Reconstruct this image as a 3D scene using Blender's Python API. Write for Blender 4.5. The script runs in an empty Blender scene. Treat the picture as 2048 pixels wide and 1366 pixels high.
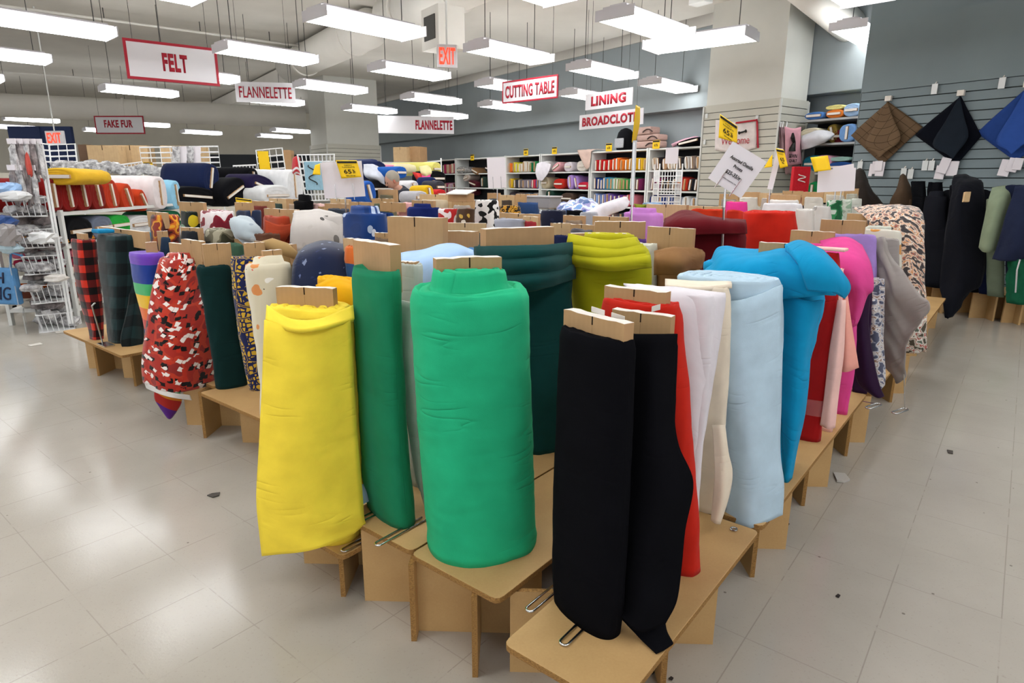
import bpy, bmesh, math, random
import numpy as np
from mathutils import Matrix, Vector

# ---------------------------------------------------------------- camera, world, exposure
sc = bpy.context.scene
COL = sc.collection
F, CX, CY, H = 1255.0, 1024.0, 683.0, 1.35          # focal length in pixels, image centre, eye height
_p, _r = math.radians(14.25), math.radians(0.25)
_fwd = np.array([0, math.cos(_p), -math.sin(_p)])
_up0 = np.array([0, math.sin(_p), math.cos(_p)])
_rt0 = np.array([1.0, 0, 0])
RT = _rt0 * math.cos(_r) + _up0 * math.sin(_r)
UP = -_rt0 * math.sin(_r) + _up0 * math.cos(_r)
cam_d = bpy.data.cameras.new('camera')
cam = bpy.data.objects.new('camera', cam_d)
COL.objects.link(cam)
cam_d.sensor_width = 36.0
cam_d.lens = F / 2048.0 * 36.0
cam_d.clip_start, cam_d.clip_end = 0.05, 200
cam.matrix_world = Matrix(((RT[0], UP[0], -_fwd[0], 0), (RT[1], UP[1], -_fwd[1], 0), (RT[2], UP[2], -_fwd[2], H), (0, 0, 0, 1)))
sc.camera = cam
w = bpy.data.worlds.new('world')
sc.world = w
w.use_nodes = True
w.node_tree.nodes['Background'].inputs[0].default_value = (0.96, 0.98, 1.0, 1)
w.node_tree.nodes['Background'].inputs[1].default_value = 1.35
sc.view_settings.view_transform = 'Standard'
sc.view_settings.look = 'None'
sc.view_settings.gamma = 1.0
sc.view_settings.exposure = 0.30
sc.cycles.max_bounces = 6; sc.cycles.diffuse_bounces = 3; sc.cycles.glossy_bounces = 2; sc.cycles.transparent_max_bounces = 4
sc.cycles.adaptive_threshold = 0.18
LIGHT = 9.0                                          # radiance of the fluorescent diffusers
rnd = random.Random(7)

# ---------------------------------------------------------------- frames: floor grid (u,v), wall grid (n,w)
A_ = math.radians(51.3)
U = np.array([math.cos(A_), math.sin(A_), 0]); V = np.array([-math.sin(A_), math.cos(A_), 0])
WN = np.array([0.817, 0.5766, 0]); WW = np.array([-0.5766, 0.817, 0])
Z = np.array([0, 0, 1.0])
EYE = np.array([0, 0, H])

def uvz(u, v, z=0.0): return U * u + V * v + Z * z
def nwz(n, w_, z=0.0): return WN * n + WW * w_ + Z * z
def ray(x, y): return (x - CX) * RT - (y - CY) * UP + F * _fwd
def P(x, y, z):
    d = ray(x, y); return EYE + d * ((z - H) / d[2])
def PD(x, y, D):
    d = ray(x, y); return EYE + d * (D / math.hypot(d[0], d[1]))
def PPl(x, y, nrm, off):
    d = ray(x, y); return EYE + d * ((off - nrm @ EYE) / (nrm @ d))
def dist_on(x, nrm, off, y=500):
    q = PPl(x, y, nrm, off); return math.hypot(q[0], q[1])

# ---------------------------------------------------------------- colour and materials
def lin(c):
    c = c.lstrip('#')
    r = [int(c[i:i + 2], 16) / 255 for i in (0, 2, 4)]
    return tuple(x / 12.92 if x <= 0.04045 else ((x + 0.055) / 1.055) ** 2.4 for x in r)
def lin4(c): return lin(c) + (1.0,)
MATS = {}
class NT:
    def __init__(s, name, rough=0.8, spec=0.3):
        s.m = bpy.data.materials.new(name); s.m.use_nodes = True
        s.t = s.m.node_tree; s.n = s.t.nodes; s.b = s.n['Principled BSDF']
        s.b.inputs['Roughness'].default_value = rough
        s.b.inputs['Specular IOR Level'].default_value = spec
    def node(s, typ, **kw):
        n = s.n.new(typ)
        for k, v in kw.items():
            if k in n.inputs: n.inputs[k].default_value = v
            else: setattr(n, k, v)
        return n
    def link(s, a, b): s.t.links.new(a, b)
    def uv(s, scale=(1, 1, 1), rot=0.0):
        tc = s.node('ShaderNodeTexCoord'); mp = s.node('ShaderNodeMapping')
        mp.inputs['Scale'].default_value = scale; mp.inputs['Rotation'].default_value = (0, 0, rot)
        s.link(tc.outputs['UV'], mp.inputs['Vector']); return mp.outputs['Vector']
    def obj(s, scale=(1, 1, 1)):
        tc = s.node('ShaderNodeTexCoord'); mp = s.node('ShaderNodeMapping')
        mp.inputs['Scale'].default_value = scale
        s.link(tc.outputs['Object'], mp.inputs['Vector']); return mp.outputs['Vector']
    def ramp(s, fac, stops, interp='LINEAR'):
        r = s.node('ShaderNodeValToRGB'); r.color_ramp.interpolation = interp
        e = r.color_ramp.elements
        while len(e) < len(stops): e.new(0.5)
        for i, (p, c) in enumerate(stops): e[i].position = p; e[i].color = lin4(c) if isinstance(c, str) else c
        s.link(fac, r.inputs['Fac']); return r.outputs['Color']
    def mix(s, fac, a, b, mode='MIX'):
        m = s.node('ShaderNodeMix'); m.data_type = 'RGBA'; m.blend_type = mode
        for k, v in (('Factor', fac), ('A', a), ('B', b)):
            i = [x for x in m.inputs if x.name == k and (k == 'Factor' and x.type == 'VALUE' or k != 'Factor' and x.type == 'RGBA')][0]
            if isinstance(v, (int, float)): i.default_value = v
            elif isinstance(v, str): i.default_value = lin4(v)
            elif isinstance(v, tuple): i.default_value = v
            else: s.link(v, i)
        return [o for o in m.outputs if o.type == 'RGBA'][0]
    def math(s, op, a, b=0.0, c=None):
        m = s.node('ShaderNodeMath'); m.operation = op
        for i, v in enumerate((a, b) if c is None else (a, b, c)):
            if isinstance(v, (int, float)): m.inputs[i].default_value = v
            else: s.link(v, m.inputs[i])
        return m.outputs[0]
    def noise(s, vec, scale, detail=3, rough=0.55):
        n = s.node('ShaderNodeTexNoise', Scale=scale, Detail=detail, Roughness=rough)
        if vec is not None: s.link(vec, n.inputs['Vector'])
        return n.outputs['Fac'] if 'Fac' in n.outputs else n.outputs[0]
    def bump(s, h, strength=0.3, dist=0.01):
        b = s.node('ShaderNodeBump', Strength=strength, Distance=dist)
        s.link(h, b.inputs['Height']); s.link(b.outputs['Normal'], s.b.inputs['Normal'])
    def col(s, c):
        if isinstance(c, str): s.b.inputs['Base Color'].default_value = lin4(c)
        else: s.link(c, s.b.inputs['Base Color'])

def plain(name, c, rough=0.6, spec=0.3, metal=0.0):
    if name in MATS: return MATS[name]
    k = NT(name, rough, spec); k.col(c); k.b.inputs['Metallic'].default_value = metal
    MATS[name] = k.m; return k.m

def cloth_finish(k, wrinkle=0.5, fuzz=0.25, seed=0):
    """soft undulation, a few short creases across the roll, fine weave"""
    n1 = k.noise(k.uv((2.0, 4.5, 1)), 1.5 + 0.1 * (seed % 5), 2)
    c = k.noise(k.uv((2.6, 17, 1), 0.06), 1.0 + 0.07 * (seed % 7), 1.0)
    rd = k.math('POWER', k.math('SUBTRACT', 1.0, k.math('ABSOLUTE', k.math('MULTIPLY_ADD', c, 2.0, -1.0))), 14.0)
    msk = k.math('MULTIPLY', k.noise(k.uv((3.2, 5, 1)), 1.3, 1), 2.6); msk = k.math('MAXIMUM', k.math('SUBTRACT', msk, 1.32), 0.0)
    n2 = k.noise(k.uv((420, 420, 1)), 1.0, 1)
    h = k.math('MULTIPLY_ADD', n1, 1.0, k.math('MULTIPLY', n2, 0.02)); h = k.math('SUBTRACT', h, k.math('MULTIPLY', k.math('MULTIPLY', rd, msk), 0.55))
    k.bump(h, wrinkle, 0.02)
    k.b.inputs['Sheen Weight'].default_value = fuzz
    k.b.inputs['Sheen Roughness'].default_value = 0.5
    return k
def fab(c, wrinkle=0.45, fuzz=0.12):
    name = 'fabric_' + c.lstrip('#') + ('' if wrinkle == 0.45 else '_%d' % (wrinkle * 100))
    if name in MATS: return MATS[name]
    k = NT(name, 0.92, 0.04 if max(lin(c)) < 0.02 else 0.12)
    n = k.noise(k.uv((1, 1, 1)), 9, 4)
    b = lin(c); lo = tuple(x * 0.90 for x in b) + (1,); hi = tuple(min(1, x * 1.06) for x in b) + (1,)
    k.col(k.ramp(n, [(0.3, lo), (0.7, hi)]))
    k.b.inputs['Sheen Tint'].default_value = tuple(min(1, x * 0.7 + 0.3) for x in b) + (1,)
    cloth_finish(k, wrinkle, fuzz, len(MATS)); MATS[name] = k.m; return k.m

def pat_plaid(name, c1, c2, dark, sz=0.055):
    if name in MATS: return MATS[name]
    k = NT(name, 0.92, 0.1)
    sx = k.node('ShaderNodeSeparateXYZ'); k.link(k.uv((1 / sz, 1 / sz, 1)), sx.inputs[0])
    a = k.math('GREATER_THAN', k.math('FRACT', k.math('MULTIPLY', sx.outputs[0], 0.5)), 0.5)
    b = k.math('GREATER_THAN', k.math('FRACT', k.math('MULTIPLY', sx.outputs[1], 0.5)), 0.5)
    s_ = k.math('MULTIPLY', k.math('ADD', a, b), 0.5)
    k.col(k.ramp(s_, [(0.0, dark), (0.34, c2), (0.8, c1)], 'CONSTANT'))
    cloth_finish(k, 0.3); MATS[name] = k.m; return k.m
def pat_stripes(name, stops):
    if name in MATS: return MATS[name]
    k = NT(name, 0.9, 0.12)
    sx = k.node('ShaderNodeSeparateXYZ'); k.link(k.uv(), sx.inputs[0])
    k.col(k.ramp(sx.outputs[1], stops, 'CONSTANT')); cloth_finish(k, 0.35); MATS[name] = k.m; return k.m
def pat_spots(name, base, cols, scale=14, thr=0.42, dist='EUCLIDEAN', soft=0.0, rnd_=1.0, two=None):
    """spots of several colours scattered over a base colour"""
    if name in MATS: return MATS[name]
    k = NT(name, 0.9, 0.12)
    v = k.uv((1, 1, 1)); warp = k.node('ShaderNodeTexNoise', Scale=scale * 0.6, Detail=2.0); k.link(v, warp.inputs['Vector'])
    add = k.node('ShaderNodeVectorMath', operation='MULTIPLY_ADD'); k.link(warp.outputs['Color'], add.inputs[0])
    add.inputs[1].default_value = (0.05, 0.05, 0); k.link(v, add.inputs[2])
    vo = k.node('ShaderNodeTexVoronoi', Scale=scale, Randomness=rnd_); vo.distance = dist; k.link(add.outputs[0], vo.inputs['Vector'])
    sep = k.node('ShaderNodeSeparateColor'); k.link(vo.outputs['Color'], sep.inputs[0])
    n = len(cols); spot = k.ramp(sep.outputs[0], [(i / n, c) for i, c in enumerate(cols)], 'CONSTANT')
    m = k.math('LESS_THAN', k.math('SUBTRACT', vo.outputs['Distance'], k.math('MULTIPLY', sep.outputs[1], 0.25)), thr - 0.12)
    colr = k.mix(m, base, spot)
    if two:
        v2 = k.node('ShaderNodeTexVoronoi', Scale=scale * 2.3, Randomness=1.0); k.link(add.outputs[0], v2.inputs['Vector'])
        colr = k.mix(k.math('LESS_THAN', v2.outputs['Distance'], 0.23), colr, two)
    k.col(colr); cloth_finish(k, 0.3); MATS[name] = k.m; return k.m
def pat_blocks(name):
    """red ground with white and black brush blocks"""
    if name in MATS: return MATS[name]
    k = NT(name, 0.9, 0.12)
    v = k.uv(); warp = k.node('ShaderNodeTexNoise', Scale=22.0, Detail=1.0); k.link(v, warp.inputs['Vector'])
    add = k.node('ShaderNodeVectorMath', operation='MULTIPLY_ADD'); k.link(warp.outputs['Color'], add.inputs[0])
    add.inputs[1].default_value = (0.022, 0.022, 0); k.link(v, add.inputs[2])
    def blocks(sc_, rot, thr):
        mp = k.node('ShaderNodeMapping'); mp.inputs['Rotation'].default_value = (0, 0, rot); mp.inputs['Scale'].default_value = (1, 1.35, 1)
        k.link(add.outputs[0], mp.inputs['Vector'])
        vo = k.node('ShaderNodeTexVoronoi', Scale=sc_, Randomness=0.9); vo.distance = 'CHEBYCHEV'; k.link(mp.outputs[0], vo.inputs['Vector'])
        sp = k.node('ShaderNodeSeparateColor'); k.link(vo.outputs['Color'], sp.inputs[0])
        return k.math('MULTIPLY', k.math('GREATER_THAN', sp.outputs[0], thr), k.math('LESS_THAN', vo.outputs['Distance'], 0.42))
    base = k.ramp(k.noise(add.outputs[0], 9, 1), [(0.0, '#a22c22'), (0.5, '#b63a26'), (0.58, '#8c2a26')], 'CONSTANT')
    c = k.mix(blocks(29, 0.1, 0.58), base, '#140d0d'); c = k.mix(blocks(31, 0.5, 0.68), c, '#e6dcd6'); c = k.mix(blocks(34, -0.2, 0.80), c, '#b83020')
    k.col(c); cloth_finish(k, 0.3); MATS[name] = k.m; return k.m
def pat_wax(name):
    if name in MATS: return MATS[name]
    k = NT(name, 0.85, 0.15)
    v = k.uv(); vo = k.node('ShaderNodeTexVoronoi', Scale=13.0, Randomness=0.5); vo.feature = 'DISTANCE_TO_EDGE'; k.link(v, vo.inputs['Vector'])
    v2 = k.node('ShaderNodeTexVoronoi', Scale=38.0, Randomness=0.8); v2.feature = 'DISTANCE_TO_EDGE'; k.link(v, v2.inputs['Vector'])
    v3 = k.node('ShaderNodeTexVoronoi', Scale=13.0, Randomness=0.5); k.link(v, v3.inputs['Vector'])
    sp = k.node('ShaderNodeSeparateColor'); k.link(v3.outputs['Color'], sp.inputs[0])
    motif = k.math('MULTIPLY', k.math('GREATER_THAN', v2.outputs['Distance'], 0.13), k.math('GREATER_THAN', vo.outputs['Distance'], 0.07))
    motif = k.math('MULTIPLY', motif, k.math('GREATER_THAN', sp.outputs[0], 0.25))
    rim = k.math('MULTIPLY', k.math('LESS_THAN', k.math('ABSOLUTE', k.math('SUBTRACT', vo.outputs['Distance'], 0.05)), 0.014), k.math('LESS_THAN', sp.outputs[1], 0.6))
    c = k.mix(k.math('MAXIMUM', motif, rim), '#1d2350', '#d3ab35'); k.col(c); cloth_finish(k, 0.2); MATS[name] = k.m; return k.m
def pat_cow(name, a='#e9e6e4', b='#131214', scale=15, thr=0.53):
    if name in MATS: return MATS[name]
    k = NT(name, 0.9, 0.1); n = k.noise(k.uv((1, 1, 1)), scale, 0.6)
    k.col(k.mix(k.math('GREATER_THAN', n, thr), a, b)); cloth_finish(k, 0.2); MATS[name] = k.m; return k.m
def pat_multi(name, stops, scale=18, detail=2, interp='CONSTANT', wr=0.3):
    if name in MATS: return MATS[name]
    k = NT(name, 0.9, 0.12); n = k.noise(k.uv((1, 1, 1)), scale, detail)
    k.col(k.ramp(n, stops, interp)); cloth_finish(k, wr); MATS[name] = k.m; return k.m
def pat_dogs(name):
    """cream ground with tan and white animals and small pink flowers"""
    if name in MATS: return MATS[name]
    k = NT(name, 0.85, 0.15); v = k.uv((1, 1, 1))
    warp = k.node('ShaderNodeTexNoise', Scale=14.0, Detail=2.0); k.link(v, warp.inputs['Vector'])
    add = k.node('ShaderNodeVectorMath', operation='MULTIPLY_ADD'); k.link(warp.outputs['Color'], add.inputs[0])
    add.inputs[1].default_value = (0.05, 0.05, 0); k.link(v, add.inputs[2])
    def blob(sc_, r0, colr, base, off=(0, 0, 0), pick=None):
        mp = k.node('ShaderNodeMapping'); mp.inputs['Location'].default_value = off; k.link(add.outputs[0], mp.inputs['Vector'])
        vo = k.node('ShaderNodeTexVoronoi', Scale=sc_, Randomness=0.55); k.link(mp.outputs[0], vo.inputs['Vector'])
        m = k.math('LESS_THAN', vo.outputs['Distance'], r0)
        if pick is not None:
            sp = k.node('ShaderNodeSeparateColor'); k.link(vo.outputs['Color'], sp.inputs[0])
            m = k.math('MULTIPLY', m, k.math('GREATER_THAN', sp.outputs[0], pick) if pick >= 0 else k.math('LESS_THAN', sp.outputs[0], -pick))
        return k.mix(m, base, colr)
    c = blob(11, 0.36, '#d98f55', '#d6cdb4', pick=0.5)
    c = blob(11, 0.36, '#f0ece4', c, pick=-0.3)
    c = blob(11, 0.14, '#f2ece2', c, (0.012, 0.02, 0))
    c = blob(44, 0.14, '#3a2a24', c, pick=0.86)
    c = blob(12, 0.12, '#d4685c', c, (0.3, 0.1, 0), pick=0.4)
    k.col(c); cloth_finish(k, 0.2); MATS[name] = k.m; return k.m

def mat_mdf():
    k = NT('mdf_board', 0.55, 0.35); v = k.obj()
    n = k.noise(v, 5, 3); n2 = k.noise(v, 160, 2)
    c = k.ramp(k.math('ADD', k.math('MULTIPLY', n, 0.75), k.math('MULTIPLY', n2, 0.25)), [(0.3, '#b48f5e'), (0.7, '#c4a06c')])
    k.col(c); k.bump(n2, 0.05, 0.002); return k.m
def mat_mdf_edge():
    k = NT('mdf_cut_edge', 0.8, 0.2); n = k.noise(k.obj((1, 1, 3)), 170, 3)
    k.col(k.ramp(n, [(0.35, '#7c5a33'), (0.65, '#a87f49')])); k.bump(n, 0.25, 0.003); return k.m
def mat_card(name, c, slit=True):
    k = NT(name, 0.8, 0.2)
    tc = k.node('ShaderNodeTexCoord'); sx = k.node('ShaderNodeSeparateXYZ'); k.link(tc.outputs['UV'], sx.inputs[0])
    n = k.noise(k.obj(), 12, 3); b = lin(c)
    colr = k.ramp(n, [(0.3, tuple(x * 0.92 for x in b) + (1,)), (0.7, tuple(min(1, x * 1.05) for x in b) + (1,))])
    wv = k.math('SINE', k.math('MULTIPLY', sx.outputs[0], 75.0))
    colr = k.mix(k.math('MULTIPLY', k.math('ADD', wv, 1.0), 0.025), colr, '#7a5c38')
    if slit:                                  # the cut in the middle of the folded board
        d = k.math('ABSOLUTE', k.math('SUBTRACT', sx.outputs[0], 0.5))
        m = k.math('MULTIPLY', k.math('LESS_THAN', d, 0.012), k.math('GREATER_THAN', sx.outputs[1], 0.82))
        fold = k.math('LESS_THAN', d, 0.004)
        colr = k.mix(k.math('MULTIPLY', fold, 0.5), colr, '#6e5131'); colr = k.mix(m, colr, '#2a1c10')
    k.col(colr); return k.m
MDF = mat_mdf(); MDFE = mat_mdf_edge()
CARD = mat_card('cardboard', '#b08e66'); CARD2 = mat_card('cardboard_plain', '#b48f68', False); CARD3 = mat_card('cardboard_pale', '#c2a47c')
PAPER = plain('paper_edge', '#dcd5cc', 0.8); CHROME = plain('chrome_wire', '#c9c9c9', 0.22, 0.5, 1.0)
WHITE = plain('white_paint', '#d8d8d4', 0.5); WIRE = plain('white_wire', '#e2e2e2', 0.4)
SIGNW = plain('sign_white', '#d6d3d6', 0.5); SIGNR = plain('sign_red', '#a3182c', 0.5); TAGY = plain('tag_yellow', '#e9bd0c', 0.5)
INK = plain('black_ink', '#15130f', 0.6); CARDW = plain('white_card', '#d9d2d6', 0.6)
RODG = plain('steel_rod', '#a8a8a8', 0.35, 0.5, 0.8); DARKW = plain('dark_wire', '#3a3a38', 0.5)

# ---------------------------------------------------------------- mesh helpers
class MB:
    def __init__(s): s.v = []; s.f = []; s.uv = []; s.mi = []
    def add(s, verts, faces, uvs=None, mi=0):
        o = len(s.v); s.v += [tuple(map(float, q)) for q in verts]
        for i, f in enumerate(faces):
            s.f.append([o + j for j in f]); s.mi.append(mi if isinstance(mi, int) else mi[i])
            s.uv.append([tuple(uvs[j]) for j in f] if uvs is not None and not isinstance(uvs, dict) else [(0, 0)] * len(f))
        return s
    def box(s, c, sx, sy, sz, X=None, Y=None, Zv=None, mi=0, top=None):
        """box about centre c with half sizes along axes X, Y, Z"""
        X = np.array(X if X is not None else (1, 0, 0), float); Y = np.array(Y if Y is not None else (0, 1, 0), float)
        Zv = np.array(Zv if Zv is not None else (0, 0, 1), float); c = np.array(c, float)
        vs = [c + X * sx * a + Y * sy * b + Zv * sz * d for d in (-1, 1) for a, b in ((-1, -1), (1, -1), (1, 1), (-1, 1))]
        fs = [(3, 2, 1, 0), (4, 5, 6, 7), (0, 1, 5, 4), (1, 2, 6, 5), (2, 3, 7, 6), (3, 0, 4, 7)]
        o = len(s.v); s.v += [tuple(q) for q in vs]
        for i, f in enumerate(fs):
            s.f.append([o + j for j in f]); s.mi.append(top if (i == 1 and top is not None) else mi)
            s.uv.append([(0, 0), (1, 0), (1, 1), (0, 1)])
        return s
    def prism(s, poly, z0, z1, mi=0, mside=None):
        n = len(poly); o = len(s.v)
        s.v += [(q[0], q[1], z0) for q in poly] + [(q[0], q[1], z1) for q in poly]
        fs = [list(range(n))[::-1], list(range(n, 2 * n))] + [[i, (i + 1) % n, n + (i + 1) % n, n + i] for i in range(n)]
        for i, f in enumerate(fs):
            s.f.append([o + j for j in f]); s.mi.append(mi if i < 2 or mside is None else mside); s.uv.append([(0, 0)] * len(f))
        return s
    def tube(s, path, r, n=8, closed=False, mi=0):
        path = [np.array(q, float) for q in path]; o = len(s.v); m = len(path)
        rr = r if hasattr(r, '__len__') else [r] * m
        prev = None
        for i, q in enumerate(path):
            a = path[(i - 1) % m] if (closed or i > 0) else q; b = path[(i + 1) % m] if (closed or i < m - 1) else q
            t = b - a; t /= np.linalg.norm(t) + 1e-9
            if prev is None:
                ref = Z if abs(t[2]) < 0.9 else np.array([1.0, 0, 0]); x = np.cross(t, ref)
            else: x = prev - t * (prev @ t)
            x /= np.linalg.norm(x) + 1e-9; prev = x; y = np.cross(t, x)
            for j in range(n):
                an = 2 * math.pi * j / n; s.v.append(tuple(q + (x * math.cos(an) + y * math.sin(an)) * rr[i]))
        for i in range(m if closed else m - 1):
            for j in range(n):
                f = [o + i * n + j, o + i * n + (j + 1) % n, o + ((i + 1) % m) * n + (j + 1) % n, o + ((i + 1) % m) * n + j]
                s.f.append(f); s.mi.append(mi); s.uv.append([(0, 0)] * 4)
        if not closed:
            for e in (list(range(n))[::-1], list(range((m - 1) * n, m * n))):
                s.f.append([o + j for j in e]); s.mi.append(mi); s.uv.append([(0, 0)] * n)
        return s
    def build(s, name, mats, parent=None, smooth=False, bevel=0.0, solid=0.0, sub=0):
        me = bpy.data.meshes.new(name); me.from_pydata(s.v, [], s.f)
        if not isinstance(mats, (list, tuple)): mats = [mats]
        for m in mats: me.materials.append(m)
        me.polygons.foreach_set('material_index', s.mi)
        ul = me.uv_layers.new(name='UVMap'); flat = [c for f in s.uv for q in f for c in q[:2]]
        ul.data.foreach_set('uv', flat)
        if smooth: me.polygons.foreach_set('use_smooth', [True] * len(me.polygons))
        me.update()
        o = bpy.data.objects.new(name, me); COL.objects.link(o)
        if parent is not None:
            o.parent = parent; o.matrix_parent_inverse = Matrix.Translation(-parent.location) if not parent.get('_id') else Matrix()
        if solid: m = o.modifiers.new('solid', 'SOLIDIFY'); m.thickness = solid; m.offset = 0
        if sub: m = o.modifiers.new('sub', 'SUBSURF'); m.levels = m.render_levels = sub
        if bevel: m = o.modifiers.new('bevel', 'BEVEL'); m.width = bevel; m.segments = 2; m.limit_method = 'ANGLE'
        return o
LABELS = {}
def tag(o, label, cat, group=None):
    if label in LABELS and not group: print('DUP LABEL', label)
    LABELS[label] = o
    o['label'] = label; o['category'] = cat
    if group: o['group'] = group
    return o
def thing(name, label, cat, loc=(0, 0, 0), group=None):
    o = bpy.data.objects.new(name, None); COL.objects.link(o); o.location = tuple(map(float, loc)); o.empty_display_size = 0.1
    return tag(o, label, cat, group)
def struct(o): o['kind'] = 'structure'; return o

def vnoise(seed):
    r = random.Random(seed)
    ks = [(r.uniform(-1, 1) * f, r.uniform(-1, 1) * f, r.uniform(0, 6.28), 1 / f ** 0.8) for f in (2, 3, 5, 7, 11, 15)]
    def f(x, y): return sum(a * np.sin(kx * x + ky * y + p) for kx, ky, p, a in ks)
    return f

def catmull(pts, m):
    """resample an array (n, d) of control points to m points along axis 0"""
    pts = np.asarray(pts, float); n = len(pts)
    if n == 2:
        t = np.linspace(0, 1, m)[:, None]; t = t.reshape((m,) + (1,) * (pts.ndim - 1)); return pts[0] * (1 - t) + pts[1] * t
    ext = np.concatenate([[2 * pts[0] - pts[1]], pts, [2 * pts[-1] - pts[-2]]]); out = []
    for x in np.linspace(0, n - 1, m):
        i = min(int(x), n - 2); t = x - i; p0, p1, p2, p3 = ext[i:i + 4]
        out.append(0.5 * (2 * p1 + (p2 - p0) * t + (2 * p0 - 5 * p1 + 4 * p2 - p3) * t * t + (3 * p1 - p0 - 3 * p2 + p3) * t ** 3))
    return np.array(out)

def sheet(name, rows, mat, parent, res=7, thick=0.006, ripple=0.006, seed=1, rf=1.0):
    """hanging cloth through rows of world points, given its own thickness and ripples"""
    n = max(len(r) for r in rows)
    rows = [catmull(np.array(r), n) if len(r) != n else np.array(r, float) for r in rows]
    g = np.array(rows)
    g = catmull(g, (len(rows) - 1) * res + 1); g = np.array([catmull(r, (n - 1) * res + 1) for r in g])
    M, N = g.shape[:2]
    du = np.gradient(g, axis=1); dv = np.gradient(g, axis=0); nr = np.cross(du, dv); nr /= np.linalg.norm(nr, axis=2, keepdims=True) + 1e-9
    s = np.cumsum(np.linalg.norm(du, axis=2), axis=1); t = np.cumsum(np.linalg.norm(dv, axis=2), axis=0)
    f = vnoise(seed); g = g + nr * (ripple * 0.5 * f(s * 6 * rf, t * 3 * rf))[..., None]
    b = MB(); vs = g.reshape(-1, 3); uvs = np.stack([s.ravel(), t.max() - t.ravel()], 1)
    fs = [(i * N + j, i * N + j + 1, (i + 1) * N + j + 1, (i + 1) * N + j) for i in range(M - 1) for j in range(N - 1)]
    b.add(vs, fs, uvs)
    return b.build(name, mat, parent, smooth=True, solid=thick)
# ---------------------------------------------------------------- fabric bolts standing on end
def sup_pts(n, e=2.7):
    th = np.linspace(0, 2 * math.pi, n, endpoint=False); c, s_ = np.cos(th), np.sin(th)
    return np.sign(c) * np.abs(c) ** (2 / e), np.sign(s_) * np.abs(s_) ** (2 / e), th

def bolt_fabric(secs, name, mat, parent, seed=0, nth=72, nz=36, layers=4.5, ridge=0.007, rise=0.0, sag=0.0, wr=0.004, e=2.7, hem=0.0):
    """secs: list of (z, centre xy, a, b, angle) bottom to top; a spiral of rolled layers shows on the top"""
    zs = np.array([q[0] for q in secs]); cs = np.array([q[1][:2] for q in secs]); ab = np.array([(q[2], q[3]) for q in secs]); an = secs[0][4]
    X = np.array([math.cos(an), math.sin(an)]); Y = np.array([-X[1], X[0]])
    px, py, th = sup_pts(nth, e); f = vnoise(seed); f2 = vnoise(seed + 50)
    zz = np.linspace(zs[0], zs[-1], nz)
    def interp(a): return np.interp(zz, zs, a)
    cx, cy, aa, bb = interp(cs[:, 0]), interp(cs[:, 1]), interp(ab[:, 0]), interp(ab[:, 1])
    per = 2 * math.pi * math.sqrt((aa.mean() ** 2 + bb.mean() ** 2) / 2)
    V_, UVs, F_ = [], [], []
    for i, z in enumerate(zz):
        t = i / (nz - 1); rim = 1 - 0.05 * max(0, (t - 0.965) / 0.035) ** 2
        d = wr * (f(3 * np.cos(th) + 2, z * 22 + 1.5 * np.sin(th)) * 0.35 + 0.8 * f2(1.6 * np.cos(th), z * 7 + np.sin(th) * 1.2))
        if hem and t < 0.03: d = d + hem
        r = np.stack([px * (aa[i] * rim) + d * np.cos(th), py * (bb[i] * rim) + d * np.sin(th)], 1)
        q = r[:, :1] * X + r[:, 1:] * Y + np.array([cx[i], cy[i]])
        for j in range(nth): V_.append((q[j, 0], q[j, 1], z)); UVs.append((j / nth * per, z))
    for i in range(nz - 1):
        for j in range(nth):
            F_.append((i * nth + j, i * nth + (j + 1) % nth, (i + 1) * nth + (j + 1) % nth, (i + 1) * nth + j))
    # spiral top
    nr = max(8, int(layers * 7)); o = (nz - 1) * nth
    for k in range(1, nr + 1):
        r = 1 - 0.93 * k / nr; ph = (1 - r) * layers + th / (2 * math.pi); saw = ph - np.floor(ph)
        prof = ridge * (np.minimum(saw * 4, 1) - np.clip((saw - 0.75) * 4, 0, 1)) if ridge else 0 * th
        zt = zz[-1] + prof + rise * np.clip((0.70 - r) / 0.06, 0, 1) - sag * (1 - r) + 0.004 * f(2 * np.cos(th) * r + 3, 2 * np.sin(th) * r)
        for j in range(nth):
            q = X * px[j] * aa[-1] * 0.95 * r + Y * py[j] * bb[-1] * 0.95 * r + np.array([cx[-1], cy[-1]])
            V_.append((q[0], q[1], zt[j])); UVs.append((j / nth * per, zz[-1] + (1 - r) * 0.15))
        a0 = o + (k - 1) * nth; a1 = o + k * nth
        for j in range(nth): F_.append((a0 + j, a0 + (j + 1) % nth, a1 + (j + 1) % nth, a1 + j))
    F_.append(tuple(range(o + nr * nth, o + (nr + 1) * nth))); F_.append(tuple(range(nth))[::-1])
    b = MB(); b.add(V_, F_, UVs); return b.build(name, mat, parent, smooth=True)

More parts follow.
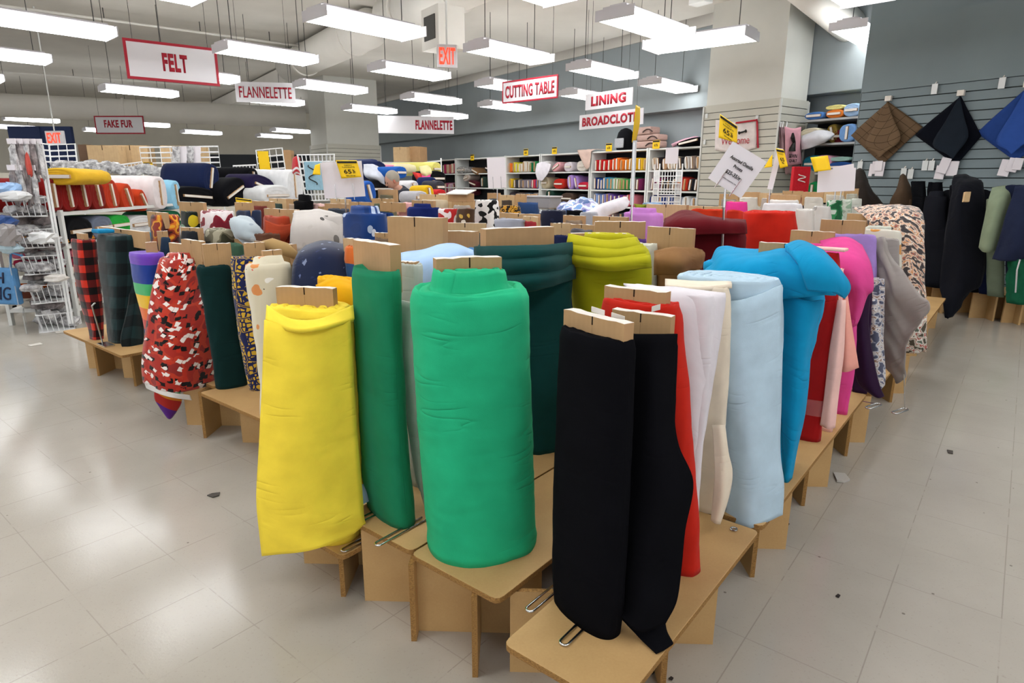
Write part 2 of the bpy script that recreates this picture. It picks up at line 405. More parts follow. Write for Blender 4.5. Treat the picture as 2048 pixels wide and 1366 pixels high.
def core_board(c, ang, wid, th, z0, z1, parent, mat=None, lean=0.0, name='cardboard_core', torn=True, seed=0):
    """folded cardboard board sticking out of the roll, its torn paper edge on top"""
    X = np.array([math.cos(ang), math.sin(ang), 0]); Y = np.array([-X[1], X[0], 0]); b = MB(); r = random.Random(seed)
    n = 9; top = [z1 + (r.uniform(-1, 1) * 0.0016 if torn else 0) for _ in range(n)]
    vs, uvs = [], []
    for s_ in (-1, 1):
        for i in range(n):
            x = -1 + 2 * i / (n - 1)
            for zt, vv in ((z0, 0), (top[i], 1)):
                q = np.array(c[:2].tolist() + [0]) + X * x * wid / 2 + Y * s_ * th / 2 + X * lean * (zt - z0); q[2] = zt
                vs.append(q); uvs.append(((x + 1) / 2, vv))
    fs, mi = [], []; k = 2 * n
    for i in range(n - 1):
        fs.append((2 * i, 2 * i + 2, 2 * i + 3, 2 * i + 1)); mi.append(0)
        fs.append((k + 2 * i + 1, k + 2 * i + 3, k + 2 * i + 2, k + 2 * i)); mi.append(0)
        fs.append((2 * i + 1, 2 * i + 3, k + 2 * i + 3, k + 2 * i + 1)); mi.append(1)
    for i in (0, n - 1): fs.append((2 * i, 2 * i + 1, k + 2 * i + 1, k + 2 * i)); mi.append(2)
    b.add(vs, fs, uvs, mi); return b.build(name, [mat or CARD, PAPER, CARD2], parent)

VANG = A_ + math.pi / 2
def bolt(label, mat, lv, D=None, v=None, u=None, z0=0.28, z1=None, asp=0.55, ang=VANG, board=None, group=None, core=True, res=1, seed=None, yref=600, **kw):
    """lv: silhouettes (row, left, right) in photo pixels, top to bottom, turned into true sections at distance D"""
    seed = seed if seed is not None else len(LABELS)
    xm = (lv[0][1] + lv[0][2]) / 2
    if D is None:
        q = PPl(xm, yref, V, v) if v is not None else PPl(xm, yref, U, u); D = math.hypot(q[0], q[1])
    ys = [q[0] for q in lv]; xl = [q[1] for q in lv]; xr = [q[2] for q in lv]
    if z1 is None: z1 = PD(xm, ys[0], D)[2]
    X = np.array([math.cos(ang), math.sin(ang), 0]); Y = np.array([-X[1], X[0], 0]); secs = []
    for z in np.linspace(z0, z1, 14):
        # row of the axis at this height, found by marching the two silhouettes
        x, y = xm, 700.0
        for _ in range(6):
            l = np.interp(y, ys, xl); r = np.interp(y, ys, xr); x = (l + r) / 2
            d = ray(x, 600); hd = d[:2] / np.hypot(*d[:2]); W = np.array([hd[0] * D, hd[1] * D, z]) - EYE
            y = CY - F * (W @ UP) / (W @ _fwd)
        a_ = PD(l, y, D); b_ = PD(r, y, D); half = np.linalg.norm(b_[:2] - a_[:2]) / 2; c = (a_ + b_)[:2] / 2
        pd = (b_ - a_); pd[2] = 0; pd /= np.linalg.norm(pd)
        e = kw.get('e', 2.7); p_ = e / (e - 1)
        s_ = half / ((abs(X @ pd) ** p_ + (asp * abs(Y @ pd)) ** p_) ** (1 / p_))
        secs.append((z, c, s_, s_ * asp, ang))
    c = secs[0][1]
    root = thing('fabric_bolt', label, 'fabric bolt', (c[0], c[1], z0), group)
    kw2 = {k: v_ for k, v_ in kw.items() if k in ('layers', 'ridge', 'rise', 'sag', 'wr', 'e', 'hem')}
    nth, nz = ((72, 36) if res == 1 else (40, 14))
    if res != 1: kw2.setdefault('layers', 3)
    bolt_fabric(secs, 'fabric', mat, root, seed, nth, nz, **kw2)
    tc = np.array([secs[-1][1][0], secs[-1][1][1], 0]); a_top, b_top = secs[-1][2], secs[-1][3]
    if board:                                  # (left, right, row of top edge[, turn in degrees][, distance])
        bang = ang + math.radians(board[3] if len(board) > 3 else 0); bD = board[4] if len(board) > 4 else D
        l, r = PD(board[0], board[2], bD), PD(board[1], board[2], bD)
        bx = np.array([math.cos(bang), math.sin(bang), 0]); pd = r - l; pd[2] = 0; half = np.linalg.norm(pd); pd /= half
        wid = max(0.06, (half - 0.0) / max(0.35, abs(bx @ pd))); zc = (l[2] + r[2]) / 2
        core_board((l + r) / 2, bang, wid, kw.get('bth', 0.026), z1 - 0.07, zc, root, kw.get('bmat'), seed=seed)
    elif core:
        core_board(tc, ang, a_top * 1.3, 0.025, z1 - 0.07, z1 + 0.045, root, seed=seed)
    return root, D, secs

def S(*pts):
    """row of world points from (x, y, D) photo samples"""
    return [PD(x, y, d) for x, y, d in pts]

def lying_bolt(label, mat, x, y, D, hh, hw, axis, length, lean=0.0, board=True, bfrac=0.72, group=None, parent_z=None, e=2.6, seed=0, face=None, white=True, cat='fabric bolt', turn=0.0, res=1):
    """bolt lying on a shelf: end face centred on the photo sample, half height hh, half width hw, body running along axis"""
    c = PD(x, y, D) if not isinstance(x, np.ndarray) else x
    ax = np.array(axis, float); ax /= np.linalg.norm(ax); rt = np.cross(ax, Z); rt /= np.linalg.norm(rt); upv = np.cross(rt, ax)
    cl, sl = math.cos(lean), math.sin(lean); X = rt * cl + upv * sl; Y = upv * cl - rt * sl
    root = thing('fabric_bolt', label, cat, c - Z * hh, group)
    nth, nl = (48, 10) if res == 1 else (24, 4)
    px, py, th = sup_pts(nth, e); f = vnoise(seed + 3); V_, F_, UVs = [], [], []
    per = math.pi * (hh + hw)
    for i in range(nl):
        t = i / (nl - 1); k = 1 - (0.06 if i == 0 else 0)
        d = 0.004 * f(2 * np.cos(th) + t * 3, 2 * np.sin(th))
        for j in range(nth):
            q = c + ax * (t * length + (0 if i else 0)) + X * (px[j] * hw * k + d[j] * math.cos(th[j])) + Y * (py[j] * hh * k + d[j] * math.sin(th[j]))
            V_.append(q); UVs.append((j / nth * per, t * length))
    for i in range(nl - 1):
        for j in range(nth): F_.append((i * nth + j, (i + 1) * nth + j, (i + 1) * nth + (j + 1) % nth, i * nth + (j + 1) % nth))
    nr = 12 if res == 1 else 5; o = len(V_); lay = 3.0
    for k in range(1, nr + 1):
        r = 1 - 0.9 * k / nr; ph = (1 - r) * lay + th / 6.2832; saw = ph - np.floor(ph)
        dep = 0.006 * (np.minimum(saw * 4, 1) - np.clip((saw - .75) * 4, 0, 1))
        for j in range(nth):
            V_.append(c - ax * dep[j] + X * px[j] * hw * .94 * r + Y * py[j] * hh * .94 * r); UVs.append((j / nth * per, r * 0.1))
        a0 = 0 if k == 1 else o + (k - 2) * nth; a1 = o + (k - 1) * nth
        for j in range(nth): F_.append((a0 + j, a0 + (j + 1) % nth, a1 + (j + 1) % nth, a1 + j))
    F_.append(tuple(range(o + (nr - 1) * nth, o + nr * nth))); F_.append(tuple(range((nl - 1) * nth, nl * nth))[::-1])
    b = MB(); b.add(V_, F_, UVs); b.build('fabric', mat, root, smooth=True)
    if board:
        lng, sht = (hh, 0.017) if hh >= hw else (hw, 0.017)
        LX, SX = (Y, X) if hh >= hw else (X, Y)
        if turn: LX, SX = LX * math.cos(turn) + SX * math.sin(turn), SX * math.cos(turn) - LX * math.sin(turn)
        k = MB(); k.box(c + ax * 0.06, lng * bfrac, sht, 0.085, LX, SX, ax)
        cb = k.build('cardboard_core', CARD2, root)
        if white:
            k = MB(); k.box(c - ax * 0.0265, lng * bfrac * 0.97, sht * 0.85, 0.0015, LX, SX, ax)
            k.build('paper_label', PAPER, cb)
    return root
# ---------------------------------------------------------------- setting
def mat_floor():
    k = NT('vinyl_floor', 0.28, 0.36)
    tc = k.node('ShaderNodeTexCoord'); mp = k.node('ShaderNodeMapping'); mp.vector_type = 'POINT'
    mp.inputs['Rotation'].default_value = (0, 0, -A_); k.link(tc.outputs['Object'], mp.inputs['Vector'])
    sx = k.node('ShaderNodeSeparateXYZ'); k.link(mp.outputs[0], sx.inputs[0])
    def line(o, off, wdt):
        f = k.math('FRACT', k.math('DIVIDE', k.math('ADD', o, 60 * 0.3048 - off), 0.3048))
        return k.math('LESS_THAN', k.math('ABSOLUTE', k.math('SUBTRACT', f, 0.5)), 1.0), k.math('GREATER_THAN', k.math('ABSOLUTE', k.math('SUBTRACT', f, 0.5)), 0.5 - wdt)
    lu = line(sx.outputs[0], 0.51, 0.006)[1]; lv = line(sx.outputs[1], 0.16, 0.006)[1]
    n0 = k.noise(tc.outputs['Object'], 0.6, 3); n1 = k.noise(tc.outputs['Object'], 3.0, 4); n2 = k.noise(tc.outputs['Object'], 110, 4, 0.6)
    base = k.ramp(k.math('MULTIPLY_ADD', n1, 0.5, k.math('MULTIPLY', n0, 0.5)), [(0.3, '#aaa399'), (0.7, '#b7b0a6')])
    base = k.mix(k.math('MULTIPLY', k.math('GREATER_THAN', n2, 0.63), 0.16), base, '#7d7264')
    vo = k.node('ShaderNodeTexVoronoi', Scale=9.0); k.link(tc.outputs['Object'], vo.inputs['Vector'])
    fleck = k.math('MULTIPLY', k.math('LESS_THAN', vo.outputs['Distance'], 0.045), k.math('GREATER_THAN', n1, 0.52))
    base = k.mix(k.math('MULTIPLY', fleck, 0.6), base, '#4a4038')
    vis = k.math('MULTIPLY_ADD', k.math('GREATER_THAN', n1, 0.47), 0.28, 0.06)
    base = k.mix(k.math('MULTIPLY', k.math('MAXIMUM', k.math('MULTIPLY', lu, 0.7), lv), vis), base, '#6d6358')
    k.col(base)
    k.b.inputs['Roughness'].default_value = 0.13
    k.bump(k.math('ADD', n2, k.math('MULTIPLY', n1, 2.0)), 0.035, 0.01)
    return k.m
def mat_paint(name, c, rough=0.7, amt=0.05):
    k = NT(name, rough, 0.25); b = lin(c); n = k.noise(k.obj(), 1.3, 4)
    k.col(k.ramp(n, [(0.3, tuple(x * (1 - amt) for x in b) + (1,)), (0.7, tuple(min(1, x * (1 + amt)) for x in b) + (1,))])); return k.m
M_CEIL = mat_paint('ceiling_paint', '#cfcac1'); M_GREY = mat_paint('grey_wall_paint', '#8d9496'); M_SLAT = mat_paint('slatwall_grey', '#758185', 0.55)
M_CREAM = mat_paint('cream_wall', '#cfc9ba'); M_PILLAR = mat_paint('pillar_paint', '#c9c8c0'); M_PSLAT = mat_paint('pillar_slat', '#b9b6aa', 0.5)
M_DARK = plain('dark_groove', '#2f3636', 0.9); M_DOOR = plain('dark_doorway', '#33363a', 0.8); M_DUCT = mat_paint('duct_paint', '#dedad2', 0.55)

b = MB(); b.box((-8, 14, -0.05), 24, 24, 0.05); struct(b.build('floor', mat_floor()))
ZC = 4.45
b = MB(); b.box((-8, 14, ZC + 0.05), 24, 24, 0.05); struct(b.build('ceiling', M_CEIL))

# grey back wall with a projecting upper band, and the slatwall block on the right
WL = 4.28
b = MB(); b.box(nwz(9.75, 13, ZC / 2), 0.15, 17, ZC / 2, WN, WW); struct(b.build('wall_back', M_GREY))
b = MB(); b.box(nwz(9.45, 17.2, (2.62 + 3.9) / 2), 0.149, 12.9, (3.9 - 2.62) / 2, WN, WW); struct(b.build('trim_1', M_GREY, bevel=0.01))
b = MB(); b.box(nwz(9.43, 17.2, 4.17), 0.16, 12.9, 0.27, WN, WW); struct(b.build('trim_2', M_CEIL))
b = MB(); b.box(nwz(8.94, (WL - 6) / 2, ZC / 2), 0.66, (WL + 6) / 2, ZC / 2, WN, WW); struct(b.build('wall_right', M_SLAT))
ZG, GP = 2.43, 0.1016
b = MB()
for i in range(24):
    z = ZG - GP * (i + 0.5)
    if z < 0.06: break
    b.box(nwz(8.268, (WL - 6) / 2 - 0.005, z), 0.012, (WL + 6) / 2 - 0.02, GP / 2 - 0.0055, WN, WW)
b.box(nwz(8.279, (WL - 6) / 2, ZG / 2), 0.0015, (WL + 6) / 2 - 0.01, ZG / 2, WN, WW, mi=1)
b.box(nwz(8.268, (WL - 6) / 2 - 0.005, (ZG + 3.2) / 2 + 0.003), 0.012, (WL + 6) / 2 - 0.02, (3.2 - ZG) / 2, WN, WW)
struct(b.build('trim_3', [M_SLAT, M_DARK]))
# wide dropped ceiling band along the back wall, and the far left walls
b = MB(); b.box(nwz(7.25, 13.5, 4.2), 1.75, 17, 0.2, WN, WW); struct(b.build('ceiling_band', M_CEIL, bevel=0.01))
b = MB(); b.box((-22, 27, 3.35), 16, 0.1, 1.1); b.box((-9.4, 26.9, 1.1), 4.6, 0.12, 1.3, mi=1); b.box((-24, 26.95, 1.1), 10, 0.1, 1.3)
struct(b.build('wall_far', [M_CREAM, M_DOOR]))

# columns: square, their lower part clad in slatwall
def column(name, corner, nlen, wlen, ztop):
    c0 = np.array([corner[0], corner[1], 0]); ctr = c0 + WN * nlen / 2 + WW * wlen / 2; b = MB()
    b.box(ctr + Z * ZC / 2, nlen / 2 - 0.025, wlen / 2 - 0.025, ZC / 2, WN, WW)
    o = b.build(name, M_PILLAR); struct(o); b = MB()
    for i in range(40):
        z = ztop - GP * (i + 0.5) + (GP if i == 0 else 0) * 0
        if z < 0.06: break
        b.box(ctr + Z * z, nlen / 2, wlen / 2, GP / 2 - 0.005, WN, WW)
    b.box(ctr + Z * (ztop + 0.06), nlen / 2, wlen / 2, 0.055, WN, WW)
    b.box(ctr + Z * ztop / 2, nlen / 2 - 0.008, wlen / 2 - 0.008, ztop / 2, WN, WW, mi=1)
    for sn, sw in ((-1, -1), (-1, 1), (1, -1)):
        b.box(ctr + WN * sn * nlen / 2 + WW * sw * wlen / 2 + Z * (ztop + 0.1) / 2, 0.014, 0.014, (ztop + 0.1) / 2, WN, WW, mi=2)
    struct(b.build(name + '_slats', [M_PSLAT, plain('slat_groove', '#4a4a45', 0.9), plain('corner_trim', '#c4c4bf', 0.4)])); return ctr
def span(corner, x, dirv):                # length along dirv until the pixel column x
    d = ray(x, 300); M = np.array([[d[0], -dirv[0]], [d[1], -dirv[1]]]); return np.linalg.solve(M, corner[:2])[1]
dd = ray(1561, 213); cR = EYE + dd * (9.5 / dd[1]); LRn, LRw = span(cR, 1607, WN), span(cR, 1402, WW)
column('pillar', cR, LRn, LRw, PD(1561, 212, math.hypot(cR[0], cR[1]))[2])
dd = ray(654, 296); cL = EYE + dd * (17.3 / dd[1]); LLn, LLw = span(cL, 761, WN), span(cL, 621, WW)
column('pillar', cL, LLn, LLw, PD(654, 296, math.hypot(cL[0], cL[1]))[2])

# ducts and pipes
def duct(label, pts, r, n=28, cap=True, flange=()):
    pts = [np.array(q, float) for q in pts]; root = thing('air_duct', label, 'duct', pts[0])
    b = MB(); b.tube(pts, r, n); b.build('duct_body', M_DUCT, root, smooth=True)
    for k, t in enumerate(flange):
        q = pts[0] + (pts[-1] - pts[0]) * t; dr = (pts[-1] - pts[0]); dr /= np.linalg.norm(dr)
        b = MB(); b.tube([q - dr * 0.03, q + dr * 0.03], r + 0.025, n); b.build('duct_flange', M_DUCT, root, smooth=False)
    return root
q0, q1 = P(-60, 232, 2.80), P(612, 256, 2.80); dq = (q1 - q0); dq /= np.linalg.norm(dq)
duct('large round cream air duct running across the left side into the far pillar', [q0 - dq * 4 + Z * 0.27, q1 + Z * 0.27], 0.27, flange=(0.35, 0.62))
duct('thick round duct beside the red EXIT sign under the dropped ceiling band', [nwz(5.10, 7.6, 4.08), nwz(5.10, 10.9, 4.08)], 0.34, flange=(0.3, 0.8))
duct('thick round duct behind the hanging lights left of the EXIT sign', [nwz(5.10, 11.8, 4.08), nwz(5.10, 16.8, 4.08)], 0.34, flange=(0.15, 0.75))
duct('thick round duct at the top left of the near pillar', [nwz(5.1, 4.4, 4.1), nwz(5.1, 6.9, 4.1)], 0.32, flange=(0.85,))
e0 = PD(1590, -40, 9.3); e1 = PD(1700, 52, 10.6)
duct('sloping beige duct beside the right side of the near pillar', [e0, e1], 0.21, flange=())
for lab, a, b_ in (('thin white ceiling pipe above the FELT sign', P(-20, 8, 4.25), P(615, 94, 4.25)), ('thin white ceiling pipe above the FAKE FUR sign', P(-20, 142, 4.25), P(480, 176, 4.25))):
    t = thing('ceiling_pipe', lab, 'pipe', a); k = MB(); k.tube([a, b_], 0.025, 8); k.build('pipe', M_DUCT, t, smooth=True)
    for f_ in (0.3, 0.6, 0.85):
        q = a + (b_ - a) * f_; k = MB(); k.tube([q, np.array([q[0], q[1], ZC])], 0.008, 6); k.build('hanger', DARKW, t)
t = thing('air_vent', 'dark louvred air vent box behind the red EXIT sign', 'vent', PD(886, 60, 9.4))
k = MB(); c = PD(886, 60, 9.4); k.box(c, 0.24, 0.2, 0.26, WW, WN); k.build('vent_box', M_DUCT, t)
k = MB(); k.box(c - WN * 0.205, 0.15, 0.008, 0.15, WW, WN); k.build('grille', plain('grille_dark', '#4b4a47', 0.7), t)
t = thing('wall_speaker', 'small white speaker box at the top left of the near pillar', 'speaker', PD(1400, -2, 8.6))
k = MB(); c = PD(1402, -4, 8.6); k.box(c, 0.12, 0.08, 0.07, WW, WN); k.build('speaker_case', WHITE, t, bevel=0.01)
k = MB(); k.tube([c + Z * 0.07, np.array([c[0], c[1], ZC])], 0.012, 8); k.build('stem', WHITE, t)

# ---------------------------------------------------------------- hanging fluorescent lights
DIFF = NT('lit_diffuser', 0.5); DIFF.b.inputs['Emission Color'].default_value = (0.96, 0.985, 1.0, 1); DIFF.b.inputs['Emission Strength'].default_value = LIGHT
DIFF.col('#ffffff')
HOUS = plain('lamp_housing', '#cfccd0', 0.45)
LD = np.array([math.cos(math.radians(47)), math.sin(math.radians(47)), 0])
def lamp_mesh():
    """wrap-round diffuser under a sheet steel tray, 1.22 m long, along local x"""
    prof = [(-0.125, 0.09), (-0.215, 0.045), (-0.19, 0.0), (0.19, 0.0), (0.215, 0.045), (0.125, 0.09)]  # glowing upper flanks widened to add uplight on the ceiling
    d = MB(); n = len(prof)
    vs = [(x, p_[0], p_[1]) for x in (-0.598, 0.598) for p_ in prof]
    d.add(vs, [(i, i + 1, n + i + 1, n + i) for i in range(n - 1)] + [tuple(range(n))[::-1], tuple(range(n, 2 * n))])
    h = MB(); h.box((0, 0, 0.101), 0.61, 0.135, 0.012); h.box((0, 0, 0.118), 0.56, 0.09, 0.018)
    e = [MB(), MB()]
    for s_, m in zip((-1, 1), e): m.box((s_ * 0.604, 0, 0.045), 0.006, 0.222, 0.05)
    return d, h, e
_lamp = None
def lamp(label, q, ang=None, z=None):
    global _lamp
    ang = math.atan2(LD[1], LD[0]) if ang is None else ang
    if _lamp is None:
        root = thing('ceiling_light', label, 'ceiling light', (0, 0, 0), 'hanging fluorescent lights')
        d, h, e = lamp_mesh(); d.build('diffuser', DIFF.m, root); h.build('housing', HOUS, root, bevel=0.004)
        for m in e: m.build('end_cap', HOUS, root)
        for x in (-0.45, 0.45):
            k = MB(); k.tube([(x, 0, 0.13), (x, 0, ZC - 2.88)], 0.005, 6); k.build('hanging_wire', DARKW, root)
        _lamp = root; r = root
    else:
        r = _lamp.copy(); COL.objects.link(r)
        for ch in list(_lamp.children):
            c = ch.copy(); COL.objects.link(c); c.parent = r
        r['label'] = label; LABELS[label] = r
    r.location = tuple(q); r.rotation_euler = (0, 0, ang); return r
def farend(x, y, z=2.88): return P(x, y, z) - LD * 0.61
def nearend(x, y, z=2.88): return P(x, y, z) + LD * 0.61
for lab, q in (
    ('long hanging light whose right end is at the upper left of the FELT sign', farend(225, 78)),
    ('large hanging light high in the middle, left of the EXIT sign', farend(828, 78)),
    ('hanging light just right of the top corner of the FELT sign', farend(622, 129)),
    ('hanging light below left of the FELT sign, above the round duct', farend(351, 195)),
    ('hanging light at the left edge, lower left of the FELT sign', farend(99, 128)),
    ('hanging light of which only a tip shows at the left edge above the duct', farend(6, 165)),
    ('hanging light half hidden behind the lower right corner of the FELT sign', farend(470, 167)),
    ('hanging light directly under the thin lettered FLANNELETTE sign', farend(600, 212)),
    ('hanging light right of the thin lettered FLANNELETTE sign', farend(723, 188)),
    ('hanging light in front of the far pillar', farend(784, 228)),
    ('hanging light to the lower left of the large red EXIT sign', farend(884, 160)),
    ('hanging light above the bold FLANNELETTE sign, the upper of two', farend(910, 209)),
    ('small hanging light touching the top of the bold FLANNELETTE sign', farend(925, 238)),
    ('hanging light to the upper left of the CUTTING TABLE sign', farend(1084, 127)),
    ('hanging light above the LINING sign, right of the CUTTING TABLE sign', farend(1253, 159)),
    ('wide hanging light left of the top of the near pillar', farend(1354, 78)),
    ('hanging light right of the LINING sign, left of the near pillar', farend(1372, 185)),
    ('hanging light half hidden behind the left side of the CUTTING TABLE sign', nearend(967, 171)),
    ('hanging light just below the left part of the CUTTING TABLE sign', farend(1048, 222)),
    ('hanging light between the CUTTING TABLE and LINING signs', nearend(1135, 190)),
    ('hanging light cut by the top edge above the FELT sign', farend(404, 5)),
    ('hanging light cut by the top edge right of the EXIT sign', farend(1126, 7)),
    ('hanging light cut by the top edge right of the near pillar', farend(1735, 9)),
    ('upper far hanging light at the left edge below the duct', farend(118, 246)),
    ('lower far hanging light at the left edge below the duct', farend(70, 260)),
    ('far hanging light half hidden behind the left side of the FAKE FUR sign', nearend(168, 262)),
    ('far hanging light just right of the FAKE FUR sign', farend(336, 255)),
    ('far hanging light second to the right of the FAKE FUR sign', farend(440, 270)),
    ('far hanging light under the duct, topmost of the three by the far pillar', farend(575, 252)),
    ('far hanging light, lowest of the three left of the far pillar', farend(580, 277)),
    ('far hanging light touching the left side of the far pillar', farend(616, 267)),
): lamp(lab, q)
lamp('hanging light set crosswise in front of the near pillar', (P(1304, 107, 2.88) + P(1504, 72, 2.88)) / 2, VANG)
lamp('hanging light in the recess, cut off by the end of the right wall', P(1667, 61, 3.2) + LD * 0.61 + np.cross(LD, Z) * 0.215 + WW * 0.06)
for (u_, v_) in ((2.45, 3.8), (2.45, 1.5), (4.4, 1.35), (0.4, 1.6), (0.4, 3.8), (0.4, 6.0), (0.4, 8.3), (0.4, 10.8), (2.45, -0.9), (-1.7, 0.6), (-1.7, 2.8), (-1.7, 5.2), (0.4, -1.0), (4.3, -0.9), (6.1, -1.2), (-0.3, 13.3), (-0.3, 15.9), (-2.4, 8.2), (-2.4, 11.0), (-2.4, 14.0), (-0.3, 18.5), (-4.4, 12.0), (-4.4, 16.0), (-2.4, 18.0), (-2.4, 21.0)):  # overhead grid first, then unseen lamps added to brighten the far left
    r = lamp('hanging light out of view overhead, some added to brighten the far left', uvz(u_, v_, 2.88)); r['group'] = 'fluorescent lights over the front aisle'

# ---------------------------------------------------------------- hanging signs
FONT = None
def text_mesh(txt, name, mat, parent, origin, xdir, zdir, height, width=None, bold=0.0, ext=0.004, align='CENTER'):
    cu = bpy.data.curves.new('t', 'FONT'); cu.body = txt; cu.align_x = align; cu.align_y = 'CENTER'; cu.size = 1.0; cu.offset = bold
    cu.resolution_u = 3; cu.space_character = 1.0 + bold * 2.2
    tmp = bpy.data.objects.new('t', cu); COL.objects.link(tmp)
    dg = bpy.context.evaluated_depsgraph_get(); me = bpy.data.meshes.new_from_object(tmp.evaluated_get(dg))
    bpy.data.objects.remove(tmp); bpy.data.curves.remove(cu)
    co = np.array([v.co[:] for v in me.vertices])
    if not len(co): return None
    mn, mx = co.min(0), co.max(0); sz = height / max(1e-6, mx[1] - mn[1]); sx = (width / (mx[0] - mn[0])) if width else sz
    cx, cy = (mn[0] + mx[0]) / 2, (mn[1] + mx[1]) / 2
    xd = np.array(xdir, float); xd /= np.linalg.norm(xd); zd = np.array(zdir, float); zd = zd / np.linalg.norm(zd); nd = np.cross(xd, zd)
    for v in me.vertices:
        q = np.array(origin) + xd * (v.co[0] - cx) * sx + zd * (v.co[1] - cy) * sz; v.co = tuple(q)
    me.materials.clear(); me.materials.append(mat); me.name = name
    o = bpy.data.objects.new(name, me); COL.objects.link(o); o.parent = parent
    o.matrix_parent_inverse = Matrix.Translation(-parent.location)
    m = o.modifiers.new('solid', 'SOLIDIFY'); m.thickness = ext; m.offset = 0
    return o

def sign(label, txt, pl, pr, z, hpx, xt, border=True, bold=0.03, th=0.66, tw=0.8, back=0, color=None, extra=0, wires=True, name='hanging_sign', dy=0.0):
    """board between two lower corners (photo samples at height z); hpx is the upper left row"""
    L, R_ = P(pl[0], pl[1], z), P(pr[0], pr[1], z)
    x = R_ - L; wd = np.linalg.norm(x); x /= wd; nrm = np.cross(x, Z)
    Dl = math.hypot(L[0], L[1]); ht = PD(pl[0], hpx, Dl)[2] - z; c = (L + R_) / 2 + Z * ht / 2
    root = thing(name, label, 'sign', c)
    k = MB(); k.box(c, wd / 2, 0.006, ht / 2, x, nrm); k.build('sign_board', SIGNW, root)
    if border:
        k = MB(); bw = ht * 0.07
        for s_ in (-1, 1):
            k.box(c + Z * s_ * (ht / 2 - bw / 2), wd / 2, 0.009, bw / 2, x, nrm); k.box(c + x * s_ * (wd / 2 - bw / 2), bw / 2, 0.009, ht / 2 - bw, x, nrm)
        k.build('red_border', SIGNR, root)
    text_mesh(txt, 'lettering', SIGNR, root, c + nrm * 0.008 + x * wd * xt + Z * ht * dy, x, Z, ht * th, wd * tw, bold)
    if wires:
        for s_ in (-0.4, 0.4):
            q = c + x * wd * s_ + Z * ht / 2; k = MB(); k.tube([q, np.array([q[0], q[1], ZC])], 0.003, 5); k.build('hanging_wire', DARKW, root)
    return root, c, x, nrm, wd, ht
sign('white sign with red border reading FELT', 'FELT', (255, 157), (440, 173), 2.62, 76, 0.02, bold=0.045, th=0.46, tw=0.27)
sign('white sign with thin red letters reading FLANNELETTE', 'FLANNELETTE', (473, 204), (592, 207), 2.68, 163, 0, False, 0.012, 0.55, 0.88)
sign('white sign with red edge reading FAKE FUR, half under the duct', 'FAKE FUR', (193, 268), (291, 268), 2.45, 232, -0.02, True, 0.035, 0.42, 0.58, dy=0.06)
sign('white sign with red border reading CUTTING TABLE', 'CUTTING TABLE', (1005, 208), (1116, 196), 2.42, 164, 0, True, 0.03, 0.56, 0.88)
sign('white sign reading LINING above the BROADCLOTH sign', 'LINING', (1171, 221), (1265, 209), 2.45, 189, 0, False, 0.05, 0.62, 0.74)
sign('white sign with red letters reading BROADCLOTH', 'BROADCLOTH', (1159, 260), (1286, 248), 2.20, 231, 0, False, 0.045, 0.62, 0.9)
sign('long cream panel sign with bold red FLANNELETTE at its right end', 'FLANNELETTE', (757, 266), (908, 268), 2.44, 231, 0.235, False, 0.045, 0.55, 0.49)
# exit signs
EX = NT('exit_lit', 0.5); EX.col('#ff4030'); EX.b.inputs['Emission Color'].default_value = lin4('#ff3a22'); EX.b.inputs['Emission Strength'].default_value = 1.6
for lab, x, y, D, wd, ht, sdir in (('red lit EXIT sign hanging from the ceiling by a rod', 894, 113, 8.2, 0.24, 0.26, np.array([0.97, 0.2, 0])), ('far red lit EXIT sign at the left, above the grid panels', 111, 276, 15.5, 0.42, 0.26, np.array([0.96, -0.25, 0]))):
    c = PD(x, y, D); sd = sdir / np.linalg.norm(sdir); nn = np.cross(sd, Z); root = thing('exit_sign', lab, 'exit sign', c)
    k = MB(); k.box(c, wd / 2, 0.03, ht / 2, sd, nn); k.build('sign_case', SIGNW, root, bevel=0.006)
    text_mesh('EXIT', 'lettering', EX.m, root, c + nn * 0.033, sd, Z, ht * 0.72, wd * 0.8, 0.02)
    k = MB(); k.tube([c + Z * ht / 2, np.array([c[0], c[1], ZC])], 0.012, 8); k.build('hanging_rod', WHITE, root)
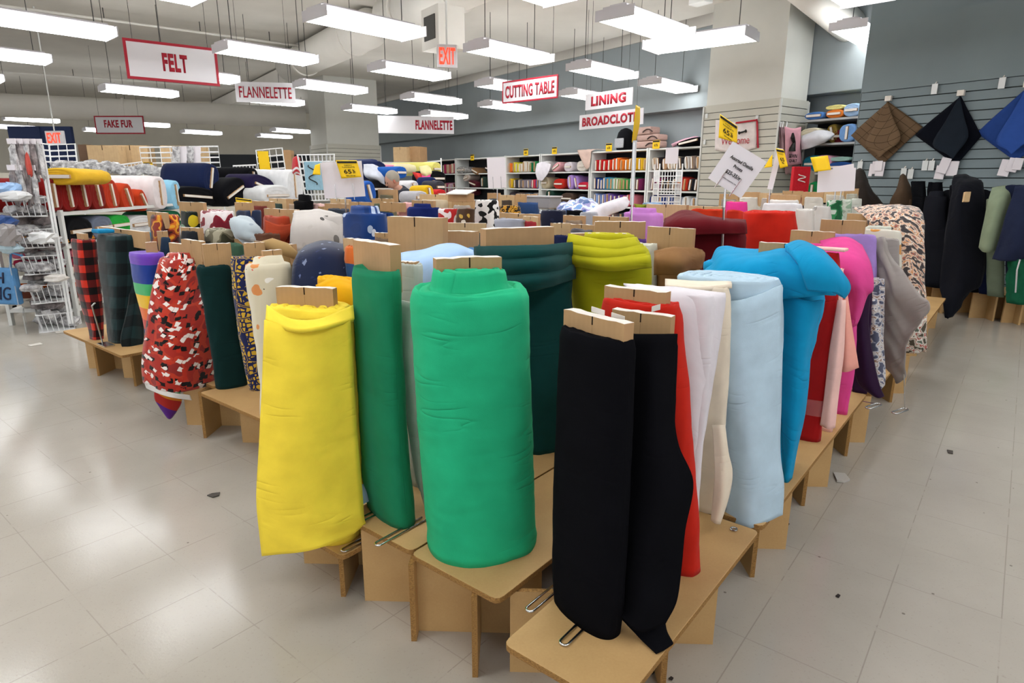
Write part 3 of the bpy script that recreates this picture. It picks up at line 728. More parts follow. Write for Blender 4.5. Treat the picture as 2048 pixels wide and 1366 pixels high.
# ---------------------------------------------------------------- low MDF display tables
TZ = 0.28
def rounded(poly, r=0.025, n=4):
    out = []; m = len(poly)
    for i in range(m):
        a, b_, c = (np.array(poly[j % m][:2], float) for j in (i - 1, i, i + 1))
        d1 = (a - b_) / np.linalg.norm(a - b_); d2 = (c - b_) / np.linalg.norm(c - b_)
        p0, p2 = b_ + d1 * r, b_ + d2 * r
        for t in np.linspace(0, 1, n): out.append((1 - t) ** 2 * p0 + 2 * t * (1 - t) * b_ + t * t * p2)
    return out
def table(label, u0, u1, v0, v1, z=TZ, ang=0.0, hooks=(), legs=None, r=0.025):
    c = uvz((u0 + u1) / 2, (v0 + v1) / 2); ca, sa = math.cos(ang), math.sin(ang)
    UX = U * ca + V * sa; VX = V * ca - U * sa; hu, hv = (u1 - u0) / 2, (v1 - v0) / 2
    root = thing('display_table', label, 'display table', c)
    poly = rounded([c - UX * hu - VX * hv, c + UX * hu - VX * hv, c + UX * hu + VX * hv, c - UX * hu + VX * hv], r)
    k = MB(); k.prism(poly, z - 0.018, z, 0, 1); k.build('table_top', [MDF, MDFE], root, bevel=0.002)
    if legs is None: legs = [(u0 + (u1 - u0) * t, (v0 + v1) / 2) for t in ((0.2, 0.8) if u1 - u0 < 1.7 else (0.14, 0.5, 0.86))]
    for (lu, lv_) in legs:                          # each support is a pair of slotted boards crossing under the top
        q = uvz(lu, lv_)
        for (du, dv) in ((0.78, 0.62), (0.6, -0.8)):
            d = U * du + V * dv; n_ = np.cross(d, Z); k = MB(); k.box(q + Z * ((z - 0.018) / 2), 0.192, 0.008, (z - 0.018) / 2, d, n_); o = k.build('leg_board', [MDF, MDFE], root)
            for p_ in o.data.polygons:
                if abs(np.array(p_.normal) @ n_) < 0.5: p_.material_index = 1
    for (hx, hy, ln) in hooks:                      # chrome wire loops lying on the top, tip at the photo sample
        tip = P(hx, hy, z + 0.004); path = []
        d = UX; n_ = VX; wd = 0.011
        path.append(tip + d * ln + n_ * wd)
        for an in np.linspace(90, 270, 9): path.append(tip + d * wd + d * wd * math.cos(math.radians(an)) + n_ * wd * math.sin(math.radians(an)))
        path.append(tip + d * ln - n_ * wd)
        k = MB(); k.tube(path, 0.0033, 8); k.build('wire_loop', CHROME, root, smooth=True)
    return root
table('front corner MDF display table under the black fabric bolts', 0.985, 1.885, 0.50, 0.815, hooks=((1056, 1222, 0.16), (1124, 1289, 0.16)), legs=[(1.29, 0.79), (1.53, 0.69)])
table('MDF display table under the big bright green bolt', 1.10, 2.70, 0.925, 1.265, hooks=((868, 1096, 0.2),), legs=[(1.24, 1.12), (1.85, 1.1), (2.45, 1.1)])
table('MDF display table under the dark green bolt', 1.11, 2.70, 1.272, 1.605, hooks=((752, 1090, 0.2), (702, 1050, 0.2)), legs=[(1.23, 1.36), (1.85, 1.44), (2.45, 1.44)])
table('lower MDF display table under the yellow bolt', 1.035, 1.62, 1.515, 1.97, z=0.20, hooks=((684, 1102, 0.12),), legs=[(1.225, 1.70), (1.5, 1.80)])
table('long MDF display table on the right under the turquoise and red bolts', 1.915, 3.60, 0.50, 0.86, legs=[(2.2, 0.67), (2.85, 0.67), (3.53, 0.64)])
table('MDF display table on the right under the lavender and printed bolts', 3.64, 5.4, 0.47, 0.86, legs=[(3.74, 0.69), (4.61, 0.60), (5.2, 0.66)])
table('farthest MDF display table along the right aisle', 5.5, 7.3, 0.47, 0.86)
table('MDF display table on the left under the dark green and navy print bolts', 1.405, 3.0, 2.60, 3.215, legs=[(1.65, 2.91), (2.2, 2.9), (2.8, 2.9)])
table('MDF display table on the left under the red brush print bolt', 1.50, 3.0, 3.25, 3.95, legs=[(1.58, 3.39), (2.2, 3.6), (2.8, 3.6)])
table('far left MDF display table under the two plaid bolts', 1.43, 3.1, 4.30, 5.37, legs=[(1.64, 5.08), (1.71, 4.63), (2.4, 4.8)])
table('inner MDF display table behind the bright green bolts', 2.72, 4.6, 0.92, 2.55)
table('inner MDF display table behind the yellow and dark green bolts', 1.72, 2.68, 1.64, 2.58)
table('inner MDF display table under the middle rows of printed bolts', 3.1, 6.4, 2.6, 5.4)
table('inner MDF display table under the red and maroon bolts', 4.65, 7.4, 0.92, 2.55)
table('inner MDF display table under the far rows of bolts', 6.5, 8.6, 2.6, 6.2)

# ---------------------------------------------------------------- the front bolts
YEL = fab('#fbdc46', 0.75); GRN = fab('#26b07d', 0.8); DGRN = fab('#1b7a55', 0.35); BLK = fab('#0e0e12', 0.3, 0.0); TEAL = fab('#0f3f3e'); CHA = fab('#b3ad1c')
RED = fab('#c02618'); CREAM = fab('#e6d8c4', 0.35); WHT = fab('#dcd6dc', 0.35); LBL = fab('#b6cddd', 0.75); TURQ = fab('#0f8fc0', 0.85); PINKH = fab('#d8488f'); PEACH = fab('#efa596', 0.3)
LPINK = fab('#f2c4bb', 0.3); LAV = fab('#a184c8'); PURP = fab('#2a1530', 0.3); MAROON = fab('#5e1119'); BRN = fab('#8d6742'); OFFW = fab('#cfcdc0'); LB2 = fab('#a9c6ea')
NAVY = fab('#1a2144'); CAMEL = fab('#a98a5c'); MAUVE = fab('#c07fc4'); ROYAL = fab('#15235f'); SBLUE = fab('#5b8fc4')

r, D, sx = bolt('yellow fleece bolt at the front left on the lower table', YEL, [(614, 533, 706), (640, 531, 708), (690, 541, 711), (760, 533, 713), (830, 521, 716), (900, 515, 719), (1000, 517, 725), (1085, 524, 727)], D=2.04, z0=0.20, asp=0.56, ang=math.radians(-10), board=(555, 668, 574, 0, 2.07), rise=0.0, sag=0.01, layers=3.5, wr=0.006, ridge=0.009, bth=0.03)
sheet('loose_end', [S((528, 640, 1.86), (600, 655, 1.84), (700, 640, 1.90)), S((520, 850, 1.84), (600, 860, 1.82), (712, 850, 1.88)), S((515, 980, 1.84), (600, 1000, 1.80), (724, 990, 1.88)), S((520, 1060, 1.84), (610, 1055, 1.79), (727, 1030, 1.87)), S((525, 1110, 1.84), (620, 1100, 1.785), (700, 1070, 1.84), (730, 1046, 1.88))], YEL, r, thick=0.008, ripple=0.010, seed=4)
sheet('top_fold', [S((533, 612, 1.93), (580, 640, 1.88), (640, 640, 1.89), (706, 612, 1.97)), S((531, 640, 1.87), (590, 662, 1.83), (650, 655, 1.84), (708, 640, 1.91))], YEL, r, thick=0.012, ripple=0.006, seed=9)
r, D, sx = bolt('amber yellow bolt mostly hidden behind the front yellow bolt', fab('#e2a612'), [(560, 630, 726), (700, 660, 722), (900, 690, 724), (1000, 700, 724)], D=2.35, z0=TZ, asp=0.5, board=(640, 704, 565))
sheet('loose_end', [S((632, 572, 2.2), (670, 556, 2.2), (706, 562, 2.2)), S((665, 620, 2.12), (690, 610, 2.1), (712, 612, 2.1)), S((690, 800, 2.1), (705, 800, 2.08), (722, 800, 2.1)), S((700, 990, 2.1), (712, 985, 2.08), (726, 980, 2.1))], fab('#e2a612'), r, ripple=0.01, seed=5)
r, D, sx = bolt('narrow dark green bolt between the yellow and bright green bolts', DGRN, [(535, 704, 799), (560, 703, 800), (640, 707, 803), (760, 712, 808), (870, 717, 813), (960, 722, 822), (1045, 738, 832)], D=1.93, asp=0.42, ang=math.radians(-50), board=(714, 788, 484, 0, 1.98), bth=0.036, wr=0.003, layers=1.5, ridge=0.0, sag=0.05, e=2.5, bmat=CARD2)
r, D, sx = bolt('pale grey bolt squeezed between the two green bolts', fab('#bcc2ba'), [(530, 795, 845), (700, 800, 850), (900, 815, 852), (1030, 825, 856)], D=2.12, asp=0.6, board=(806, 832, 523, 20))
sheet('loose_end', [S((800, 600, 1.98), (825, 605, 1.96), (835, 610, 1.98)), S((802, 690, 1.97), (815, 700, 1.95), (832, 690, 1.97)), S((812, 820, 1.95), (828, 830, 1.93), (842, 830, 1.95)), S((834, 960, 1.95), (842, 985, 1.93), (852, 1015, 1.95))], fab('#c9cbc4'), r, seed=6)
r, D, sx = bolt('big bright green fleece bolt at the front', GRN, [(578, 820, 1056), (620, 821, 1058), (700, 826, 1060), (800, 834, 1062), (900, 842, 1065), (1000, 849, 1067), (1085, 858, 1068)], D=1.74, asp=0.86, ang=math.radians(20), board=(870, 1000, 514, 0, 1.76), bth=0.04, rise=0.05, layers=5, ridge=0.010, wr=0.005, e=2.3, hem=0.004, bmat=CARD)
r, D, sx = bolt('very wide dark teal bolt right behind the bright green bolt', TEAL, [(497, 950, 1148), (560, 955, 1148), (650, 980, 1145), (760, 1010, 1142), (900, 1040, 1138), (1015, 1050, 1132)], D=2.45, asp=0.75, ang=math.radians(28), board=(968, 1104, 455), layers=6, ridge=0.014, wr=0.006, bth=0.05, bmat=CARD2)
for i, (yl, yc, yr) in enumerate(((498, 506, 486), (516, 530, 508), (545, 560, 530))):
    sheet('slumped_fold', [S((952, yl - 4, 2.42 - i * .02), (1010, yc - 10, 2.22 - i * .02), (1080, yc - 14, 2.19 - i * .02), (1143, yr, 2.50 - i * .02)), S((952, yl + 8, 2.40 - i * .02), (1010, yc + 4, 2.19 - i * .02), (1082, yc - 1, 2.16 - i * .02), (1145, yr + 12, 2.49 - i * .02)), S((953, yl + 22, 2.42 - i * .02), (1010, yc + 22, 2.21 - i * .02), (1082, yc + 16, 2.18 - i * .02), (1145, yr + 26, 2.50 - i * .02))], TEAL, r, thick=0.02, ripple=0.012, seed=70 + i)
r, D, sx = bolt('chartreuse bolt with slumped folds at its top', CHA, [(498, 1135, 1300), (540, 1137, 1303), (600, 1145, 1303), (800, 1165, 1295)], D=2.62, asp=0.68, ang=math.radians(2), board=(1142, 1258, 466), bth=0.03, rise=0.05, layers=5, ridge=0.012)
for i, (y0, bul) in enumerate(((482, 0.0), (496, 0.02), (513, 0.04))):
    sheet('slumped_fold', [S((1138 - i * 2, y0 - 10, 2.52 - bul), (1210, y0, 2.44 - bul), (1272 + i * 12, y0 - 6, 2.54 - bul)), S((1137, y0 + 4, 2.49 - bul), (1210, y0 + 14, 2.41 - bul), (1280 + i * 10, y0 + 8, 2.51 - bul)), S((1138, y0 + 16, 2.51 - bul), (1215, y0 + 27, 2.43 - bul), (1284 + i * 9, y0 + 20, 2.53 - bul))], CHA, r, thick=0.018, ripple=0.008, seed=20 + i)
bolt('off white bolt just right of the chartreuse bolt', OFFW, [(490, 1268, 1316), (700, 1275, 1312)], D=2.95, asp=0.6, core=False)
r, D, sx = bolt('brown bolt with a tall cardboard board beside the light blue bolt', BRN, [(505, 1306, 1400), (560, 1310, 1398), (800, 1320, 1390)], D=2.95, asp=0.6, board=(1297, 1389, 455, 0))
sheet('slumped_fold', [S((1308, 500, 2.8), (1350, 497, 2.78), (1402, 500, 2.95)), S((1308, 520, 2.75), (1360, 525, 2.71), (1404, 512, 2.95)), S((1309, 550, 2.76), (1360, 545, 2.73), (1396, 535, 2.95))], BRN, r, thick=0.018, ripple=0.018, seed=31, rf=2)

r, D, sx = bolt('black fabric bolt at the very front corner', BLK, [(664, 1117, 1270), (760, 1112, 1268), (900, 1107, 1262), (1050, 1102, 1255), (1150, 1101, 1250), (1240, 1106, 1240)], D=1.40, asp=0.45, ang=math.radians(-54), board=(1134, 1256, 631), bth=0.03, layers=2, ridge=0.004, wr=0.002, e=2.5)
k = MB()
for (x_, y_) in ((1196, 622), (1236, 634)): k.box(PD(x_, y_, 1.395), 0.016, 0.0012, 0.006, -V * 0.93 - Z * 0.2 + U * 0.2, U)
k.build('torn_paper', PAPER, r)
r, D, sx = bolt('second black bolt with a long flap reaching the table edge', BLK, [(668, 1225, 1356), (800, 1230, 1352), (1000, 1220, 1345), (1200, 1200, 1330)], D=1.56, asp=0.40, ang=math.radians(-35), board=(1228, 1346, 624), bth=0.028, layers=2, ridge=0.004, wr=0.002)
sheet('loose_end', [S((1262, 668, 1.45), (1310, 668, 1.43), (1357, 668, 1.47)), S((1258, 800, 1.43), (1310, 800, 1.40), (1350, 800, 1.45)), S((1250, 900, 1.42), (1310, 900, 1.38), (1360, 890, 1.43)), S((1244, 970, 1.41), (1320, 985, 1.36), (1389, 965, 1.41)), S((1240, 1050, 1.40), (1300, 1060, 1.35), (1370, 1060, 1.40)), S((1240, 1130, 1.39), (1290, 1150, 1.34), (1361, 1130, 1.39)), S((1242, 1210, 1.36), (1290, 1210, 1.32), (1352, 1200, 1.37)), S((1240, 1232, 1.335), (1280, 1262, 1.31), (1330, 1245, 1.35))], BLK, r, thick=0.006, ripple=0.012, seed=8)
sheet('trailing_corner', [[P(1242, 1236, 0.296), P(1285, 1262, 0.305), P(1330, 1243, 0.297)], [P(1275, 1272, 0.287), P(1310, 1272, 0.298), P(1334, 1262, 0.288)], [P(1312, 1306, 0.285), P(1330, 1298, 0.288), P(1347, 1286, 0.285)]], BLK, r, thick=0.005, ripple=0.004, seed=3)
r, D, sx = bolt('bright red bolt behind the second black bolt', RED, [(606, 1200, 1364), (660, 1203, 1368), (760, 1215, 1376), (900, 1240, 1390), (1050, 1265, 1402), (1190, 1290, 1405)], D=1.68, asp=0.5, board=(1213, 1336, 577, 0), bth=0.03, layers=4, ridge=0.008, wr=0.003)
k = MB(); k.box(PD(1312, 616, 1.53), 0.012, 0.001, 0.007, -V * 0.9 + Z * 0.35, U); k.build('price_tag', PAPER, r)
r, D, sx = bolt('white bolt with a sheer loose end between the red and cream bolts', WHT, [(583, 1240, 1430), (700, 1262, 1425), (850, 1290, 1410), (1000, 1310, 1400)], D=1.86, asp=0.38, core=False, layers=3)
sheet('loose_end', [S((1247, 570, 1.90), (1350, 577, 1.86), (1450, 590, 1.88)), S((1262, 592, 1.84), (1360, 600, 1.78), (1449, 604, 1.84)), S((1290, 680, 1.83), (1370, 690, 1.78), (1437, 690, 1.83)), S((1320, 770, 1.83), (1380, 780, 1.79), (1420, 780, 1.83)), S((1340, 860, 1.84), (1385, 870, 1.80), (1407, 870, 1.84)), S((1350, 950, 1.86), (1385, 955, 1.82), (1396, 955, 1.85))], WHT, r, thick=0.005, ripple=0.012, seed=12)
r, D, sx = bolt('cream bolt with a drooping edge left of the light blue bolt', CREAM, [(572, 1326, 1463), (650, 1335, 1463), (760, 1345, 1455), (850, 1350, 1449), (950, 1362, 1447), (1040, 1375, 1430)], D=2.03, asp=0.36, core=False, layers=2.5, ridge=0.006)
sheet('loose_end', [S((1425, 850, 1.92), (1440, 850, 1.91), (1449, 850, 1.93)), S((1428, 900, 1.91), (1445, 905, 1.90), (1456, 905, 1.92)), S((1430, 940, 1.90), (1447, 945, 1.89), (1463, 945, 1.92)), S((1428, 990, 1.90), (1444, 995, 1.88), (1455, 995, 1.92)), S((1424, 1040, 1.90), (1432, 1046, 1.89), (1438, 1048, 1.91))], CREAM, r, seed=14, ripple=0.006)
sheet('top_fold', [S((1330, 562, 2.06), (1390, 566, 2.05), (1462, 566, 2.07)), S((1330, 574, 1.99), (1390, 580, 1.96), (1464, 574, 2.00))], CREAM, r, seed=15, thick=0.012)
r, D, sx = bolt('big light blue bolt with a spiral top on the right', LBL, [(556, 1349, 1566), (640, 1378, 1566), (740, 1410, 1563), (850, 1440, 1562), (950, 1447, 1564), (1035, 1452, 1566)], D=2.20, asp=0.78, core=False, layers=6, ridge=0.009, wr=0.006, hem=0.006)
sheet('loose_end', [S((1405, 598, 2.06), (1480, 600, 2.02), (1566, 570, 2.12)), S((1425, 760, 2.05), (1490, 790, 2.01), (1564, 760, 2.10)), S((1444, 900, 2.05), (1500, 920, 2.00), (1560, 900, 2.09)), S((1446, 985, 2.04), (1505, 1000, 1.99), (1567, 965, 2.08)), S((1448, 1042, 2.03), (1500, 1057, 1.98), (1566, 1030, 2.07))], LBL, r, thick=0.008, ripple=0.013, seed=16)
k = MB(); k.tube([P(1468, 1058, 0.284) + V * -0.01 * math.cos(a) + U * 0.01 * math.sin(a) for a in np.linspace(0, 6, 9)], 0.003, 6); k.build('wire_loop', CHROME, r)
r, D, sx = bolt('turquoise bolt with its top slumped over to the right', TURQ, [(530, 1405, 1650), (600, 1420, 1652), (640, 1425, 1642), (720, 1440, 1620), (800, 1455, 1612), (870, 1470, 1597), (950, 1490, 1582)], D=2.52, asp=0.6, board=(1520, 1626, 487, 0), wr=0.009, layers=3)
sheet('slumped_fold', [S((1420, 520, 2.62), (1440, 490, 2.62), (1500, 500, 2.68), (1580, 497, 2.60), (1640, 515, 2.66)), S((1408, 545, 2.45), (1450, 520, 2.40), (1520, 517, 2.40), (1590, 515, 2.34), (1655, 540, 2.46)), S((1402, 565, 2.38), (1460, 558, 2.33), (1540, 553, 2.32), (1610, 548, 2.26), (1672, 563, 2.36)), S((1410, 600, 2.38), (1470, 605, 2.32), (1550, 600, 2.30), (1620, 590, 2.28), (1664, 588, 2.36))], TURQ, r, thick=0.02, ripple=0.02, seed=18)
sheet('slumped_lobe', [S((1570, 496, 2.38), (1600, 489, 2.42), (1640, 508, 2.44)), S((1590, 520, 2.27), (1630, 515, 2.28), (1668, 545, 2.33)), S((1610, 548, 2.24), (1650, 548, 2.22), (1690, 575, 2.29)), S((1622, 575, 2.25), (1655, 580, 2.23), (1680, 592, 2.29))], TURQ, r, thick=0.03, ripple=0.012, seed=19)
sheet('loose_end', [S((1560, 580, 2.34), (1610, 600, 2.29), (1646, 600, 2.36)), S((1562, 700, 2.33), (1600, 700, 2.30), (1620, 700, 2.36)), S((1564, 820, 2.33), (1590, 820, 2.31), (1608, 820, 2.36)), S((1566, 900, 2.34), (1582, 900, 2.32), (1592, 900, 2.37)), S((1566, 960, 2.36), (1572, 965, 2.35), (1580, 955, 2.38))], TURQ, r, thick=0.008, ripple=0.012, seed=21)
r, D, sx = bolt('red bolt wrapped in clear tape right of the turquoise bolt', fab('#a3191a'), [(508, 1590, 1682), (600, 1592, 1678), (700, 1590, 1665), (800, 1582, 1655), (890, 1572, 1640)], D=2.84, asp=0.55, core=False, layers=4)
q = sx[1]; k = MB(); X_ = np.array([math.cos(VANG), math.sin(VANG), 0])
TAPE = NT('clear_tape', 0.15, 0.6); TAPE.col('#d58a8a'); TAPE.b.inputs['Alpha'].default_value = 0.35
px_, py_, th_ = sup_pts(40); zt = (0.40, 0.47); vs = []
for z_ in zt:
    for j in range(40):
        g_ = np.array([q[1][0], q[1][1], z_]) + X_ * px_[j] * (q[2] + 0.006) + np.cross(Z, X_) * py_[j] * (q[3] + 0.006); vs.append(g_)
k.add(vs, [(j, (j + 1) % 40, 40 + (j + 1) % 40, 40 + j) for j in range(40)]); k.build('tape_band', TAPE.m, r, smooth=True)
k = MB(); k.box(PD(1645, 497, 2.84), 0.09, 0.03, 0.006, V, U); k.build('folded_lining', LPINK, r, bevel=0.004)
r, D, sx = bolt('pale pink bolt with two loose layers hanging at the right aisle', LPINK, [(540, 1640, 1690), (700, 1645, 1684), (845, 1640, 1668)], D=2.98, asp=0.6, core=False)
sheet('loose_end', [S((1676, 600, 2.80), (1684, 600, 2.78), (1692, 600, 2.80)), S((1660, 700, 2.80), (1674, 700, 2.77), (1688, 700, 2.80)), S((1648, 800, 2.79), (1662, 802, 2.77), (1676, 800, 2.80)), S((1640, 850, 2.79), (1656, 858, 2.77), (1670, 856, 2.80))], LPINK, r, ripple=0.006, seed=23)
sheet('salmon_layer', [S((1688, 585, 2.86), (1691, 585, 2.85), (1694, 588, 2.86)), S((1682, 660, 2.84), (1692, 660, 2.82), (1705, 660, 2.84)), S((1674, 742, 2.83), (1694, 744, 2.80), (1717, 735, 2.83))], PEACH, r, ripple=0.006, seed=24)
r, D, sx = bolt('hot pink bolt bulging toward the right aisle', PINKH, [(490, 1598, 1722), (560, 1620, 1728), (640, 1640, 1716), (740, 1655, 1710), (840, 1668, 1694)], D=3.25, asp=0.6, board=(1583, 1670, 462, 0), layers=2)
sheet('loose_end', [S((1640, 482, 3.25), (1690, 478, 3.2), (1722, 492, 3.22)), S((1650, 520, 3.08), (1700, 520, 3.02), (1738, 530, 3.08)), S((1668, 560, 3.06), (1712, 562, 2.98), (1742, 575, 3.06)), S((1690, 590, 3.06), (1716, 594, 3.0), (1732, 592, 3.06)), S((1690, 650, 3.08), (1704, 655, 3.05), (1712, 650, 3.08))], PINKH, r, thick=0.015, ripple=0.012, seed=25)
r, D, sx = bolt('dark purple bolt with a pointed flap near the right aisle', PURP, [(560, 1690, 1745), (700, 1700, 1740), (780, 1705, 1735)], D=3.65, asp=0.5, core=False)
sheet('loose_end', [S((1702, 590, 3.4), (1722, 580, 3.38), (1742, 570, 3.42)), S((1704, 650, 3.39), (1722, 650, 3.36), (1737, 640, 3.40)), S((1704, 710, 3.39), (1728, 712, 3.35), (1746, 705, 3.40)), S((1716, 765, 3.39), (1738, 770, 3.36), (1758, 765, 3.40)), S((1745, 790, 3.39), (1758, 796, 3.37), (1768, 793, 3.40))], PURP, r, ripple=0.008, seed=26)
r, D, sx = bolt('lavender bolt behind the hot pink bolt', LAV, [(470, 1655, 1753), (560, 1668, 1752), (650, 1690, 1746), (760, 1700, 1740)], D=4.05, asp=0.5, board=(1643, 1732, 440, 0), layers=2)
FOX = pat_spots('fabric_fox_print', '#cfcabd', ['#c98a42', '#8c8a70', '#ded9cc', '#d8d2c4'], 10, 0.3)
r, D, sx = bolt('cream animal print bolt beside the lavender bolt', FOX, [(462, 1725, 1803), (520, 1735, 1805), (650, 1745, 1800), (770, 1750, 1790)], D=4.5, asp=0.5, core=False)
GREY = fab('#9a938f', 0.6)
r, D, sx = bolt('plain grey bolt with a wide stiff sheet hanging into the right aisle', GREY, [(480, 1740, 1800), (600, 1750, 1800), (740, 1755, 1790)], D=4.25, asp=0.4, core=False)
sheet('loose_end', [S((1752, 478, 4.1), (1764, 474, 4.06), (1776, 484, 4.1)), S((1750, 540, 4.06), (1775, 540, 4.0), (1806, 540, 3.98)), S((1748, 590, 4.04), (1790, 592, 3.95), (1838, 588, 3.9)), S((1750, 640, 4.04), (1800, 640, 3.96), (1860, 618, 3.86)), S((1755, 690, 4.04), (1790, 690, 3.97), (1818, 682, 3.93)), S((1764, 735, 4.04), (1790, 745, 3.98), (1815, 735, 3.95)), S((1785, 752, 4.04), (1795, 766, 4.0), (1812, 752, 3.97))], GREY, r, thick=0.004, ripple=0.045, seed=27, rf=1.5)
FLORAL = pat_multi('fabric_rose_print', [(0.0, '#3f3a3c'), (0.42, '#6a5a54'), (0.47, '#d8c9bb'), (0.52, '#c98e62'), (0.56, '#d8b9a6'), (0.60, '#7a6a66'), (0.66, '#a4513c'), (0.70, '#cfc0b3')], 27, 1.5)
r, D, sx = bolt('rose print bolt whose cloth drapes over its top into the right aisle', FLORAL, [(440, 1730, 1846), (520, 1760, 1850), (620, 1780, 1852), (690, 1790, 1840)], D=5.3, asp=0.5, board=(1695, 1786, 428, 0))
sheet('loose_end', [S((1705, 412, 5.5), (1760, 406, 5.45), (1830, 416, 5.5)), S((1735, 440, 5.2), (1800, 430, 5.12), (1846, 432, 5.2)), S((1775, 500, 5.1), (1815, 495, 5.02), (1848, 490, 5.08)), S((1790, 570, 5.08), (1825, 575, 5.0), (1850, 560, 5.06)), S((1808, 620, 5.06), (1835, 630, 5.0), (1852, 640, 5.04)), S((1815, 690, 5.06), (1835, 700, 5.02), (1852, 705, 5.04))], FLORAL, r, thick=0.006, ripple=0.03, seed=28)
NEWSP = pat_multi('fabric_newsprint', [(0.0, '#4d5064'), (0.43, '#8f93a4'), (0.47, '#c4bfbf'), (0.54, '#8a6a58'), (0.57, '#cfcaca'), (0.64, '#5d6076')], 26, 1.5)
r, D, sx = bolt('grey blue picture print bolt low beside the grey sheet', NEWSP, [(560, 1735, 1770), (700, 1735, 1768), (770, 1738, 1764)], D=3.95, asp=0.5, core=False)
sheet('loose_end', [S((1738, 600, 3.8), (1748, 598, 3.78), (1758, 600, 3.8)), S((1732, 690, 3.79), (1750, 690, 3.76), (1766, 690, 3.8)), S((1733, 745, 3.78), (1752, 750, 3.75), (1770, 745, 3.79)), S((1745, 775, 3.78), (1756, 784, 3.76), (1769, 770, 3.79))], NEWSP, r, ripple=0.012, seed=29)
BPR = pat_multi('fabric_bottle_print', [(0.0, '#4a4338'), (0.42, '#b8b2a6'), (0.5, '#a34f45'), (0.53, '#d8d4cc'), (0.62, '#5f665a')], 22, 1.5)
r, D, sx = bolt('small picture print bolt with a grey backed end at the far right aisle', BPR, [(580, 1790, 1845), (690, 1800, 1840)], D=4.85, asp=0.5, core=False)
sheet('loose_end', [S((1822, 640, 4.6), (1838, 638, 4.58), (1853, 636, 4.6)), S((1812, 680, 4.58), (1836, 676, 4.55), (1852, 668, 4.58)), S((1812, 706, 4.57), (1836, 706, 4.55), (1854, 696, 4.58))], BPR, r, ripple=0.01, seed=30)

# left row ends
PLR = pat_plaid('fabric_red_buffalo_plaid', '#c8301e', '#5c1614', '#120c0c', 0.050)
PLG = pat_plaid('fabric_green_buffalo_plaid', '#1c3436', '#122224', '#0a1214', 0.075)
r, D, sx = bolt('red and black buffalo plaid bolt at the left end of the row', PLR, [(480, 140, 192), (560, 150, 200), (620, 165, 206), (665, 178, 208)], D=5.15, asp=0.6, core=True, layers=2)
k = MB(); k.tube([P(190, 606, 0.62), P(184, 612, 0.60), P(205, 685, TZ + 0.01)], 0.005, 6); k.box(P(212, 689, TZ + 0.006), 0.07, 0.03, 0.004, V, U); k.build('wire_stand', CHROME, r)
r, D, sx = bolt('dark green and black plaid bolt next to the red plaid bolt', PLG, [(470, 191, 288), (560, 199, 284), (620, 208, 270), (672, 215, 262)], D=4.98, asp=0.6, board=(197, 292, 458, 0), layers=2)
sheet('loose_end', [S((262, 470, 4.85), (276, 466, 4.83), (290, 470, 4.88)), S((262, 540, 4.84), (277, 540, 4.81), (292, 540, 4.86)), S((252, 620, 4.82), (270, 615, 4.79), (288, 600, 4.84)), S((242, 675, 4.80), (262, 680, 4.77), (288, 670, 4.82)), S((245, 695, 4.79), (262, 700, 4.77), (284, 690, 4.80))], PLG, r, ripple=0.02, seed=40)
k = MB(); k.box(PD(206, 462, 4.95), 0.06, 0.05, 0.012, V, U); k.build('blue_lining', fab('#1f86b5'), r, bevel=0.008)
RB = pat_stripes('fabric_rainbow', [(0.0, '#2a3f9c'), (0.33, '#5a3d8e'), (0.465, '#c63a2c'), (0.53, '#e06a1e'), (0.605, '#e6b81e'), (0.685, '#47b06c'), (0.755, '#1c3a8c'), (0.868, '#6a3fae')])
r, D, sx = bolt('rainbow striped bolt with a purple top', RB, [(505, 255, 328), (560, 265, 330), (620, 280, 335), (680, 292, 335)], D=4.35, asp=0.55, board=(291, 312, 484, 75), layers=1, ridge=0.0, rise=0.0, bmat=CARD2)
r2, D2, sx2 = bolt('red brush print bolt bulging out with a white selvedge', pat_blocks('fabric_red_brush_print'), [(517, 318, 402), (580, 310, 410), (640, 306, 420), (720, 300, 428), (775, 315, 425)], D=3.98, asp=0.7, board=(341, 404, 489, 0), rise=0.025, layers=2)
sheet('loose_end', [S((318, 525, 3.82), (350, 545, 3.76), (388, 525, 3.82)), S((304, 585, 3.78), (345, 590, 3.70), (400, 580, 3.78)), S((294, 650, 3.74), (350, 655, 3.62), (418, 640, 3.74)), S((288, 720, 3.72), (350, 730, 3.58), (430, 715, 3.72)), S((290, 765, 3.70), (345, 785, 3.57), (428, 768, 3.71))], pat_blocks('fabric_red_brush_print'), r2, thick=0.006, ripple=0.03, seed=41)
sheet('white_selvedge', [S((290, 764, 3.695), (335, 783, 3.575), (380, 790, 3.60)), S((294, 776, 3.695), (335, 793, 3.575), (384, 801, 3.60))], fab('#dcd8d4', 0.2), r2, thick=0.006, ripple=0.012, seed=41)
sheet('loose_end', [S((312, 765, 3.8), (335, 780, 3.78), (360, 785, 3.8)), S((309, 795, 3.79), (335, 800, 3.77), (362, 805, 3.79)), S((322, 818, 3.79), (338, 838, 3.77), (350, 826, 3.79))], pat_stripes('fabric_rainbow_corner', [(0.0, '#54247c'), (0.06, '#a82a24'), (0.12, '#d0822a'), (0.15, '#3aa060')]), r, ripple=0.006, seed=43)
r, D, sx = bolt('dark bottle green bolt on the left row with a wide board', fab('#0d2b2b', 0.5), [(533, 392, 462), (580, 400, 466), (650, 412, 478), (720, 425, 490), (775, 432, 496)], D=3.55, asp=0.6, ang=math.radians(35), board=(404, 460, 487), layers=2, bth=0.03)
WAX = pat_wax('fabric_navy_yellow_print')
r, D, sx = bolt('navy and yellow wax print bolt in the left row', WAX, [(515, 459, 530), (580, 464, 530), (650, 474, 535), (720, 487, 545), (780, 500, 550)], D=3.45, asp=0.6, ang=math.radians(40), board=(488, 528, 485), layers=2)
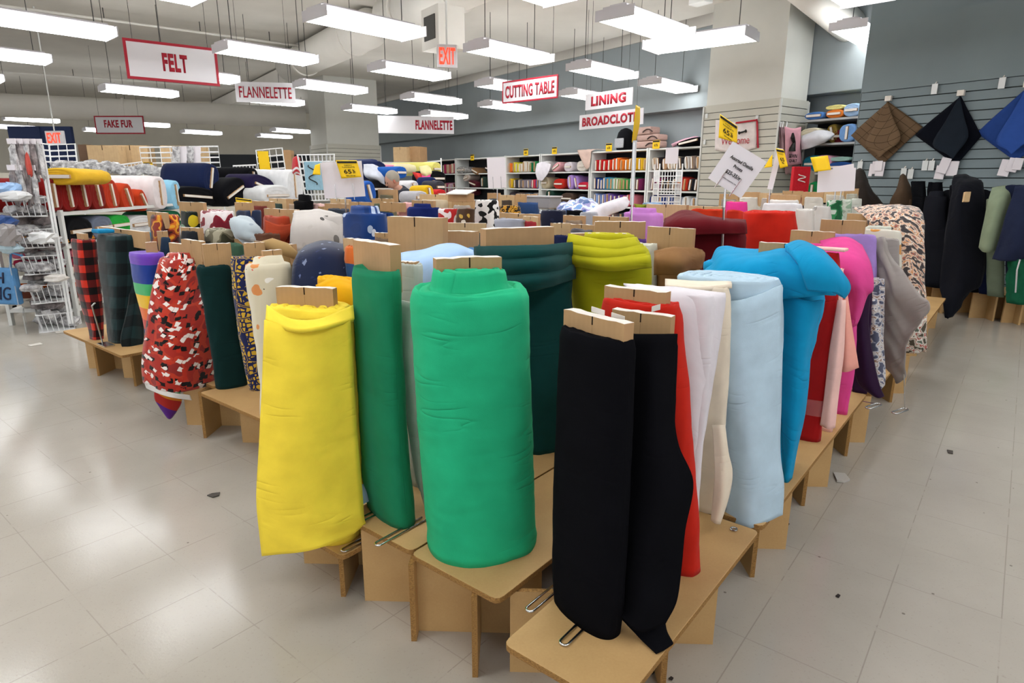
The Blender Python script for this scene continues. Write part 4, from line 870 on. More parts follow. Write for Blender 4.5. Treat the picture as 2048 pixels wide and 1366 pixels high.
DOGS = pat_dogs('fabric_animal_print')
r, D, sx = bolt('cream bolt printed with small animals behind the yellow bolt', DOGS, [(528, 489, 584), (600, 497, 588), (680, 508, 592), (760, 520, 596)], D=3.0, asp=0.65, ang=math.radians(40), board=(524, 562, 500), layers=1.5, rise=0.03)
r, D, sx = bolt('navy bolt with pale flower motifs and a domed top', pat_spots('fabric_navy_motif', '#1a2340', ['#7a84a2', '#232d54', '#59658c', '#1e2849'], 30, 0.33, 'MANHATTAN'), [(520, 585, 705), (570, 583, 710), (700, 590, 700)], D=3.05, asp=0.7, core=False, layers=1)
sheet('loose_end', [S((612, 492, 3.10), (645, 483, 3.08), (685, 490, 3.12)), S((594, 512, 2.95), (645, 505, 2.90), (700, 512, 2.97)), S((585, 560, 2.90), (645, 556, 2.84), (706, 560, 2.92)), S((584, 620, 2.88), (645, 620, 2.83), (704, 620, 2.91))], pat_spots('fabric_navy_motif', '', []), r, thick=0.01, ripple=0.008, seed=45)

r = thing('fabric_piece', 'small light blue cloth corner on the table beside the dark green bolt', 'fabric', P(715, 1000, TZ))
sheet('cloth', [S((700, 985, 1.95), (716, 972, 1.96), (738, 972, 2.0)), S((698, 992, 1.92), (716, 988, 1.92), (738, 985, 1.98)), S((701, 1011, 1.90), (718, 1010, 1.91), (740, 1000, 1.97))], fab('#a8bdd2'), r, thick=0.012, ripple=0.012, seed=46)
# ---------------------------------------------------------------- the rows of bolts behind
def DZ(x, y, z=1.05):
    q = P(x, y, z); return math.hypot(q[0], q[1])
def mid(label, mat, xl, xr, yt, D=None, board=None, flare=0, asp=0.6, core=True, **kw):
    D = D or DZ((xl + xr) / 2, yt)
    kw.setdefault('wr', 0.010); kw.setdefault('ridge', 0.012)
    return bolt(label, mat if not isinstance(mat, str) else fab(mat), [(yt, xl, xr), (yt + 60, xl - flare, xr + flare), (yt + 140, xl - flare, xr + flare)], D=D, asp=asp, board=board, core=core, res=2, **kw)

BIRD = pat_spots('fabric_bird_print', '#c2bbb6', ['#4b4744', '#bdb6b0', '#6f6965', '#b9b2ad'], 14, 0.30)
STAR = pat_spots('fabric_blue_star_print', '#163a78', ['#cfd6e2', '#123066', '#aebcd4', '#143670'], 14, 0.33)
r, D, sx = mid('pale grey print bolt with small dark birds, behind the navy motif bolt', BIRD, 580, 684, 432, 4.1, core=False, layers=3)
sheet('loose_end', [S((590, 425, 4.05), (630, 422, 4.0), (684, 430, 4.05)), S((584, 452, 3.93), (640, 455, 3.86), (685, 470, 3.95)), S((582, 500, 3.92), (640, 505, 3.85), (686, 520, 3.94))], BIRD, r, thick=0.012, ripple=0.02, seed=50)
r, D, sx = mid('royal blue bolt with white star shapes next to the bird print', STAR, 684, 776, 430, 4.5, core=False, layers=4, rise=0.05)
r, D, sx = mid('rust red bolt with ring motifs left of the bird print', pat_spots('fabric_rust_ring', '#a33a1f', ['#8c3420', '#b24a2a', '#7a2a1c'], 8, 0.3), 526, 592, 436, 4.4, board=(530, 594, 418, 0), layers=2)
sheet('loose_end', [S((530, 440, 4.25), (560, 450, 4.2), (592, 446, 4.25)), S((530, 470, 4.22), (552, 478, 4.18), (585, 462, 4.22)), S((528, 500, 4.22), (540, 500, 4.2), (556, 498, 4.22))], fab('#a8442a'), r, ripple=0.02, seed=51)
mid('dark navy bolt with pale circles left of the rust bolt', pat_spots('fabric_navy_circle', '#1f2a44', ['#4a5874', '#2a3654', '#6b7894'], 9, 0.3), 474, 524, 424, 4.9, board=(472, 503, 405, 0))
r = thing('fabric_piece', 'crumpled pale grey blue cloth lying over the bolts left of the rust bolt', 'fabric', PD(495, 470, 4.4))
sheet('cloth', [S((470, 446, 4.5), (485, 436, 4.45), (505, 442, 4.5)), S((462, 455, 4.3), (490, 450, 4.25), (520, 458, 4.3)), S((468, 478, 4.25), (495, 470, 4.2), (528, 472, 4.25)), S((490, 492, 4.24), (505, 488, 4.2), (530, 490, 4.24))], pat_spots('fabric_grey_blue', '#a9b4ba', ['#8f9aa4', '#c4ccd0'], 14, 0.3), r, thick=0.02, ripple=0.05, seed=52, rf=2)
mid('maroon and white folk print bolt in the left middle', pat_multi('fabric_deer_print', [(0.0, '#6e1626'), (0.45, '#8a1f2e'), (0.5, '#ddd3d3'), (0.6, '#e4dcdc')], 11, 1), 398, 470, 424, 4.9, core=False, layers=2)
mid('black bolt with yellow and green badges left of the maroon print', pat_spots('fabric_badge_print', '#15201a', ['#d8c02a', '#7fa287', '#18241e', '#15201a'], 9, 0.36), 360, 406, 426, 5.1, board=(360, 408, 404, 0))
mid('autumn leaf print bolt with a lumpy top in the left middle', pat_multi('fabric_autumn_print', [(0.0, '#3a1512'), (0.43, '#7a2a18'), (0.5, '#c4661e'), (0.55, '#d99a2a'), (0.6, '#8a2f1c')], 14, 1), 302, 358, 434, 4.9, board=(297, 332, 424, 0), wr=0.014, layers=3, ridge=0.015)
mid('olive camouflage bolt low behind the red brush print', pat_multi('fabric_camo', [(0.0, '#3a3a2a'), (0.45, '#6a6550'), (0.55, '#a59f88')], 12, 1), 410, 476, 462, 4.5, board=(431, 492, 472, 0), ridge=0.012)
mid('dark bolt with a low board behind the rainbow bolt', '#24272c', 362, 404, 466, 4.5, board=(364, 402, 455, 10))
mid('brown leaf print bolt low behind the rust bolt', '#5a3a2a', 505, 560, 470, 4.2, board=(458, 563, 481, 0))
mid('bottle green print bolt hidden behind the dark green left bolt', '#3d5a48', 455, 486, 492, 3.9, board=(366, 405, 480, 0))
r = thing('fabric_piece', 'rolled camel coloured cloth lying on the bolts behind the animal print', 'fabric', PD(560, 498, 3.5))
k = MB(); k.tube([PD(524, 490, 3.5), PD(545, 488, 3.45), PD(570, 498, 3.4), PD(592, 512, 3.4)], [0.02, 0.03, 0.034, 0.02], 12); k.build('cloth_roll', CAMEL, r, smooth=True)
mid('camel bolt with an open board behind the animal print', CAMEL, 540, 592, 500, 3.6, board=(540, 588, 486, 0))
mid('thin yellow edged bolt with a small board next to the rainbow bolt', '#26364a', 318, 340, 478, 4.5, board=(318, 330, 462, 70), layers=1)
mid('turquoise bolt peeping out between the plaid and the autumn print', '#1f8ab0', 290, 322, 468, 5.0, core=False)

# boards and cloth around the tall cardboard in the centre
r, D, sx = bolt('light blue bolt with a very tall double cardboard board', LB2, [(512, 798, 944), (560, 800, 945), (700, 810, 930)], D=2.75, asp=0.62, board=(779, 889, 434, 17, 2.85), bth=0.05, layers=3, ridge=0.012, res=2)
sheet('loose_end', [S((800, 510, 2.68), (860, 498, 2.66), (905, 490, 2.72), (945, 505, 2.70)), S((800, 535, 2.56), (860, 525, 2.52), (915, 510, 2.54), (946, 525, 2.60)), S((801, 590, 2.54), (860, 590, 2.50), (915, 590, 2.52), (944, 590, 2.58))], LB2, r, thick=0.012, ripple=0.014, seed=53)
mid('sky blue bolt with a torn board right of the tall cardboard', SBLUE, 905, 985, 500, 2.95, board=(889, 955, 462, 19), bth=0.04, bmat=CARD2)
mid('orange and blue bolt behind the narrow dark green bolt', pat_stripes('fabric_orange_blue', [(0.0, '#1d3f6a'), (0.93, '#1f4a7a'), (0.995, '#d2661c')]), 690, 730, 497, 2.9, board=(690, 745, 478, 0), bmat=CARD3)
mid('dull brown bolt with a small board behind the tall cardboard', '#6e5a48', 748, 800, 480, 3.4, board=(752, 792, 466, 15))
mid('dark teal bolt with a long board in the centre, behind the sky blue bolt', '#1f3a44', 880, 1000, 470, 3.7, board=(889, 972, 446, 32), bmat=CARD3)
mid('navy bolt with a pale board right of the long centre board', NAVY, 1090, 1150, 474, 3.4, board=(1103, 1139, 446, 60), bmat=CARD3)
mid('grey bolt with two joined boards left of the chartreuse bolt', '#6a6870', 1140, 1192, 462, 3.9, board=(1137, 1194, 449, 0))
mid('purple bolt with a wide board right of the chartreuse bolt', '#4a2a70', 1196, 1296, 482, 3.15, board=(1190, 1291, 443, 34), bth=0.04)
mid('pale bolt with a board directly behind the purple bolt', '#b5a898', 1190, 1250, 446, 3.9, board=(1187, 1256, 433, 0))
mid('mauve pink bolt with rounded layers on its top', MAUVE, 1244, 1328, 432, 4.2, core=False, layers=5, ridge=0.02, rise=0.03)
r, D, sx = mid('large maroon bolt with loose folds across its top', MAROON, 1327, 1492, 446, 3.55, core=False, asp=0.5, layers=3)
sheet('slumped_fold', [S((1330, 440, 3.55), (1370, 424, 3.6), (1430, 436, 3.6), (1492, 438, 3.6)), S((1328, 452, 3.40), (1380, 444, 3.34), (1440, 446, 3.36), (1492, 448, 3.44)), S((1328, 475, 3.38), (1385, 470, 3.32), (1440, 468, 3.34), (1492, 468, 3.42))], MAROON, r, thick=0.02, ripple=0.02, seed=54)
mid('round bright red bolt with a spiral top behind the turquoise bolt', RED, 1484, 1594, 428, 3.9, core=False, asp=0.95, layers=7, ridge=0.014, e=2.1)
mid('orange red bolt with a wide board behind the maroon bolt', '#c2371c', 1380, 1455, 422, 4.4, board=(1295, 1375, 409, 0), bth=0.04, bmat=CARD3)
mid('scarlet bolt with a slim board in the middle right', '#b83020', 1452, 1486, 424, 4.9, board=(1374, 1444, 412, 0), bmat=CARD3)
mid('small hot pink bolt behind the red spiral bolt', '#d83a8a', 1450, 1496, 406, 6.0, board=(1455, 1486, 402, 0))

mid('royal blue pile like bolt in the middle distance', ROYAL, 815, 880, 418, 5.8, board=(825, 869, 401, 0), wr=0.02, ridge=0.02, rise=0.03)
mid('pink bolt beside a plain board in the middle distance', '#e0a8a8', 798, 834, 408, 6.2, board=(761, 809, 405, 0))
mid('dark blue bolt right of the white star print', '#173063', 756, 785, 428, 4.8, board=(700, 740, 404, 0))
mid('red and white leaf print bolt in the middle distance', pat_cow('fabric_red_white', '#e6dcdc', '#b32a2a', 11, 0.52), 876, 920, 420, 5.6, core=False)
mid('brown bolt with a beaded garland print next to the cow print', pat_spots('fabric_garland', '#4a3322', ['#d8cfc0', '#a83a2a', '#4a3322', '#c9a24a'], 15, 0.3), 914, 950, 420, 5.4, core=False)
t = thing('cardboard_box', 'white topped cardboard box lying open above the garland print', 'box', PD(925, 395, 5.6))
k = MB(); k.box(PD(922, 395, 5.6), 0.11, 0.05, 0.035, V, U); k.build('box_body', CARD2, t, bevel=0.003)
k = MB(); k.box(PD(922, 384, 5.55), 0.125, 0.06, 0.004, V, U * 0.96 + Z * 0.28); k.build('box_flap', PAPER, t)
mid('black and white cow print bolt in the centre distance', pat_cow('fabric_cow'), 950, 998, 403, 5.7, core=False, layers=2)
mid('tiger print bolt behind the cow print', pat_multi('fabric_tiger', [(0.0, '#17110c'), (0.47, '#c08a2a'), (0.56, '#1a130c'), (0.62, '#c9952f')], 16, 1), 998, 1040, 414, 6.4, core=False, wr=0.015)
mid('crumpled dark blue bolt right of the tiger print', '#2a426a', 1032, 1078, 409, 6.6, board=(1033, 1052, 388, 0), wr=0.02, ridge=0.02)
mid('navy bolt with pale leaf print near the centre', pat_spots('fabric_navy_leaf', '#14182e', ['#a9adb4', '#1c2240', '#5a6a58', '#14182e'], 17, 0.27), 1078, 1134, 423, 5.2, core=False)
mid('plain black bolt right of the navy leaf print', '#121214', 1131, 1166, 424, 5.2, core=False)
mid('silver grey bolt next to the plain black bolt', '#a8aab0', 1160, 1196, 428, 5.0, core=False, layers=3, ridge=0.015)
mid('grey bolt with a wide low board before the cow print', '#868288', 996, 1082, 440, 4.7, board=(1000, 1078, 427, 0))
mid('white scarf like bolt with crumpled layers below the cow print', '#a3a6b2', 985, 1060, 444, 4.5, core=False, wr=0.02, ridge=0.02)
r = thing('fabric_piece', 'white cloth draped like a sleeve over the bolts left of the yellow sign post', 'fabric', PD(1215, 415, 5.6))
sheet('cloth', [S((1240, 402, 6.0), (1250, 396, 5.95), (1258, 404, 6.0)), S((1205, 415, 5.8), (1222, 405, 5.7), (1250, 418, 5.8)), S((1175, 425, 5.6), (1198, 420, 5.5), (1215, 432, 5.6)), S((1168, 432, 5.5), (1190, 440, 5.45), (1205, 445, 5.5))], WHT, r, thick=0.02, ripple=0.03, seed=56)
r = thing('fabric_piece', 'pile of blue, lilac and white cloth in the centre distance', 'fabric', PD(1160, 412, 6.5))
sheet('cloth', [S((1118, 418, 6.7), (1140, 404, 6.7), (1165, 400, 6.8), (1200, 415, 6.7)), S((1115, 424, 6.4), (1145, 414, 6.3), (1175, 408, 6.3), (1205, 422, 6.4)), S((1120, 432, 6.2), (1150, 428, 6.1), (1180, 424, 6.1), (1200, 432, 6.2))], pat_multi('fabric_lilac_mix', [(0.0, '#2f4f86'), (0.44, '#8f88b4'), (0.5, '#c9cede'), (0.58, '#6d8fc0')], 8, 1), r, thick=0.03, ripple=0.06, seed=57, rf=2)
t = thing('storage_tub', 'grey plastic tub standing among the bolts in the centre distance', 'tub', PD(1086, 418, 7.2))
k = MB(); k.box(PD(1086, 405, 7.2), 0.17, 0.12, 0.065, V, U); k.build('tub_body', plain('tub_grey', '#8e8c90', 0.35), t, bevel=0.015)
k = MB(); k.box(PD(1086, 393, 7.2), 0.18, 0.13, 0.008, V, U); k.build('rim', plain('tub_rim', '#b5b3b8', 0.35), t, bevel=0.004)
mid('olive green bolt near the yellow sign post', '#7d8526', 1266, 1296, 412, 5.6, core=False, wr=0.02)
mid('grey blue folded bolt right of the olive bolt', '#7f97b4', 1284, 1326, 408, 6.4, core=False)
mid('black hat shaped bolt below the left price card', '#0f0f11', 590, 628, 404, 6.0, core=False, wr=0.02, rise=0.05)
mid('pale pink bolt right of the black hat shaped bolt', '#d9b3ae', 624, 650, 410, 6.0, board=(612, 650, 412, 0))
for i, (xl, xr, yb, D, c, lab) in enumerate((
    (500, 546, 402, 5.6, '#6a2f2a', 'bolt with a wide board left of the rust bolt, back row'), (540, 574, 397, 6.0, '#3c4a44', 'bolt with a tall board behind the rust bolt'),
    (574, 606, 398, 6.2, '#b09a86', 'bolt with a low board left of the black hat shaped bolt'), (650, 736, 408, 5.4, '#3a4250', 'grey blue bolt with a long board below the left price card'),
    (662, 700, 398, 6.6, '#5d4c44', 'brown bolt with a board just under the left price card'), (745, 786, 397, 7.0, '#4b5240', 'camouflage coloured bolt with a board below the person'),
    (757, 794, 379, 8.0, '#6a6450', 'bolt with a tall board right in front of the person'), (840, 905, 389, 6.9, '#b8a88e', 'pale tan bolt with a tilted board right of the person'),
    (905, 948, 400, 6.6, '#a39a90', 'bolt with a board beside the white topped box'), (976, 1000, 386, 7.4, '#52585f', 'bolt with a narrow board under the blank white card'),
    (1000, 1030, 390, 7.0, '#4a4038', 'bolt with a board behind the tiger print'), (1052, 1074, 388, 8.2, '#7a6a58', 'bolt with a board left of the grey tub'),
    (1128, 1170, 431, 4.6, '#8d7a68', 'tan bolt with a board before the plain black bolt'), (1048, 1078, 433, 4.4, '#9c3038', 'dark red bolt with a board before the navy leaf print'),
    (1440, 1478, 388, 6.8, '#8a8078', 'bolt with a board below the slanted price card'), (1478, 1520, 384, 7.2, '#c9c4ba', 'white bolt with a board right of the slanted price card post'),
    (1520, 1566, 386, 6.8, '#b3a9a0', 'bolt with a board under the edge-on white card'), (1566, 1606, 382, 7.4, '#8f4a3a', 'bolt with a board left of the pink tea towel'),
    (1606, 1648, 384, 7.0, '#cac5bc', 'pale bolt with a board below the pink tea towel'), (1648, 1690, 379, 7.6, '#bfb9ac', 'pale bolt with a board below the plain white card'),
    (1690, 1718, 377, 7.9, '#a9a79a', 'grey bolt with a tall board at the right end of the back row'), (1535, 1602, 390, 6.3, '#cfcac6', 'white bolt with a long pale board in the right back row'),
    (1725, 1778, 436, 5.9, '#c2a8a0', 'pinkish print bolt with a board before the rose print'))):
    mid(lab, c, xl + 2, xr - 1, yb + 13, D, board=(xl, xr, yb, 0), bmat=(CARD2, CARD3, CARD)[i % 3])
mid('white bolt with folded layers in the right back row', '#d2cfd2', 1524, 1606, 410, 5.6, core=False, layers=3, ridge=0.012)
mid('white bolt with grey sketch print in the right middle', pat_spots('fabric_sketch', '#c9c5bf', ['#8b8780', '#b5a08a', '#c9c5bf'], 16, 0.26), 1590, 1630, 422, 5.2, core=False)
mid('white bolt with black loops print next to the sketch print', pat_spots('fabric_loops', '#c6c3bf', ['#6a6867', '#c6c3bf', '#9b9896'], 13, 0.28), 1626, 1662, 416, 5.5, core=False)
mid('green and white leaf print bolt in the right back row', pat_multi('fabric_green_leaf', [(0.0, '#1d5a38'), (0.48, '#3a8a58'), (0.56, '#c4d0c4')], 14, 1), 1654, 1686, 404, 6.0, core=False, wr=0.02)
mid('pale green print bolt right of the green leaf print', pat_multi('fabric_pale_green', [(0.0, '#8aa38c'), (0.5, '#bfc6ba'), (0.6, '#9aa898')], 14, 1), 1682, 1704, 402, 6.2, core=False)
mid('off white bolt at the right end behind the rose print', '#c6c8bf', 1702, 1724, 400, 6.4, core=False)
mid('red bolt with a slim board left of the lavender bolt', '#b52a22', 1592, 1640, 476, 3.7, board=(1602, 1640, 470, 0))
mid('white bolt behind the lavender bolt', '#cfd2c6', 1732, 1784, 456, 5.0, core=False)

# ---------------------------------------------------------------- price cards and sign posts
def card_text(root, c, x, up, lines, size, mat=INK, nrm=None, bold=0.02):
    nrm = nrm if nrm is not None else np.cross(x, up)
    for txt, dy, h_, w_ in lines: text_mesh(txt, 'lettering', mat, root, c + up * dy * size + nrm * 0.006, x, up, h_ * size, w_ * size, bold, 0.0015)
def card_stand(label, corners, D, mat=CARDW, lines=(), turn=0.0, post=True, fork=True, foot=None):
    """card given by its four photo corners (upper left, upper right, lower right, lower left) on a wire stand"""
    ul, ur, lr, ll = [PD(c[0], c[1], D + (c[2] if len(c) > 2 else 0)) for c in corners]
    c = (ul + ur + lr + ll) / 4; x = (ur - ul) + (lr - ll); wd = np.linalg.norm(x) / 2; x /= np.linalg.norm(x); up = (ul - ll) + (ur - lr); ht = np.linalg.norm(up) / 2
    up -= x * (up @ x); up /= np.linalg.norm(up); n = np.cross(x, up)
    base = foot if foot is not None else np.array([c[0], c[1], TZ]); root = thing('price_card', label, 'price sign', base)
    k = MB(); k.box(c, wd / 2, 0.003, ht / 2, x, n, up); k.build('card', mat, root)
    if fork:
        for s_ in (-0.22, 0.22):
            q = c + x * wd * s_ - up * ht / 2; k = MB(); k.tube([q - up * 0.02 + n * 0.006, q + up * ht * 0.38 + n * 0.006], 0.0028, 6); k.build('fork_wire', CHROME, root)
    if post:
        k = MB(); q = c - up * ht * 0.45 - n * 0.012; k.tube([q, np.array([q[0], q[1], q[2] - 0.1]), np.array([base[0], base[1], base[2]])], 0.006, 8); k.build('post', CHROME, root)
    card_text(root, c, x, up, lines, ht)
    return root, c, x, up, n, wd, ht
def yellow_tag(label, corners, D, lines=None, droop=0.02, band=True):
    ul, ur, lr, ll = [PD(q[0], q[1], D) for q in corners]
    c = (ul + ur + lr + ll) / 4; root = thing('price_tag', label, 'price tag', c)
    x = (ur - ul); x /= np.linalg.norm(x); up = (ul + ur - ll - lr) / 2; ht = np.linalg.norm(up); up /= ht; n = np.cross(x, up); n /= np.linalg.norm(n)
    sheet('tag_sheet', [[ul - n * 0.02, ur - n * 0.02], [ul + n * 0.004, ur + n * 0.004], [(ul + ll) / 2 + n * 0.012, (ur + lr) / 2 + n * 0.012], [ll + n * droop, lr + n * droop]], TAGY, root, res=4, thick=0.0015, ripple=0)
    if band:
        k = MB(); k.box((ul + ur) / 2 - up * ht * 0.07 + n * 0.012, np.linalg.norm(ur - ul) * 0.47, 0.0012, ht * 0.06, x, n, up); k.build('black_band', INK, root)
    if lines:
        wd = np.linalg.norm(ur - ul)
        for txt, dy, h_, w_, dx in lines: text_mesh(txt, 'lettering', INK, root, c + up * dy * ht + x * dx * wd + n * 0.021, x, up, h_ * ht, w_ * wd, 0.02, 0.0012)
    return root
T65 = (('FLEECE &', 0.24, 0.07, 0.36, 0), ('FLANNELETTE', 0.13, 0.07, 0.6, 0), ('65', -0.13, 0.25, 0.36, -0.1), ('%', -0.08, 0.14, 0.13, 0.2), ('OFF', -0.2, 0.08, 0.14, 0.2), ('REG. PRICES', -0.38, 0.06, 0.42, 0))
card_stand('blank white card on a forked stand in the left middle', ((640, 326), (724, 321), (730, 393), (650, 397)), 5.0)
yellow_tag('yellow 65% OFF tag over the top of the left white card', ((672, 322), (714, 322), (723, 354), (683, 357)), 4.93, T65)
yellow_tag('plain yellow flap at the left side of the left white card', ((630, 331), (640, 328), (641, 350), (625, 349)), 4.96, band=False)
card_stand('blank white upright card in the centre before the back shelves', ((973, 316), (1011, 315), (1012, 375), (977, 377)), 7.2)
card_stand('white card reading Assorted Chenille Prints, tilted on a steel post', ((1447, 273), (1513, 322), (1502, 399), (1434, 366)), 3.35, lines=(('Assorted Chenille', 0.2, 0.085, 0.62), ('Prints', 0.05, 0.075, 0.24), ('$25-35/m', -0.14, 0.11, 0.42), ('while supplies last', -0.3, 0.03, 0.42)), foot=PD(1463, 440, 3.5) * np.array([1, 1, 0]) + Z * TZ)
yellow_tag('yellow 65% OFF tag on top of the slanted Chenille card', ((1440, 230), (1475, 254), (1474, 286), (1437, 276)), 3.42, T65)
card_stand('white card seen edge-on left of the pink tea towel', ((1549, 296), (1558, 297), (1553, 380), (1540, 378)), 5.6, fork=False)
yellow_tag('narrow yellow tag on the edge-on white card', ((1552, 298), (1568, 301), (1576, 333), (1560, 337)), 5.5, (('65', -0.05, 0.22, 0.5, 0), ('%', -0.25, 0.1, 0.3, 0), ('FLEECE', 0.25, 0.08, 0.6, 0)))
yellow_tag('yellow flap at the left of the edge-on white card', ((1538, 318), (1545, 310), (1544, 334), (1528, 336)), 5.55, band=False)
card_stand('plain white card low in front of the recess shelves', ((1634, 341), (1710, 335), (1711, 382), (1636, 384)), 6.2, fork=False)
card_stand('white card tilted behind the plain white card at the recess', ((1664, 338), (1707, 324), (1709, 345), (1668, 345)), 6.4, fork=False)
yellow_tag('plain yellow tag above the plain white card at the recess', ((1621, 316), (1656, 312), (1662, 340), (1629, 344)), 6.1, band=False)
t = thing('sign_post', 'tall clear sign post in the centre right with a yellow tag seen edge-on', 'sign post', PD(1262, 440, 3.3) * np.array([1, 1, 0]) + Z * TZ)
a, b_ = PD(1262, 470, 3.3), PD(1268, 285, 3.3); k = MB(); k.tube([np.array([a[0], a[1], TZ]), a, b_], 0.005, 8); k.build('post', CHROME, t)
k = MB(); c = (PD(1264, 405, 3.3) + PD(1269, 286, 3.3)) / 2; k.box(c, 0.010, 0.002, 0.155, RT, _fwd, Z); k.build('clear_channel', plain('clear_plastic', '#bdbabd', 0.2, 0.6), t)
sheet('yellow_tag', [S((1272, 210, 3.30), (1280, 214, 3.45)), S((1268, 248, 3.29), (1279, 248, 3.44)), S((1264, 285, 3.30), (1272, 280, 3.44))], TAGY, t, thick=0.002, ripple=0.0)
yellow_tag('small yellow tag behind the left bolts below the black lying bolt', ((471, 396), (503, 400), (506, 416), (474, 418)), 5.6)
# ---------------------------------------------------------------- shelves along the grey back wall
NF, SHZ = 9.12, (0.45, 0.87, 1.19, 1.56, 1.95)
BLKM = plain('shelf_back', '#1d1d20', 0.9)
def wcol(x, y=340, n=NF): q = PPl(x, y, WN, n); return WW @ q
def shelf_unit(label, xa, xb, heights=SHZ, top=True):
    wa, wb = wcol(xa), wcol(xb); w0, w1 = min(wa, wb), max(wa, wb); cw, hw = (w0 + w1) / 2, (w1 - w0) / 2; zt = heights[-1] + 0.03
    root = thing('shelf_unit', label, 'shelf unit', nwz(NF + 0.2, cw))
    for s_ in (-1, 1):
        k = MB(); k.box(nwz(NF + 0.2, cw + s_ * (hw - 0.02), zt / 2), 0.2, 0.018, zt / 2, WN, WW); k.build('side_panel', WHITE, root)
    for z in heights:
        k = MB(); k.box(nwz(NF + 0.2, cw, z), 0.2, hw - 0.04, 0.014, WN, WW); k.build('shelf', WHITE, root)
    k = MB(); k.box(nwz(NF + 0.41, cw, zt / 2), 0.006, hw, zt / 2, WN, WW); k.build('back_panel', BLKM, root)
    return root
for lab, a, b_ in (('back shelf unit with rolled brown and maroon bolts, left of the blank white card', 912, 1010), ('back shelf unit with orange, cream and green bolts right of the blank white card', 1011, 1080),
    ('back shelf unit with pale and round ended bolts under the CUTTING TABLE sign', 1081, 1180), ('back shelf unit with colour sorted red to yellow bolts under the BROADCLOTH sign', 1181, 1294),
    ('back shelf unit half hidden behind the white wire tower', 1295, 1402), ('back shelf unit at the far left end beside the stacked cartons', 838, 911)): shelf_unit(lab, a, b_)

ORD = ['leftmost', 'second', 'third', 'fourth', 'fifth', 'sixth', 'seventh', 'eighth', 'ninth', 'tenth', 'eleventh', 'twelfth', 'thirteenth', 'fourteenth', 'fifteenth', 'sixteenth']
def shelf_row(where, group, x0, x1, z, cols, hh=0.118, fill=0.92, jit=0.012, lean=0.0):
    """bolts standing side by side on a shelf between two pixel columns, spines to the front"""
    n = len(cols); w0, w1 = wcol(x0), wcol(x1); st = (w1 - w0) / n
    for i, (c, nm) in enumerate(cols):
        h = hh + rnd.uniform(-1, 1) * jit; q = nwz(NF + 0.03 + rnd.uniform(0, 0.03), w0 + st * (i + 0.5), z + 0.016 + h)
        lying_bolt('%s bolt, %s from left on the %s' % (nm, 'last' if i == n - 1 else ORD[i] if i else 'first', where), fab(c, 0.2), q, None, None, h, abs(st) / 2 * fill, WN, 0.33, lean=lean + rnd.uniform(-0.04, 0.04), bfrac=0.82, group=group, res=2, seed=i, white=rnd.random() < 0.7)
U4 = 'shelf under the BROADCLOTH sign'
shelf_row('top ' + U4, 'bolts on the top shelf under the BROADCLOTH sign', 1186, 1291, SHZ[3], [('#a81a22', 'dark red'), ('#b81f22', 'red'), ('#c42420', 'bright red'), ('#cf3a1e', 'scarlet'), ('#d8542a', 'coral'), ('#e0702a', 'orange'), ('#e07a28', 'bright orange'), ('#dd8a34', 'light orange'), ('#c9962a', 'amber'), ('#d8a828', 'gold'), ('#e2b52c', 'golden yellow'), ('#e8c43a', 'yellow')])
shelf_row('middle ' + U4, 'bolts on the middle shelf under the BROADCLOTH sign', 1186, 1278, SHZ[2], [('#1a2f6a', 'navy'), ('#1f4a96', 'royal blue'), ('#2a6ab0', 'blue'), ('#3a8ab8', 'sky blue'), ('#55a2b4', 'turquoise'), ('#7fb8b4', 'aqua'), ('#9cc4a0', 'mint'), ('#a9c48a', 'pale green'), ('#7fb060', 'light green'), ('#3f9a50', 'green'), ('#2a8a4a', 'leaf green'), ('#1d6a44', 'dark green'), ('#5a5a60', 'grey'), ('#7a2a58', 'plum')])
shelf_row('third ' + U4, 'bolts on the third shelf under the BROADCLOTH sign', 1186, 1270, SHZ[1], [('#8aa4d8', 'light blue'), ('#7f98d0', 'periwinkle'), ('#8e90cf', 'lavender blue'), ('#8a70b8', 'lilac'), ('#6a4a9a', 'purple'), ('#5a3a86', 'dark purple'), ('#6d4598', 'violet'), ('#c06a90', 'dusty pink'), ('#d8566a', 'rose'), ('#d87a8a', 'pink')], hh=0.12)
shelf_row('bottom ' + U4, 'bolts on the bottom shelf under the BROADCLOTH sign', 1186, 1290, SHZ[0], [('#8a5a6a', 'mauve'), ('#a04a5a', 'berry'), ('#5a4a4a', 'brown'), ('#3a3a40', 'charcoal'), ('#7a7a80', 'grey'), ('#b0a8a0', 'stone')], hh=0.15)
U2 = 'shelf right of the blank white card'
shelf_row('top ' + U2, 'bolts on the top shelf right of the blank white card', 1014, 1078, SHZ[3], [('#e0702a', 'orange'), ('#d8c83a', 'lime yellow'), ('#d8d04a', 'yellow'), ('#d8cfc0', 'cream'), ('#d4ccc0', 'ivory'), ('#cfc6b8', 'off white'), ('#1d6a44', 'dark green'), ('#2a7a4a', 'green'), ('#a9c8a8', 'pale green')])
shelf_row('middle ' + U2, 'bolts on the middle shelf right of the blank white card', 1014, 1078, SHZ[2], [('#d8b02a', 'golden'), ('#3a3a40', 'black'), ('#6a6468', 'grey'), ('#8a8088', 'mauve grey'), ('#7a7480', 'slate'), ('#c03a50', 'rose red'), ('#1f4fa0', 'blue')], hh=0.11)
shelf_row('third ' + U2, 'bolts on the third shelf right of the blank white card', 1014, 1078, SHZ[1], [('#3a3238', 'dark grey'), ('#6a5a50', 'brown'), ('#4a5a6a', 'slate blue'), ('#8a8078', 'taupe')])
U5 = 'shelf behind the white wire tower'
